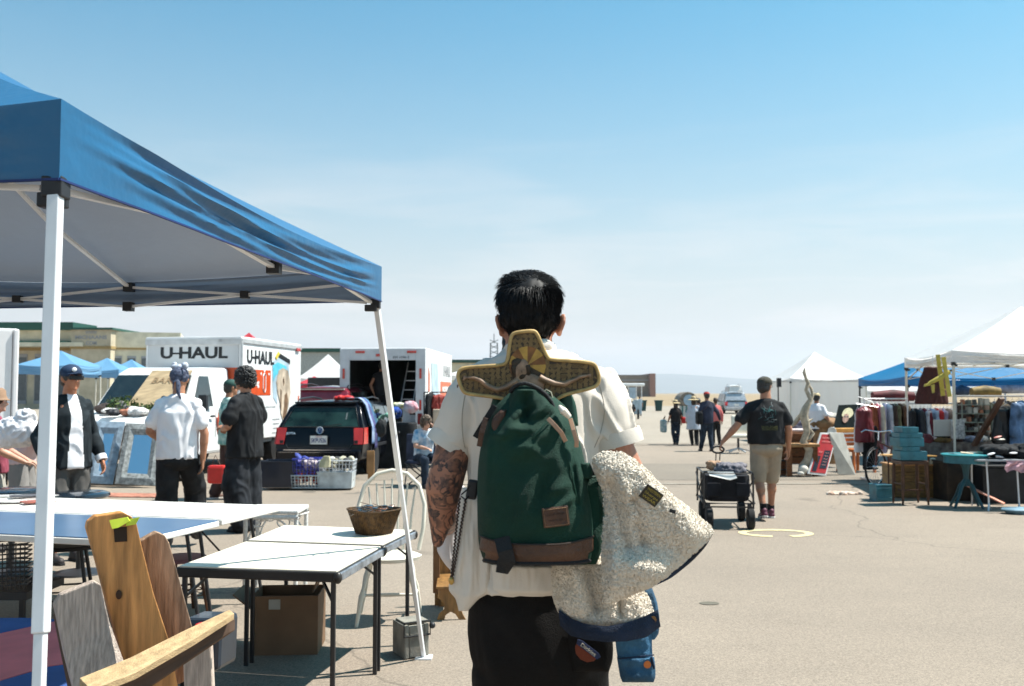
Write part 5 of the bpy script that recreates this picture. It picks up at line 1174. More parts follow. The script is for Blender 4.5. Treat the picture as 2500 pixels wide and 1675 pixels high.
rows = [(952,1252,1330,.030), (966,1236,1350,.050), (990,1212,1378,.072), (1025,1192,1400,.092), (1080,1176,1416,.108), (1130,1168,1428,.117), (1200,1165,1440,.124), (1280,1166,1452,.126), (1335,1170,1452,.122), (1368,1182,1446,.112), (1379,1200,1432,.08)]
part('main_compartment', shell(rows, DB, 120, 110), GR, bp, world=True, smooth=70)
# hood of cloth pulled up in front of the plaque, with a black bound edge
hood = [(938, 1268, 1292, -.0), (950, 1252, 1318), (975, 1240, 1345), (1010, 1222, 1368), (1045, 1205, 1380), (1075, 1215, 1360)]
part('top_flap', slab([(a[0], a[1], a[2]) for a in hood], DB-.045, 70, 60, .02, .045, lambda px, py, f: ridge(px, py)*1.2+.004*NZ.noise(V((px*.05, py*.02, 2)))), GR, bp, world=True, smooth=70)
part('flap_binding', MB().tube([P(a, b, DB-.055-c_) for a, b, c_ in ((1246, 957, 0), (1256, 944, .01), (1268, 938, .016), (1282, 936, .02), (1300, 941, .02), (1318, 951, .018), (1334, 965, .014), (1346, 982, .01), (1352, 996, .006))], .0048, 8), STR, bp, world=True, smooth=60)
part('flap_seam', MB().tube([P(1352-(82*t), 1012+92*t, DB-.098-.02*sin(pi*t)) for t in [i/14 for i in range(15)]], .0022, 6), GR2, bp, world=True)
part('side_seam', MB().tube([P(1378+34*t-8*(1-t)**2, 1048+190*t, DB-.090-.012*sin(pi*t)) for t in [i/14 for i in range(15)]], .0022, 6), GR2, bp, world=True)
def strip(pts, w_, m, name, th=.003, par=bp):
    """flat strap along points"""
    P_ = [V(p) for p in pts]; rg = []
    for i, p in enumerate(P_):
        t = (P_[min(i+1, len(P_)-1)]-P_[max(i-1, 0)]).normalized(); s = t.cross(V((0, 1, 0))).normalized(); nrm = s.cross(t).normalized(); ww = w_ if not isinstance(w_, list) else w_[i]
        rg.append([p-s*ww/2-nrm*th/2, p+s*ww/2-nrm*th/2, p+s*ww/2+nrm*th/2, p-s*ww/2+nrm*th/2])
    return part(name, MB().rings(rg), m, par, world=True, bevel=.0008)
strip([P(1338, 1022, DB-.118), P(1352, 1036, DB-.128), P(1370, 1056, DB-.130), P(1381, 1078, DB-.122)], .0095, LE2, 'zip_pull'); strip([P(1392, 1022, DB-.085), P(1400, 1050, DB-.098), P(1408, 1078, DB-.100), P(1407, 1092, DB-.096)], .0095, LE2, 'zip_pull')
part('zip_toggle', MB().tube([P(1366, 992, DB-.085), P(1376, 1004, DB-.098), P(1390, 1018, DB-.092)], [.004, .009, .006], 8), mat('bright_toggle', (.75, .66, .55), .3), bp, world=True, smooth=60)
part('leather_tab', slab([(1000, 1222, 1236), (1020, 1204, 1237), (1040, 1200, 1228), (1062, 1208, 1212)], DB-.072, 16, 20, .003, .014), LE, bp, world=True, smooth=60)
strip([P(1208, 990, DB-.05), P(1190, 1018, DB-.05), P(1172, 1048, DB-.045), P(1160, 1068, DB-.04)], .013, STR, 'webbing_tail'); strip([P(1186, 1020, DB-.055), P(1176, 1056, DB-.06), P(1170, 1090, DB-.055)], .012, LE, 'leather_tail')
part('grab_loop', MB().tube([P(1326, 965, DB-.03), P(1334, 952, DB-.03), P(1344, 958, DB-.03), P(1350, 978, DB-.03)], .006, 8, flat=.5), mat('grey_green_webbing', (.12, .12, .085), .7), bp, world=True, smooth=60)
part('shoulder_strap', slab([(955, 1372, 1392), (985, 1362, 1405), (1015, 1368, 1410), (1040, 1385, 1412)], DB+.06, 16, 24, .012, .010), GR2, bp, world=True, smooth=60)
part('shoulder_strap', slab([(965, 1205, 1222), (990, 1198, 1225), (1025, 1188, 1205)], DB+.06, 16, 24, .012, .010), GR2, bp, world=True, smooth=60)
# leather base band follows the shell
band = []
for j in range(10):
    f = j/9; ring = []
    for i in range(61):
        a = pi+pi*i/60; ca, sa = cos(a), sin(a); top = 1330-22*abs(ca)**2+ (10 if False else 0); py = top+ (1376-8*abs(ca)**3-top)*f; lx, rx, ry = 1170+ (12*f if f > .6 else 0), 1452-(10*f if f > .6 else 0), .127-.012*max(0, f-.6)*2
        px = (lx+rx)/2+(rx-lx)/2*math.copysign(abs(ca)**.72, ca); yy = -abs(sa)**.72*ry; ring.append(P(px, py-14*(1-abs(ca)**2)*0, DB+yy-.0045-.002*sin(px*.05)))
    band.append(ring)
part('leather_base', MB().rings(band, cap=False, wrap=False), LE, bp, world=True, smooth=60)
part('base_seam', MB().tube([p+V((0, -.001, .0)) for p in band[0]], .0022, 6), mat('dark_thread', (.03, .016, .01), .6), bp, world=True); part('base_edge', MB().tube(band[-1], .005, 6), STR, bp, world=True)
strip([P(1225, 1312, DB-.123), P(1233, 1345, DB-.136), P(1240, 1372, DB-.130), P(1232, 1384, DB-.115), P(1214, 1378, DB-.10)], .034, STR, 'bottom_loop', .004)
pm = frame(P(1357, 1262, DB-.131), (1, 0, .12), (-.12, -.04, 1))
lp = part('leather_patch', MB().box((0, 0, 0), (.057, .043, .004)), LE, bp, bevel=.002); lp.data.transform(wmat(bp).inverted() @ pm)
text('CALIFORNIA', .0065, lp, mat('burnt_leather', (.03, .013, .008), .6), wmat(bp).inverted() @ pm @ Matrix.Translation((0, .006, .0022)), name='stamped_lettering', width=.040, ext=.0004); text('MADE IN USA', .005, lp, MATS['burnt_leather'], wmat(bp).inverted() @ pm @ Matrix.Translation((0, -.007, .0022)), name='stamped_lettering', width=.03, ext=.0004)
part('patch_stitching', MB().tube([pm @ V((x, y, .0024)) for x, y in ((-.025, -.018), (.025, -.018), (.025, .018), (-.025, .018))], .0006, 4, closed=True), mat('tan_thread', (.3, .17, .09), .7), lp, world=True)
# open side pocket
pr = [(1164, 1412, 1486), (1220, 1414, 1484), (1280, 1418, 1478), (1340, 1424, 1470), (1378, 1436, 1456)]
part('side_pocket', slab(pr, DB-.035, 40, 40, .07, .016, lambda px, py, f: .004*NZ.noise(V((px*.03, py*.02, 7)))), GR, bp, world=True, smooth=60)
part('pocket_lining', slab([(1150, 1418, 1470), (1158, 1416, 1484), (1170, 1420, 1482)], DB+.03, 16, 12, .01, .004), STR, bp, world=True)
part('pocket_rim', MB().tube([P(1411, 1168, DB-.045), P(1440, 1165, DB-.055), P(1486, 1161, DB-.04), P(1478, 1152, DB+.03), P(1450, 1146, DB+.05)], .003, 6), GR2, bp, world=True)
part('folded_cloth', slab([(1130, 1416, 1440), (1150, 1410, 1448), (1170, 1404, 1444)], DB-.06, 16, 16, .03, .012), GR, bp, world=True, smooth=60)
part('hip_belt', slab([(1290, 1462, 1474), (1325, 1466, 1488), (1350, 1470, 1492), (1380, 1478, 1490), (1396, 1484, 1489)], DB-.02, 12, 20, .006, .006), mat('navy_webbing', (.012, .018, .035), .7), bp, world=True, smooth=60)
part('hip_buckle', MB().box(P(1153, 1195, DB+.06), (.026, .02, .046), (0, .15, 0)), M_plast, bp, world=True, bevel=.005)
part('cord', MB().tube([P(1126, 1208, DB+.05), P(1140, 1196, DB+.05), P(1148, 1185, DB+.05)], .0018, 5).tube([P(1126, 1212, DB+.05), P(1136, 1220, DB+.04), P(1144, 1212, DB+.05)], .0018, 5), STR, bp, world=True)
# ================================================================= WOODEN CRUCIFIX in the backpack
DC = 2.235; uc = U(DC)
zz = lambda X_, Y_: (1020+X_*.3189, 640+Y_*.3189)
outl = [(722,556),(752,538),(880,524),(912,542),(945,625),(992,730),(1024,748),(1180,756),(1335,770),(1368,800),(1390,880),(1384,930),(1345,962),(1180,1000),(1100,1025),(1056,1058),(1040,1120),(1020,1300),(740,1300),(715,1100),(690,1060),(640,1040),(500,1022),(375,1008),(342,985),(312,900),(306,865),(318,830),(352,808),(500,798),(655,788),(686,760),(696,680),(708,590)]
def smoothpoly(pts, it=2):
    for _ in range(it): pts = [p for a, b in zip(pts, pts[1:]+pts[:1]) for p in ((a[0]*.75+b[0]*.25, a[1]*.75+b[1]*.25), (a[0]*.25+b[0]*.75, a[1]*.25+b[1]*.75))]
    return pts
ol = smoothpoly(outl); cr = thing('crucifix', 'carved wooden crucifix plaque with a golden rim sticking out of the green backpack', 'crucifix', P(1290, 1030, DC))
pw_ = lambda a, b, off=0: P(*zz(a, b), DC-off)
part('plaque_board', MB().prism([pw_(a, b) for a, b in ol], (0, .012, 0)), mat('plaque_dark', (.075, .048, .024), .5, var=.3, vs=30, stretch=(1, 1, 2.2)), cr, world=True, bevel=.002)
GOLD = mat('golden_rim', (.50, .33, .13), .6, var=.18, vs=40, spec=.3)
part('rim', MB().tube([pw_(a, b, .002) for a, b in ol], .0044, 8, closed=True), GOLD, cr, world=True, smooth=60)
def inpoly(x, y, poly):
    c = False
    for (x0, y0), (x1, y1) in zip(poly, poly[1:]+poly[:1]):
        if (y0 > y) != (y1 > y) and x < (x1-x0)*(y-y0)/(y1-y0)+x0: c = not c
    return c
cx_, cy_ = (sum(p[i] for p in ol)/len(ol) for i in (0, 1))
rng = random.Random(9); mb = MB(); hcx, hcy, hr2 = 840, 790, 145
for bx in range(320, 1390, 42):
    for by in range(530, 1060, 38):
        ang = rng.choice((.0, .5, 1.0, 1.57, 2.1, 2.6)); 
        for k in range(-3, 4):
            x = bx+k*6*-sin(ang); y = by+k*6*cos(ang); dx, dy = cos(ang)*15, sin(ang)*15
            if all(inpoly(x+s*(dx+10), y+s*(dy+10), ol) for s in (-1, 1)) and (x-hcx)**2+(y-hcy)**2 > hr2**2 and inpoly(x+14, y, ol) and inpoly(x-14, y, ol):
                mb.beam(pw_(x-dx, y-dy, .0008), pw_(x+dx, y+dy, .0008), .0007, .0012)
part('engraved_hatching', mb, mat('hatch_gold', (.27, .17, .065), .5), cr, world=True, kind='stuff')
A1 = mat('inlay_amber', (.48, .27, .05), .4, var=.15, vs=50); A2 = mat('inlay_brown', (.22, .085, .02), .4, var=.2, vs=50)
for k in range(8):
    a0, a1 = pi*1.15-(pi*1.3)*k/8, pi*1.15-(pi*1.3)*(k+1)/8; pts = [(hcx, hcy)]+[(hcx+cos(a0+(a1-a0)*i/5)*140, hcy-sin(a0+(a1-a0)*i/5)*145) for i in range(6)]
    part('halo_ray', MB().prism([pw_(a, b, .0012+.0004*(k % 2)) for a, b in pts], (0, .001, 0)), (A2, A1)[k % 2], cr, world=True)
FL = mat('carved_figure', (.30, .18, .11), .5, var=.25, vs=60, spec=.4); FD = mat('carved_hair', (.045, .026, .012), .55, var=.3, vs=80)
mb = MB(); m2 = lambda a, b, o=.004: pw_(a, b, o)
mb.ell(m2(790, 822), (.018, .008, .026), 14, 10, (0, .35, 0))
mb.tube([m2(770, 905), m2(735, 925), m2(680, 955), m2(610, 978), m2(540, 950), m2(480, 905), m2(430, 885), m2(385, 885)], [.014, .014, .013, .011, .0105, .0095, .008, .006], 8, flat=.6)
mb.tube([m2(930, 880), m2(980, 905), m2(1050, 930), m2(1120, 935), m2(1190, 905), m2(1240, 880), m2(1290, 870)], [.015, .014, .013, .011, .0095, .008, .006], 8, flat=.6)
mb.ell(m2(860, 950), (.034, .007, .030), 16, 10); mb.ell(m2(870, 1000), (.028, .007, .03), 16, 10)
for s_, cx2, cy2 in ((-1, 375, 885), (1, 1300, 868)):
    for k in range(4): mb.tube([m2(cx2, cy2+k*5-8), m2(cx2+s_*18, cy2+k*9-14), m2(cx2+s_*30, cy2+k*12-8)], .0017, 5)
part('carved_figure', blob(mb, .0022, 1), FL, cr, world=True)
mb = MB(); mb.ell(m2(775, 782, .004), (.020, .006, .014), 14, 10, (0, .3, 0)); mb.tube([m2(735, 800), m2(742, 850), m2(760, 900)], [.008, .007, .003], 8).tube([m2(835, 790), m2(848, 840), m2(850, 880)], [.008, .007, .003], 8).ell(m2(795, 868, .006), (.011, .005, .010), 10, 8)
part('carved_hair', blob(mb, .0025, 1), FD, cr, world=True)
part('carved_face_line', MB().tube([m2(775, 828, .010), m2(787, 838, .0105)], .0008, 4).tube([m2(800, 815, .010), m2(812, 820, .0105)], .0008, 4).tube([m2(790, 822, .0105), m2(798, 845, .0115)], .0012, 4).tube([m2(788, 858, .010), m2(806, 852, .010)], .0008, 4), FD, cr, world=True)
# ================================================================= SHERPA JACKET over the right arm
FLC = mat('cream_fleece', (.76, .68, .57), .95, var=.10, vs=22, bump=.5, bs=420, spec=.1, col2=(.68, .60, .50)); DEN = mat('blue_denim', (.030, .105, .19), .8, var=.35, vs=9, bump=.5, bs=320); DEND = mat('indigo_denim', (.008, .020, .050), .8, var=.3, vs=9, bump=.5, bs=320)
def fleece(px, py, f):
    p = V((f.x*100, f.y*50, f.z*100)); p += V((NZ.noise(p*.9), 0, NZ.noise(p*.9+V((4, 4, 4)))))*.35
    d0 = NZ.voronoi(p)[0][0]
    return .0046*max(0, 1-d0*1.3)**.55 + .0016*NZ.noise(f*170) + .010*NZ.noise(V((px*.012+py*.004, py*.010, 5)))
DJ = 2.13
jk = thing('jacket', 'denim jacket with cream fleece lining draped over the arm of the backpack wearer', 'jacket', P(1560, 1660, DJ))
def j1fold(px, py, f):
    s = fleece(px, py, f)
    for x0, y0, x1, y1, w_, a in ((1492,1190,1535,1340,20,-.030), (1545,1225,1572,1330,16,-.022), (1520,1180,1550,1260,14,.016), (1610,1200,1690,1290,40,.016), (1500,1370,1610,1395,26,.014), (1575,1330,1650,1340,22,-.010), (1488,1340,1500,1450,14,.014)):
        dx, dy = x1-x0, y1-y0; t = max(0, min(1, ((px-x0)*dx+(py-y0)*dy)/(dx*dx+dy*dy))); r = sqrt((px-x0-dx*t)**2+(py-y0-dy*t)**2); s += a*math.exp(-(r/w_)**2)
    return s
r1 = [(1104, 1470, 1516), (1120, 1448, 1545), (1150, 1452, 1580), (1200, 1472, 1630), (1245, 1476, 1686), (1280, 1474, 1728), (1300, 1472, 1741), (1320, 1471, 1726), (1360, 1470, 1682), (1400, 1470, 1634), (1430, 1472, 1592), (1455, 1474, 1530), (1470, 1478, 1498)]
r1 = [(a, b+3*NZ.noise(V((a*.09, 1, 0)))+2*NZ.noise(V((a*.3, 4, 0))), c+4*NZ.noise(V((a*.08, 8, 0)))) for a, b, c in resamp(r1, 60)]
part('fleece_front', slab(r1, DJ, 190, 210, .012, .042, j1fold, lambda px, py: .10*max(0, (px-1560)/180)**1.5), FLC, jk, world=True, smooth=80)
def curls(src, n, seed, name):
    rg_ = random.Random(seed); me = src.data; ps = [p for p in me.polygons if p.normal.y < -.15]; tot = 0; cum = []
    for p in ps: tot += p.area; cum.append(tot)
    import bisect; mb = MB()
    for i in range(n):
        p = ps[min(len(ps)-1, bisect.bisect(cum, rg_.random()*tot))]; c = p.center; nn_ = p.normal; t1_ = nn_.cross(V((rg_.uniform(-1, 1), rg_.uniform(-1, 1), rg_.uniform(-1, 1)))).normalized(); b_ = nn_.cross(t1_); r = rg_.uniform(.0022, .0042)
        mb.tube([c+t1_*r*cos(a)*(1-a*.07)+nn_*(r*.5*sin(a)+.0004)+b_*r*.28*a for a in (0, .9, 1.8, 2.7, 3.6)], [.0012, .0016, .0015, .0012, .0006], 3)
    return part(name, mb, FLC, src.parent, smooth=60, kind='stuff')
def j2fold(px, py, f):
    s = fleece(px, py, f)
    for x0, y0, x1, y1, w_, a in ((1430,1380,1455,1490,16,-.030), (1400,1370,1420,1480,18,.016), (1510,1440,1515,1500,8,-.02), (1370,1440,1380,1500,12,.01)):
        dx, dy = x1-x0, y1-y0; t = max(0, min(1, ((px-x0)*dx+(py-y0)*dy)/(dx*dx+dy*dy))); r = sqrt((px-x0-dx*t)**2+(py-y0-dy*t)**2); s += a*math.exp(-(r/w_)**2)
    return s
r2 = [(1362, 1350, 1485), (1400, 1348, 1500), (1430, 1350, 1560), (1460, 1352, 1582), (1490, 1362, 1594), (1512, 1380, 1604), (1528, 1410, 1575), (1534, 1440, 1530)]
part('fleece_back', slab(r2, DJ+.085, 130, 110, .012, .05, j2fold), FLC, jk, world=True, smooth=80)
for k_, (o_, n_) in enumerate([(c, 13000 if c.name == 'fleece_front' else 7500) for c in jk.children if c.name.startswith('fleece_')]): curls(o_, n_, k_, 'fleece_curls')
hb = [(1363, 1492, 1368, 1528), (1395, 1514, 1392, 1552), (1430, 1527, 1430, 1562), (1480, 1533, 1480, 1568), (1530, 1524, 1530, 1566), (1575, 1508, 1578, 1556), (1606, 1492, 1613, 1530)]
rg = []
HB = [tuple(v) for v in [tuple(a) for a in hb]]
for j in range(40):
    s = j/39*(len(hb)-1); k = min(int(s), len(hb)-2); f = s-k; a = [hb[k][i]*(1-f)+hb[k+1][i]*f for i in range(4)]; bul = .045*sin(pi*j/39)+.012+.004*NZ.noise(V((j*.3, 0, 0)))
    rg.append([P(a[0], a[1]-4, DJ+.075-bul), P((a[0]+a[2])/2, (a[1]+a[3])/2, DJ+.068-bul), P(a[2], a[3], DJ+.075-bul), P(a[2], a[3], DJ+.085-bul), P(a[0], a[1]-4, DJ+.085-bul)])
part('denim_hem', MB().rings(rg), DEND, jk, world=True, smooth=50)
part('hem_button', MB().lathe([(0, -.003), (.008, -.003), (.008, .003), (0, .003)], P(1594, 1512, DJ+.052), 14, axis='y'), mat('dull_brass', (.2, .12, .06), .35, .8), jk, world=True)
dn = lambda px, py, f: .006*NZ.noise(V((px*.03, py*.05, 3)))+.0025*NZ.noise(V((px*.10, py*.09, 6)))
part('denim_outer', slab([(1436, 1560, 1592), (1470, 1566, 1604), (1510, 1572, 1610), (1545, 1578, 1608), (1562, 1588, 1598)], DJ+.11, 24, 40, .01, .014, dn), DEN, jk, world=True, smooth=60)
part('denim_underside', slab([(1296, 1728, 1741), (1330, 1700, 1726), (1370, 1660, 1690), (1410, 1612, 1640), (1428, 1596, 1604)], DJ+.135, 14, 40, .010, .006), DEND, jk, world=True, smooth=60)
sl = part('denim_sleeve', slab([(1540, 1500, 1592), (1580, 1504, 1592), (1610, 1508, 1594)], DJ+.10, 30, 40, .03, .016, dn), DEN, jk, world=True, smooth=60)
part('sleeve_cuff', slab([(1604, 1506, 1597), (1630, 1510, 1600), (1652, 1514, 1600), (1666, 1520, 1596)], DJ+.095, 30, 20, .035, .017, dn), DEN, sl, world=True, smooth=60)
part('cuff_seam', MB().tube([P(1507+9*i, 1609-1.0*i, DJ+.076-.004*sin(pi*i/10)) for i in range(11)], .0016, 5), DEND, sl, world=True)
part('cuff_button', MB().lathe([(0, -.003), (.0085, -.003), (.0085, .002), (.005, .004), (0, .004)], P(1580, 1622, DJ+.082), 16, axis='y'), mat('copper_button', (.45, .16, .06), .3, .9), sl, world=True)
part('cuff_slit', MB().tube([P(1590, 1604, DJ+.085), P(1597, 1632, DJ+.085)], .003, 5), DEND, sl, world=True)
lm = frame(P(1590, 1210, DJ-.098+.02), (.86, .25, -.60), (.58, -.2, .80))
lb = part('label_patch', MB().box((0, 0, 0), (.046, .034, .003)), mat('black_label', (.03, .026, .018), .6), jk, bevel=.001); lb.data.transform(wmat(jk).inverted() @ lm)
for k, s_ in enumerate(('WESTERN', 'Sherpa', 'WEAR')): text(s_, .0085, lb, mat('gold_thread', (.35, .27, .05), .5), wmat(jk).inverted() @ lm @ Matrix.Translation((0, .0095-.0095*k, .0018)), name='woven_lettering', width=.036, ext=.0005)
part('care_tag', MB().box(P(1642, 1248, DJ-.062), (.014, .003, .008), (0, .3, 0)), M_ink, jk, world=True, bevel=.001)
# ================================================================= bag and beads at the left hip
sb = slab([(1186, 1126, 1134), (1230, 1112, 1130), (1270, 1094, 1126), (1310, 1078, 1122), (1340, 1067, 1118), (1362, 1076, 1113), (1382, 1090, 1109), (1392, 1100, 1106)], 2.62, 30, 50, .01, .03, cf)
single('cloth_bag', sb, mat('white_cloth_bag', (.70, .66, .66), .8), 'thin white cloth bag carried in front, showing beside the tattooed elbow', 'bag', smooth=60)
bd = thing('beaded_strap', 'pair of dark braided bead strands hanging between the tattooed arm and the shirt', 'strap', P(1104, 1420, 2.30))
for x0, x1 in ((1122, 1101), (1137, 1104)):
    mb = MB(); n = 46
    for i in range(n):
        t = i/(n-1); c = P(x0+(x1-x0)*t, 1218+198*t, 2.31); mb.ell(c+V((.0012*(-1)**i, 0, 0)), (.0026, .0026, .0034), 6, 4)
    part('bead_strand', mb, mat('dark_bead', (.045, .022, .014), .35), bd, world=True, smooth=60, kind='stuff')
part('clasp', MB().ell(P(1102, 1418, 2.31), (.007, .005, .010)), mat('brass_clasp', (.5, .32, .1), .3, .7), bd, world=True, smooth=60)
# ================================================================= TABLES AND GOODS UNDER THE BLUE CANOPY
def obox(name, label, cat, c, size, rz, m, bevel=.004, group=None):
    return single(name, MB().box(c, size, (0, 0, rz)), m, label, cat, bevel=bevel, group=group)
M_tabletop = mat('white_plastic_top', (.74, .71, .66), .35, var=.05, vs=9, bump=.1, bs=200)
M_lam = mat('cream_laminate', (.70, .64, .53), .4, var=.07, vs=14); M_rimb = mat('dark_table_rim', (.025, .022, .02), .4, var=.2); M_alurim = mat('scuffed_alu_rim', (.36, .40, .45), .35, .6, var=.25, vs=20, bump=.3, bs=80)
M_legd = mat('dark_steel_leg', (.016, .016, .018), .4, spec=.5)
def folding_table(label, far_r, wdir, L, Wd, z, top, rim, legm, group=None, slant=True, rimh=.045):
    """far_r: far right corner (x, y); wdir: unit vector pointing left along the length"""
    ux = V((wdir[0], wdir[1], 0)).normalized(); uy = V((-ux.y, ux.x, 0));
    if uy.y > 0: uy = -uy                                    # towards the camera
    o = V((far_r[0], far_r[1], 0)); c = o+ux*L/2+uy*Wd/2; t = thing('folding_table', label, 'table', c, math.atan2(-ux.y, -ux.x), group)
    rc = lambda a, b, zz_: o+ux*a+uy*b+V((0, 0, zz_))
    part('tabletop', MB().prism([rc(.008, .008, z-.012), rc(L-.008, .008, z-.012), rc(L-.008, Wd-.008, z-.012), rc(.008, Wd-.008, z-.012)], (0, 0, .014)), top, t, world=True, bevel=.004)
    part('rim', MB().prism([rc(0, 0, z-rimh), rc(L, 0, z-rimh), rc(L, Wd, z-rimh), rc(0, Wd, z-rimh)], (0, 0, rimh-.006)), rim, t, world=True, bevel=.006)
    for a in ((.16, .0) if slant else (.05, 0)), :
        pass
    for ea in (0, 1):
        x_in = .22 if slant else .035; x_ft = .10 if slant else .035
        A_ = x_in if ea == 0 else L-x_in; F_ = x_ft if ea == 0 else L-x_ft
        for b in (.06, Wd-.06) if slant else (.03, Wd-.03):
            part('leg', MB().cyl(rc(A_, b, z-rimh), rc(F_, b, 0.0), .013, n=10), legm, t, world=True, smooth=40)
        part('leg_brace', MB().cyl(rc(A_*.6+F_*.4, .06, z*.6), rc(A_*.6+F_*.4, Wd-.06, z*.6), .009, n=8), legm, t, world=True, smooth=40) if slant else None
        part('fold_strut', MB().cyl(rc(F_*.7+A_*.3, Wd/2, z*.45), rc(A_+(.32 if ea == 0 else -.32), Wd/2, z-rimh), .007, n=8), legm, t, world=True, smooth=40) if slant else None
    return t
wd = V((-.966, .258, 0))
folding_table('long all white plastic folding table, the farther of the pair', (-1.78, 7.28), wd, 2.9, .80, .74, M_tabletop, M_tabletop, M_legd)
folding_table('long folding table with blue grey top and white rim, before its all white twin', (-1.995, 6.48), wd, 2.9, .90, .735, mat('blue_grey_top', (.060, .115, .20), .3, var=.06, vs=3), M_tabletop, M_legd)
# card tables
fl, fr_, br, bl = G(430, 1383, .72), G(825, 1396, .72), G(935, 1334, .72), G(598, 1322, .72)
def card_table(label, cs_, z, rimside):
    cs_ = [V((p.x, p.y, 0)) for p in cs_]; c = sum(cs_, V())/4; t = thing('card_table', label, 'table', c)
    ins = lambda p, d: p+(c-p).normalized()*d
    part('tabletop', MB().prism([ins(p, .014)+V((0, 0, z-.012)) for p in cs_], (0, 0, .014)), M_lam, t, world=True, bevel=.003)
    part('rim', MB().prism([p+V((0, 0, z-.055)) for p in cs_], (0, 0, .050)), M_rimb, t, world=True, bevel=.008)
    a, b = cs_[1], cs_[2]; n = (b-a).cross(V((0, 0, 1))).normalized()
    part('side_rail', MB().beam(a+n*.004+V((0, 0, z-.030)), b+n*.004+V((0, 0, z-.030)), .016, .040), M_alurim, t, world=True, bevel=.004)
    for p in cs_:
        q_ = ins(p, .045); part('leg', MB().beam(q_+V((0, 0, z-.05)), q_, .024), M_legd, t, world=True, bevel=.004)
        part('leg_bracket', MB().beam(q_+V((0, 0, z-.16)), ins(p, .17)+V((0, 0, z-.06)), .012), M_legd, t, world=True)
    for p in (cs_[1], cs_[2]): part('corner_cap', MB().ell(p+V((0, 0, z-.03)), (.022, .022, .03), 10, 8), M_rimb, t, world=True, smooth=60)
    return t
card_table('cream topped card table with black legs, nearest the camera', [fl, fr_, br, bl], .72, 0)
d1 = (br-fr_); gap = d1.normalized()*.012
f2l, f2r = bl+gap, br+gap; b2l, b2r = G(692, 1282, .725), G(1012, 1294, .725)
card_table('cream topped card table holding the wicker basket', [f2l, f2r, b2r, b2l], .725, 0)
# basket with sunglasses
bc = G(912, 1303, .728); bc.y += .02; bk = thing('basket', 'brown woven basket full of sunglasses on the card table', 'basket', bc)
WK = mat('wicker', (.10, .05, .014), .6, var=.35, vs=40, bump=.5, bs=200); n = 40
def bring(z, r, wob=.004): return [V((cos(a)*r*1.12*(1+.035*cos(4*a)), sin(a)*r*(1+.03*cos(4*a)), z+.004*cos(2*a))) for a in [2*pi*i/n for i in range(n)]]
part('basket_wall', MB().rings([bring(.002, .098), bring(.05, .112), bring(.10, .127), bring(.145, .142), bring(.145, .136), bring(.10, .12), bring(.03, .10)], cap=True), WK, bk, smooth=60)
part('rim', MB().tube(bring(.148, .145), .006, 6, closed=True), WK, bk, smooth=60)
mb = MB()
for i in range(60):
    a = 2*pi*i/60; tw = .35; mb.tube([V((cos(a+tw*t)*(.099+.045*t+.003)*1.12, sin(a+tw*t)*(.099+.045*t+.003), .004+.142*t)) for t in (0, .33, .66, 1)], .0022, 4)
part('woven_strand', mb, WK, bk, kind='stuff')
rng = random.Random(4); 
for i in range(16):
    x, y = rng.uniform(-.10, .10), rng.uniform(-.08, .08); z = .135+rng.uniform(0, .045)-(x*x+y*y)*1.5; a = rng.uniform(0, 3)
    m3 = MB(); Rz = Euler((rng.uniform(-.6, .6), rng.uniform(-.5, .5), a)).to_matrix()
    for s_ in (-1, 1): m3.ell(V((x, y, z))+Rz @ V((s_*.024, 0, 0)), (.020, .016, .005), 10, 6, (0, 0, a)); m3.beam(V((x, y, z))+Rz @ V((s_*.045, 0, 0)), V((x, y, z))+Rz @ V((s_*.045, .07, -.01)), .003)
    m3.beam(V((x, y, z))+Rz @ V((-.008, 0, .003)), V((x, y, z))+Rz @ V((.008, 0, .003)), .003)
    o = part('sunglasses', m3, (M_glassd, mat('amber_lens', (.2, .07, .02), .08, coat=.6), mat('mirror_lens', (.35, .38, .4), .08, .9))[i % 3], None, smooth=60)
    o.location = bc; _tag(o, 'pair of sunglasses heaped in the wicker basket', 'sunglasses', 'sunglasses heaped in the basket')
# cardboard box under the table
g = G(690, 1600); cbx = thing('cardboard_box', 'open brown cardboard box on the asphalt under the cream card tables', 'box', (g.x, g.y+.16, 0), .06)
w_, d_, h_ = .40, .34, .36
for c_, s_ in (((0, -d_/2, h_/2), (w_, .006, h_)), ((0, d_/2, h_/2), (w_, .006, h_)), ((-w_/2, 0, h_/2), (.006, d_, h_)), ((w_/2, 0, h_/2), (.006, d_, h_)), ((0, 0, .004), (w_, d_, .006))): part('box_panel', MB().box(c_, s_), M_card, cbx)
part('box_flap', MB().box((w_/2-.02, .05, h_+.07), (.008, .26, .16), (0, .35, 0)), M_card, cbx); part('box_flap', MB().box((-w_/2-.06, 0, h_-.04), (.008, .30, .15), (0, -.9, 0)), M_card, cbx)
part('packing_tape', MB().box((-.06, -d_/2-.004, h_-.05), (.07, .002, .06)), mat('tape', (.34, .33, .29), .35), cbx)
part('box_filler', MB().ell((.02, .02, h_*.72), (.16, .12, .05), 14, 8), mat('crumpled_paper', (.25, .17, .10), .9, var=.3), cbx, smooth=0)
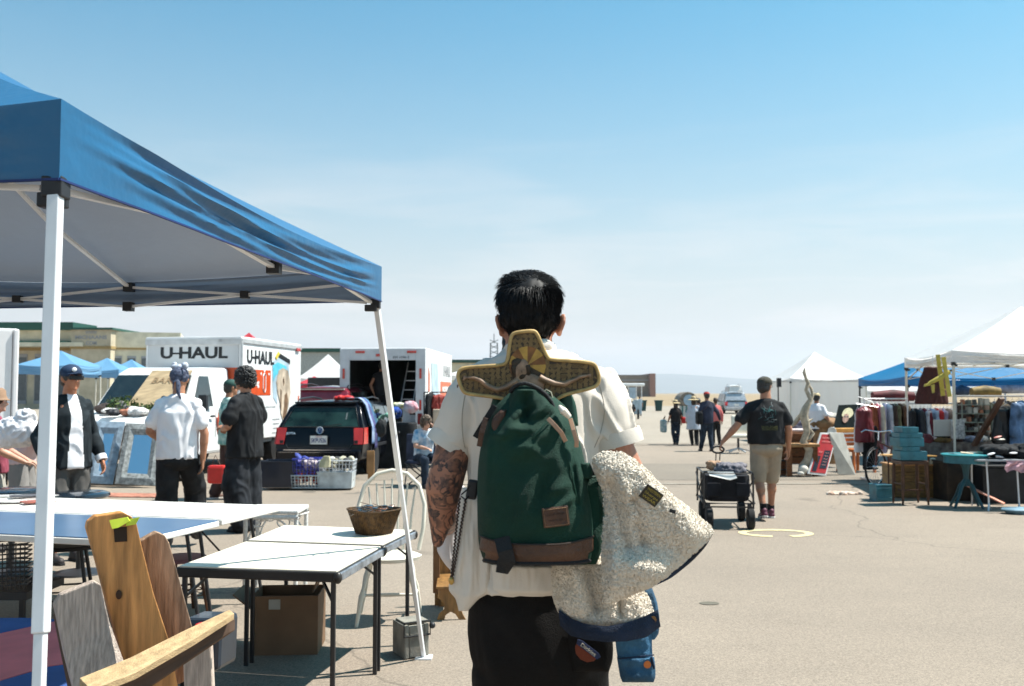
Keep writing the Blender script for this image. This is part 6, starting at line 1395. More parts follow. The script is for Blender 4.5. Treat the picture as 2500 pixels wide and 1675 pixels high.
# ---- Windsor chair
g = G(955, 1470); wx, wy = g.x, G(900, 1497).y; WC = mat('cream_painted_wood', (.66, .62, .52), .5, var=.08, vs=8)
ch = thing('windsor_chair', 'cream painted bow back Windsor chair behind the card tables', 'chair', (X(955, 6.75), 6.75, 0), 3.22)
seat = []
for z, r in ((.425, .19), (.432, .215), (.455, .222), (.462, .20)): seat.append([V((cos(a)*r*(1.02 if sin(a) > 0 else .95), sin(a)*r*.98, z)) for a in [2*pi*i/30 for i in range(30)]])
part('seat', MB().rings(seat), WC, ch, smooth=50)
bow = [V((-.20, -.17, .46)), V((-.232, -.19, .62)), V((-.24, -.215, .78)), V((-.20, -.24, .92)), V((-.11, -.258, 1.005)), V((0, -.262, 1.03)), V((.11, -.258, 1.005)), V((.20, -.24, .92)), V((.24, -.215, .78)), V((.232, -.19, .62)), V((.20, -.17, .46))]
part('bow_back', MB().tube(bow, .0155, 10), WC, ch, smooth=60)
for k in range(7):
    x = -.15+.05*k; top = .97-.9*abs(x)**1.6*1.4; part('spindle', MB().tube([(x*.85, -.175, .46), (x*.95, -.21, .70), (x*1.15, -.247, top)], [.0075, .0085, .006], 8), WC, ch, smooth=60)
for sx_, sy_ in ((-1, 1), (1, 1), (-1, -1), (1, -1)):
    part('leg', MB().tube([(sx_*.13, sy_*.12, .43), (sx_*.155, sy_*.145, .33), (sx_*.17, sy_*.16, .26), (sx_*.185, sy_*.175, .2), (sx_*.215, sy_*.205, .0)], [.015, .021, .013, .019, .012], 10), WC, ch, smooth=60)
for sx_ in (-1, 1): part('stretcher', MB().tube([(sx_*.19, -.17, .17), (sx_*.18, 0, .175), (sx_*.19, .17, .17)], [.009, .014, .009], 8), WC, ch, smooth=60)
part('stretcher', MB().tube([(-.18, 0, .175), (0, 0, .175), (.18, 0, .175)], [.009, .014, .009], 8), WC, ch, smooth=60)
# ---- wicker side table behind the first card table
WW = mat('white_wicker', (.74, .73, .70), .6, var=.1, vs=60, bump=.8, bs=160); st = thing('wicker_table', 'small white wicker side table standing behind the cream card tables', 'table', (X(680, 7.7), 7.7, 0))
part('tabletop', MB().box((0, 0, .66), (.44, .40, .035)), WW, st, bevel=.012)
part('apron_weave', MB().tube([V((sx_*.21, sy_*.19, .62)) for sx_, sy_ in ((-1, -1), (1, -1), (1, 1), (-1, 1))], .018, 8, closed=True), WW, st, smooth=60)
for sx_ in (-1, 1):
    for sy_ in (-1, 1): part('leg', MB().cyl((sx_*.20, sy_*.18, 0), (sx_*.20, sy_*.18, .65), .017), WW, st, smooth=40)
for sy_ in (-1, 1):
    part('curl', MB().tube([V((.10+cos(a)*.05, sy_*.18, .58+sin(a)*.04)) for a in [2*pi*i/12 for i in range(12)]], .006, 6, closed=True), WW, st, smooth=60)
    part('arched_brace', MB().tube([V((cos(a)*.18, sy_*.18, .40+sin(a)*.21)) for a in [pi*i/12 for i in range(13)]], .008, 6), WW, st, smooth=60)
    part('curl', MB().tube([V((-.10+cos(a)*.05, sy_*.18, .58+sin(a)*.04)) for a in [2*pi*i/12 for i in range(12)]], .006, 6, closed=True), WW, st, smooth=60)
part('lower_shelf', MB().box((0, 0, .25), (.40, .36, .02)), WW, st, bevel=.006)
# ---- wooden bench with scroll foot, right of the chair
OK = mat('golden_oak', (.30, .15, .045), .45, var=.3, vs=5, bump=.3, bs=60, stretch=(6, 6, 1), coat=.2)
g = G(1100, 1515); rk = thing('wooden_rack', 'small golden oak step bench with cut out feet next to the tattooed arm', 'bench', (g.x, g.y, 0), .05)
sc_ = 6.63/F_PX
def opx(px, py, y=0): return V(((px-1100)*sc_, y, (1515-py)*sc_))
side = [(1070,1437),(1119,1437),(1120,1460),(1122,1478),(1130,1500),(1138,1514),(1122,1516),(1112,1500),(1100,1494),(1088,1502),(1084,1516),(1066,1514),(1072,1498),(1084,1488),(1084,1474),(1075,1465),(1068,1460)]
part('end_panel', MB().prism([opx(a, b) for a, b in side], (0, .02, 0)), OK, rk, bevel=.003); part('end_panel', MB().prism([opx(a, b, .42) for a, b in side], (0, .02, 0)), OK, rk, bevel=.003)
part('shelf', MB().box(opx(1094, 1434, .22), (.17, .50, .018)), OK, rk, bevel=.004)
part('back_panel', MB().prism([opx(1056, 1516, .46), (opx(1056, 1335, .46)), opx(1110, 1320, .46), opx(1118, 1437, .46), opx(1118, 1516, .46)], (0, .02, 0)), OK, rk, bevel=.003)
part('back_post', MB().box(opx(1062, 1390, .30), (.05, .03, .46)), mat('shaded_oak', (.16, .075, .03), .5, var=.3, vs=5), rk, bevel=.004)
part('brass_knob', MB().ell(opx(1104, 1425, .03), (.014, .014, .017), 10, 8), MATS['brass_clasp'], rk, smooth=60)
# ---- cinder block holding the tent leg
CB = mat('concrete_block', (.24, .225, .19), .95, var=.2, vs=10, bump=.35, bs=90); g = G(1000, 1605)
cbk = thing('cinder_block', 'grey concrete block tied to the foot of the tent pole', 'block', (g.x, g.y+.05, 0), .5)
for c_, s_ in (((-.065, 0, .105), (.03, .20, .20)), ((.065, 0, .105), (.03, .20, .20)), ((0, -.082, .105), (.10, .035, .19)), ((0, .082, .105), (.10, .035, .19)), ((.01, 0, .212), (.16, .16, .012))): part('block_web', MB().box(c_, s_), CB, cbk, bevel=.008)
part('strap', MB().tube([V((.085, -.103, .14)), V((.085, -.103, .222)), V((-.085, -.103, .222)), V((-.085, -.103, .14))], .006, 6, closed=True), STR, cbk); part('strap_knob', MB().ell((.10, -.10, .19), .02, 10, 8), M_plast, cbk, smooth=60)
# ---- round bistro tables / stools behind the long table
for k, (px, py, Y) in enumerate(((205, 1200, 8.45), (40, 1192, 8.5))):
    z = CAM_H-(py-960)/F_PX*Y; t = thing('round_stool', ('round black vinyl seat in front of the capped man', 'round black vinyl seat cut off at the picture edge')[k], 'stool', (X(px, Y), Y, 0), 0, 'round black seats beyond the long table')
    part('seat', MB().lathe([(.0, z-.05), (.22, z-.05), (.245, z-.03), (.24, z-.008), (.20, z+.006), (0, z+.012)], n=30), mat('black_vinyl', (.012, .02, .03), .18, spec=.6, coat=.4), t, smooth=50)
    part('post', MB().cyl((0, 0, .03), (0, 0, z-.04), .028), M_blk, t, smooth=40); part('base', MB().lathe([(0, 0), (.22, 0), (.21, .02), (.04, .05), (0, .05)], n=24), M_blk, t, smooth=40)
# folded magazines on the long table
for k, (px, py, c_, a) in enumerate(((30, 1212, (.66, .64, .6), .3), (78, 1222, (.52, .44, .40), .9), (100, 1213, (.7, .68, .66), -.4), (20, 1228, (.74, .70, .66), .1), (92, 1229, (.42, .12, .08), .7), (60, 1216, (.10, .10, .11), .5))):
    p = G(px, py, .745); single('magazine', MB().box(p+V((0, 0, .004+.003*k)), (.22, .16, .008), (0, 0, a)), mat('cover_%d' % k, c_, .4, var=.3, vs=18), ('white magazine lying at the end of the long table', 'tan covered magazine on the long table', 'pale magazine nearest the tent pole', 'cream leaflet on the table edge', 'small red booklet by the tent pole', 'dark booklet in the middle of the magazine pile')[k], 'magazine')
# ---- framed mirrors leaning on the truck
def mirror(label, pts, Y, lean, fm, inset):
    """pts: tl, tr, br, bl in photo pixels; the frame leans back by lean metres"""
    tl, tr, br_, bl_ = [P(*p, Y+(lean if i < 2 else 0)) for i, p in enumerate(pts)]
    base = (bl_+br_)/2; t = thing('framed_mirror', label, 'mirror', base); cc_ = (tl+tr+br_+bl_)/4
    nn = (tr-tl).cross(bl_-tl).normalized();  nn = -nn if nn.y > 0 else nn
    o_ = [tl, tr, br_, bl_]; a, b = inset; x_ = (tr-tl).normalized(); z_ = (tl-bl_).normalized()
    i_ = [tl+x_*a-z_*b, tr-x_*a-z_*b, br_-x_*a+z_*b, bl_+x_*a+z_*b]
    for k in range(4):
        k2 = (k+1) % 4; m_o = [o_[k].lerp(i_[k], .55), o_[k2].lerp(i_[k2], .55)]
        mb = MB(); mb.add([o_[k], o_[k2], i_[k2], i_[k], o_[k]+nn*.02, o_[k2]+nn*.02, m_o[1]+nn*.045, m_o[0]+nn*.045, i_[k2]+nn*.012, i_[k]+nn*.012], [(0,1,5,4),(4,5,6,7),(7,6,8,9),(9,8,2,3),(0,3,2,1),(0,4,7,9,3),(1,2,8,6,5)])
        part('frame_rail', mb, fm, t, world=True)
    part('mirror_glass', MB().prism([p+nn*.004 for p in i_], nn*.003), mat('mirror', (.85, .87, .9), .02, 1, var=0), t, world=True)
    part('backing', MB().prism([p-nn*.012 for p in o_], nn*.010), M_card, t, world=True)
    return t
SILV = mat('silver_frame', (.30, .31, .30), .5, .3, var=.3, vs=18, bump=.5, bs=90); GLD = mat('aged_gold_frame', (.30, .26, .14), .5, .2, var=.3, vs=18); BLF = mat('blue_grey_frame', (.22, .29, .36), .5, var=.2, vs=14)
mirror('silver framed mirror leaning upright, the one nearest the man in the white tee', ((309, 1034), (401, 1038), (380, 1187), (281, 1182)), 16.0, .42, SILV, (.17, .20))
mirror('blue grey mirror with a thin gold edge, half behind the silver framed one', ((236, 1029), (306, 1031), (276, 1183), (214, 1180)), 16.15, .42, BLF, (.16, .22))
mirror('mirror leaning behind the long table next to the tent pole', ((36, 1058), (88, 1062), (62, 1158), (2, 1150)), 13.5, .35, BLF, (.06, .08))
single('mirror_block', MB().box(P(395, 1196, 15.6), (.10, .06, .12)), mat('yellow_block', (.50, .36, .03), .6), 'small yellow block on the ground beside the silver mirror', 'block', bevel=.01)
single('red_mat', MB().box((X(300, 14.8), 14.8, .012), (1.6, .5, .015), (0, 0, -.1)), mat('terracotta_mat', (.42, .17, .11), .8, var=.3, vs=12), 'faded terracotta mat on the ground in front of the mirrors', 'mat')
# ---- goods heaped on the truck hood
LEAFS = [mat('leaf_dark', (.025, .065, .012), .6), mat('leaf_light', (.10, .14, .03), .6)]
def leafy(name, label, c, r, n_, seed, cat='plant', ms=LEAFS, sz=.05):
    rg_ = random.Random(seed); t = thing(name, label, cat, c)
    for k, m in enumerate(ms):
        mb = MB()
        for i in range(n_):
            d = V((rg_.gauss(0, 1), rg_.gauss(0, 1), rg_.gauss(0, .7))).normalized()*rg_.random()**.4; p = V((d.x*r[0], d.y*r[1], abs(d.z)*r[2])); a = V((rg_.uniform(-1, 1), rg_.uniform(-1, 1), rg_.uniform(-.6, 1))).normalized(); b_ = a.cross(V((rg_.random(), rg_.random(), .3))).normalized(); L = sz*rg_.uniform(.7, 1.5)
            mb.add([p, p+a*L*.5+b_*L*.22, p+a*L, p+a*L*.5-b_*L*.22], [(0, 1, 2), (0, 2, 3)])
        part('foliage', mb, m, t, kind='stuff')
    mb = MB()
    for i in range(7): mb.tube([(0, 0, 0), (rg_.uniform(-.5, .5)*r[0], rg_.uniform(-.5, .5)*r[1], r[2]*.6)], .006, 5)
    part('stem', mb, M_woodd, t); return t
def hood(x, y, dz=.0): return wmat(t1) @ V((x, y, 1.22+dz))
leafy('trailing_plant', 'dark green leafy plant lying on the truck hood below the beige panel', hood(-1.30, -2.2, .03), (.40, .26, .30), 300, 2, sz=.075)
leafy('trailing_plant', 'light green leafy sprays spilling over the middle of the truck hood', hood(-.62, -2.35, .0), (.5, .3, .20), 300, 5, sz=.07)
pp = [wmat(t1) @ V(a) for a in ((-1.25, -2.12, 1.34), (-.42, -2.12, 1.34), (-.25, -1.56, 2.02), (-1.06, -1.56, 2.02))]
sg = single('sign_board', MB().prism(pp, (-.0, -.035, .02)), mat('plywood', (.50, .37, .22), .8, var=.15, vs=4, stretch=(1, 6, 1)), 'beige wooden board propped against the truck windshield', 'board', bevel=.004)
Ms = frame((pp[0]+pp[1]+pp[2]+pp[3])/4+V((0, -.045, .022)), pp[1]-pp[0], pp[3]-pp[0])
text('BARE', .20, sg, mat('faint_brown_ink', (.30, .20, .11), .8), Matrix.Translation(-sg.location) @ Ms @ Matrix.Translation((0, .18, 0)), width=.5)
text('GOODS', .16, sg, MATS['faint_brown_ink'], Matrix.Translation(-sg.location) @ Ms @ Matrix.Translation((0, -.05, 0)), width=.5) if False else None
HG = (('white ceramic dish on the truck hood', 'dish', (-1.35, -2.5), (.16, .16, .04), (.7, .68, .66)), ('white cloth bundle on the truck hood between the plants', 'cloth', (-.75, -2.62), (.22, .14, .07), (.72, .70, .68)), ('grey toy figure lying on the truck hood', 'toy', (-1.25, -2.3), (.12, .10, .10), (.16, .15, .15)),
      ('dark wooden box on the truck hood', 'box', (-1.6, -2.35), (.16, .12, .08), (.05, .035, .03)), ('terracotta coloured bowl on the truck hood', 'bowl', (-.95, -2.68), (.09, .09, .06), (.38, .15, .09)), ('black ornament on the hood edge above the silver mirror', 'ornament', (-1.12, -2.78), (.13, .08, .05), (.02, .02, .025)),
      ('pale pink folded cloth at the far side of the truck hood', 'cloth', (-1.85, -2.55), (.18, .15, .05), (.6, .45, .42)), ('black toy at the hood edge next to the man in the white tee', 'toy', (-.20, -2.72), (.13, .09, .15), (.02, .02, .022)))
for i, (lab, cat, (x, y), r_, c_) in enumerate(HG):
    p = hood(x, y, -.02 if y < -2.6 else .02); mb = MB(); rg_ = random.Random(i)
    mb.ell(p+V((0, 0, r_[2]*.9)), r_, 12, 8); [mb.ell(p+V((rg_.uniform(-.6, .6)*r_[0], rg_.uniform(-.6, .6)*r_[1], r_[2]*rg_.uniform(.9, 1.9))), tuple(q_*rg_.uniform(.4, .7) for q_ in r_), 10, 7) for _ in range(4)]
    o = part('hood_' + cat, blob(mb, .014, 1, folds(.012, (12, 12, 12), i)), mat('hood_goods_%d' % i, c_, .6, var=.2), None); _tag(o, lab, cat); o.name = 'displayed_' + cat
# ---- baskets and bins behind the car
rng = random.Random(12)
def crate(label, px0, px1, pyt, pyb, Y, m, holes=True, dep=.38, fill=None):
    x0, x1 = X(px0, Y), X(px1, Y); z1_, z0_ = Z(pyt, Y), max(0, Z(pyb, Y)); w_ = x1-x0; h_ = z1_-z0_
    t = thing('storage_crate', label, 'crate', ((x0+x1)/2, Y+dep/2, z0_)); tp = .94
    for sx_, sy_, ww, ax in ((0, -1, w_, 0), (0, 1, w_, 0), (-1, 0, dep, 1), (1, 0, dep, 1)):
        mb = MB(); c0_ = V((sx_*w_/2, sy_*dep/2, 0)); dr = V((1, 0, 0)) if ax == 0 else V((0, 1, 0))
        if holes:
            nb = max(5, int(ww/.055))
            for k in range(nb+1): mb.beam(c0_*tp+dr*ww*tp*(k/nb-.5), c0_+dr*ww*(k/nb-.5)+V((0, 0, h_)), .012, .006)
            nv = max(3, int(h_/.05))
            for k in range(nv+1): f = k/nv; mb.beam(c0_*(tp+(1-tp)*f)-dr*ww/2*(tp+(1-tp)*f)+V((0, 0, h_*f)), c0_*(tp+(1-tp)*f)+dr*ww/2*(tp+(1-tp)*f)+V((0, 0, h_*f)), .012, .006)
            part('lattice_side', mb, m, t)
        else: part('side', MB().prism([c0_*tp-dr*ww/2*tp, c0_*tp+dr*ww/2*tp, c0_+dr*ww/2+V((0, 0, h_)), c0_-dr*ww/2+V((0, 0, h_))], V((-sx_, -sy_, 0))*.008 if (sx_ or sy_) else V((0, .01, 0))), m, t)
    part('rim', MB().tube([V((a*w_/2, b*dep/2, h_)) for a, b in ((-1, -1), (1, -1), (1, 1), (-1, 1))], .012, 6, closed=True), m, t); part('bottom', MB().box((0, 0, .008), (w_*tp, dep*tp, .01)), m, t)
    if fill:
        for k, c_ in enumerate(fill):
            mb = MB(); [mb.ell((rng.uniform(-.38, .38)*w_, rng.uniform(-.35, .35)*dep, h_*rng.uniform(.45, 1.08)), (rng.uniform(.04, .10), rng.uniform(.04, .09), rng.uniform(.03, .06)), 8, 6, (rng.random(), rng.random(), 0)) for _ in range(7)]
            part('contents', mb, mat('fill_%d_%d' % (int(px0), k), c_, .7, var=.4, vs=14), t, smooth=50)
    return t
Pb = mat('blue_plastic', (.05, .06, .34), .4); Pw = mat('white_plastic', (.62, .64, .66), .4); Pc = mat('cloudy_plastic', (.50, .56, .58), .3, var=.2, vs=6); Pr = mat('red_plastic', (.5, .05, .03), .4); Pd = mat('dark_blue_bin', (.008, .014, .028), .35, coat=.2)
crate('dark navy storage tote, nearest the person in the black tee', 640, 722, 1126, 1189, 15.6, Pd, False, .45); crate('second dark navy storage tote beside the purple basket', 655, 716, 1128, 1186, 16.3, Pd, False, .4)
crate('upper purple lattice basket full of clothes behind the car', 717, 780, 1120, 1160, 15.6, Pb, True, .36, [(.20, .18, .5), (.05, .08, .4), (.6, .5, .5)])
crate('lower clear basket with red contents under the purple one', 714, 782, 1160, 1190, 15.6, Pc, True, .36, [(.5, .05, .03), (.45, .08, .04)])
crate('upper white lattice basket heaped with toys behind the car', 780, 864, 1124, 1152, 15.6, Pw, True, .38, [(.6, .56, .42), (.7, .68, .62), (.3, .28, .2), (.05, .05, .05)])
crate('lower clear plastic bin with a grey disc inside', 776, 862, 1152, 1191, 15.6, Pc, False, .40, [(.55, .5, .4), (.12, .18, .22)])
single('paper_bag', MB().ellloft([(X(795, 15.4), 15.4, 1.0*0+.40, .10, .06), (X(797, 15.4), 15.4, .50, .09, .04), (X(800, 15.4), 15.4, .58, .05, .03)], 8, .6), mat('khaki_paper', (.46, .42, .27), .8), 'khaki paper bag standing in the white lattice basket', 'bag', bevel=.004)
single('wooden_plank', MB().box(P(905, 1128, 15.2), (.12, .03, .36)).box(P(906, 1160, 15.3), (.10, .05, .12)), M_woodm, 'pale wooden board standing by the rear wheel of the black car', 'board', bevel=.003)
# clothes draped over the car side, red bundle on its roof
cp = lambda x, y, z: wmat(car) @ V((x, y, z))
for k, (y0, y1, zb, m, lab) in enumerate(((.42, .62, .60, mat('blue_denim_cloth', (.10, .17, .34), .85, var=.35, vs=8, col2=(.35, .42, .52)), 'light blue washed denim garment draped over the car roof edge'), (.62, .84, .50, mat('indigo_cloth', (.10, .10, .25), .85, var=.3, vs=9), 'violet blue trousers hanging down the car side'), (.84, 1.02, .62, mat('steel_blue_cloth', (.06, .16, .28), .85, var=.3, vs=9), 'steel blue garment hanging beside the violet trousers'))):
    rows = []
    prf = [(.40, 1.50), (.62, 1.505), (.70, 1.46), (.78, 1.36), (.86, 1.12), (.925, .93), (.935, .76), (.93, zb)]
    for j in range(29):
        s_ = j/28*(len(prf)-1); i = min(int(s_), len(prf)-2); f = s_-i; x = prf[i][0]*(1-f)+prf[i+1][0]*f; z = prf[i][1]*(1-f)+prf[i+1][1]*f; row = []
        for i2 in range(21):
            uu = i2/20; y = y0+(y1-y0)*uu+(.05*sin(j*.2+k)); row.append(cp(x+.012+.018*NZ.noise(V((uu*5+k*7, j*.08, k)))+.008*sin(uu*16+k), y, z+.01))
        rows.append(row)
    o = single('draped_garment', MB().rings(rows, cap=False, wrap=False), m, lab, 'garment', smooth=70)
    sm = o.modifiers.new('solid', 'SOLIDIFY'); sm.thickness = .008
mb = MB(); [mb.ell(cp(.15+.07*i, .70, 1.50+.012*(i % 2)), (.075, .10, .045), 10, 7) for i in range(5)]
o = part('cloth_bundle', blob(mb, .02, 1, folds(.012, (9, 9, 9), 3)), M_red, None); _tag(o, 'bright red cloth bundle on the roof of the black car', 'cloth')
# cloth covered table with bundles behind the car
tb_ = thing('cloth_table', 'display table hidden under black cloth behind the black car', 'table', (X(968, 20.4), 20.4, 0))
part('tablecloth', MB().ellloft([(0, 0, .0, .48, .36), (0, 0, .5, .45, .34), (0, 0, .94, .44, .33), (0, 0, .97, .42, .31)], 24, .45), C_blk, tb_, smooth=30)
for i, (lab, px, py, Y, r_, c_, c2) in enumerate((('blue tote bag among the goods on the black covered table', 966, 1008, 20.3, (.13, .12, .13), (.01, .06, .30), None), ('yellow and white garment bundle on the black covered table', 974, 990, 20.4, (.15, .12, .06), (.42, .40, .05), (.6, .6, .55)), ('red and white blanket bundle beside the seated woman', 1003, 994, 20.2, (.15, .12, .13), (.55, .56, .62), (.4, .06, .08)),
     ('pale green cloth on the black covered table', 950, 1014, 20.1, (.10, .09, .05), (.2, .45, .35), None), ('black bag hanging on the door of the black car', 930, 1045, 17.9, (.10, .08, .17), (.012, .014, .016), None))):
    p = P(px, py, Y); mb = MB(); rg_ = random.Random(i); mb.ell(p, r_, 14, 10); [mb.ell(p+V((rg_.uniform(-.7, .7)*r_[0], rg_.uniform(-.4, .4)*r_[1], rg_.uniform(-.3, .7)*r_[2])), tuple(q_*.5 for q_ in r_), 10, 8) for _ in range(5)]
    o = part('goods_bundle', blob(mb, .018, 1, folds(.014, (9, 9, 9), i)), mat('pile_%d' % i, c_, .75, var=.3, vs=6, col2=c2), None); _tag(o, lab, 'bundle')
# black fur coat and red garment on a rail by the open truck
rl = thing('garment_rail', 'black garment rail standing beside the open truck', 'rail', (X(1085, 21), 21, 0))
for x in (-.45, .45): part('post', MB().cyl((x, 0, 0), (x, 0, 1.62), .016), M_blk, rl)
part('bar', MB().cyl((-.45, 0, 1.62), (.45, 0, 1.62), .014), M_blk, rl); part('shelf', MB().box((0, 0, .95), (.9, .3, .03)), M_woodd, rl)
def garment(label, c, w_, h_, m, seed=0, rz=0, group=None, cat='garment', name='hanging_garment', dep=.05, sleeves=True, flare=1.15):
    """a garment on its hanger: shoulders, body, sleeves, hem; c = hanger hook point"""
    t = thing(name, label, cat, c, rz, group); mb = MB()
    mb.ellloft([(0, 0, -.04, .03, .02), (0, 0, -.07, w_*.26, dep*.6), (0, 0, -.11, w_*.42, dep), (0, 0, -.25, w_*.40, dep), (0, 0, -h_*.6, w_*.42*flare, dep*1.1), (0, 0, -h_, w_*.46*flare, dep*1.2)], 16)
    if sleeves:
        for s_ in (-1, 1): cap(mb, (s_*w_*.36, 0, -.12), (s_*w_*.50, .0, -min(.55, h_*.75)), .045, .036, 10)
    part('cloth', blob(mb, .016, 1, folds(.013, (16, 9, 3), seed)), m, t); part('hanger', MB().tube([(0, 0, .0), (.012, 0, .02), (0, 0, .04), (-.012, 0, .03)], .0025, 5).tube([(0, 0, .0), (-w_*.34, 0, -.08), (w_*.34, 0, -.08), (0, 0, 0)], .0035, 5), M_alu, t); return t
garment('long black coat hanging at the corner of the open truck', (X(1052, 20.9), 20.9, 1.66), .42, 1.05, C_blk, 1, 1.2)
garment('dark red garment hanging beside the black coat', (X(1072, 20.9), 20.9, 1.62), .30, .42, mat('brick_red_cloth', (.28, .04, .03), .8), 2, .4)
single('cream_chair_back', MB().box(P(1080, 1020, 20.8), (.42, .05, .38)).box(P(1080, 1048, 20.7), (.46, .4, .04)), mat('cream_cushion', (.60, .48, .36), .8), 'cream folding seat standing under the garment rail', 'seat', bevel=.02)
single('metal_bucket', MB().ellloft([(X(1078, 16.6), 16.6, .02, .13, .13), (X(1078, 16.6), 16.6, .42, .17, .17)], 16), mat('clear_bin', (.42, .45, .46), .3), 'grey plastic bucket to the right of the seated woman', 'bucket', smooth=50)
# crates inside gap: dark planter between trucks
single('dark_screen', MB().box((X(796, 30), 30, Z(938, 30)), (1.15, .1, .42)), M_blk, 'black banner hanging under the white canopy between the trucks', 'banner', bevel=.02)
# ================================================================= ADIRONDACK CHAIR close to the camera
AD = thing('adirondack_chair', 'rustic adirondack chair of weathered grey and honey coloured boards', 'chair', P(300, 1900, 3.1))
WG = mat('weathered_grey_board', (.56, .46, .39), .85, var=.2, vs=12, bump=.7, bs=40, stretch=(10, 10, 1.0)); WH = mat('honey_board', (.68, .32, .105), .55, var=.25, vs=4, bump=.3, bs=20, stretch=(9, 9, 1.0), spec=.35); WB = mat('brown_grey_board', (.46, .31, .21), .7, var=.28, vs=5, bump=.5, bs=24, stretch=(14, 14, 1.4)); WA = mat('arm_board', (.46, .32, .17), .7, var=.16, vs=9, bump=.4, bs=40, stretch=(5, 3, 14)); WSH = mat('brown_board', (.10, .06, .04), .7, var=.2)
def board(name, pts, d, m, th=.028, label=None):
    return part(name, MB().prism([P(a[0], a[1], d+(a[2] if len(a) > 2 else 0)) for a in pts], (-.022, th, .002)), m, AD, world=True, bevel=.004, label=label)
board('back_slat', [(134,1478),(150,1452),(232,1420),(247,1428),(268,1520),(305,1620),(316,1760,-.05),(210,1800,-.05),(160,1600)], 2.96, WG, label='grey weathered back slat')
cs_ = board('back_slat', [(213,1290),(216,1275),(234,1260),(300,1250),(322,1262),(334,1278),(346,1330),(376,1450),(412,1560),(440,1700),(330,1720),(262,1470),(236,1370)], 3.05, WH, label='honey coloured centre back slat')
board('back_slat', [(342,1322),(384,1299),(402,1306),(414,1326),(440,1420),(470,1530),(500,1640),(420,1680),(372,1440)], 3.12, WB, label='brown grey back slat')
part('arm_rest', MB().prism([P(194, 1655, 2.58), P(316, 1606, 2.72), P(452, 1538, 2.90), P(560, 1488, 3.05), P(572, 1497, 3.02), P(470, 1562, 2.82), P(330, 1642, 2.62), P(222, 1684, 2.50)], (0, 0, -.020)), WA, AD, world=True, bevel=.002)
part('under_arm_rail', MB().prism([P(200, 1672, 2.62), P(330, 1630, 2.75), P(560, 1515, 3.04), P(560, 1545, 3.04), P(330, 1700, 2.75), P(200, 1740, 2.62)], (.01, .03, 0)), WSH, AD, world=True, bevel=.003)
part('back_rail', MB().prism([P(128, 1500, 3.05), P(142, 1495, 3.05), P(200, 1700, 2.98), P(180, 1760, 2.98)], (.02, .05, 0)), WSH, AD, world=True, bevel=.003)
part('front_leg', MB().beam(P(482, 1555, 3.06), V((P(520, 1700, 3.06).x, 3.06, 0)), .09, .03), WG, AD, world=True, bevel=.004)
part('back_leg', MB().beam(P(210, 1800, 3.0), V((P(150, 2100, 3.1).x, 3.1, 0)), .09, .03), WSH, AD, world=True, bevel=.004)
for k in range(4): part('seat_slat', MB().box(V((-1.05+.10*k, 3.25, .40+.02*k)), (.085, .50, .022), (0, -.12, 0)), WH, AD, world=True, bevel=.003)
part('knot', MB().ell(P(290, 1452, 3.045), (.010, .004, .015), 10, 8), mat('knot_wood', (.05, .022, .010), .6), AD, world=True)
part('slat_notch', MB().prism([P(277, 1288, 3.048), P(309, 1286, 3.048), P(310, 1322, 3.048), P(280, 1324, 3.048)], (0, .004, 0)), mat('notch_dark', (.028, .015, .008), .7), AD, world=True)
part('tape_tag', MB().prism([P(268, 1270, 3.03), P(312, 1262, 3.03), P(318, 1272, 3.03), P(290, 1288, 3.02), P(275, 1291, 3.02)], (0, -.004, 0)).prism([P(312, 1268, 3.035), P(342, 1262, 3.03), P(332, 1280, 3.03), P(308, 1284, 3.03)], (0, -.003, 0)), mat('yellow_tape', (.62, .74, .06), .4), AD, world=True)
# red and blue tin on a small black stand beyond the chair arm
single('tool_case', MB().beam(P(488, 1575, 3.75), P(536, 1552, 3.95), .16, .20), mat('dark_blue_case', (.012, .02, .032), .4, coat=.2), 'dark blue case standing behind the arm of the wooden chair', 'case', bevel=.02)
single('red_tin', MB().beam(P(492, 1552, 3.7)+V((0, 0, .02)), P(530, 1536, 3.9)+V((0, 0, .02)), .06, .05), M_red, 'small red tin on top of the dark blue case', 'tin', bevel=.008)
# pink and blue blanket covered bench at the corner
pb_ = thing('padded_mat', 'pink and blue quilted mat laid over a low crate at the picture corner', 'mat', (-2.3, 4.0, 0), 0)
Zm = .47; g4 = lambda px, py: G(px, py, Zm)
part('crate_base', MB().box((0, .05, Zm/2-.02), (1.3, 1.3, Zm-.05)), M_woodd, pb_, bevel=.01)
K_p = mat('pink_quilt', (.80, .17, .17), .85, var=.08, vs=5, bump=.4, bs=300); K_b = mat('blue_quilt', (.035, .085, .26), .85, var=.1, vs=5, bump=.4, bs=300)
for pts, m in (([(-300, 1600), (-300, 1510), (60, 1508), (150, 1512), (0, 1545)], K_b), ([(-300, 1600), (0, 1546), (150, 1513), (170, 1513), (172, 1618), (120, 1625), (0, 1660), (-300, 1800)], K_p), ([(-300, 1802), (0, 1662), (120, 1627), (172, 1620), (200, 1660), (260, 1900), (-300, 1950)], K_b)):
    part('quilt_panel', MB().prism([g4(*p) for p in pts], (0, 0, -.02)), m, pb_, world=True, bevel=.003)
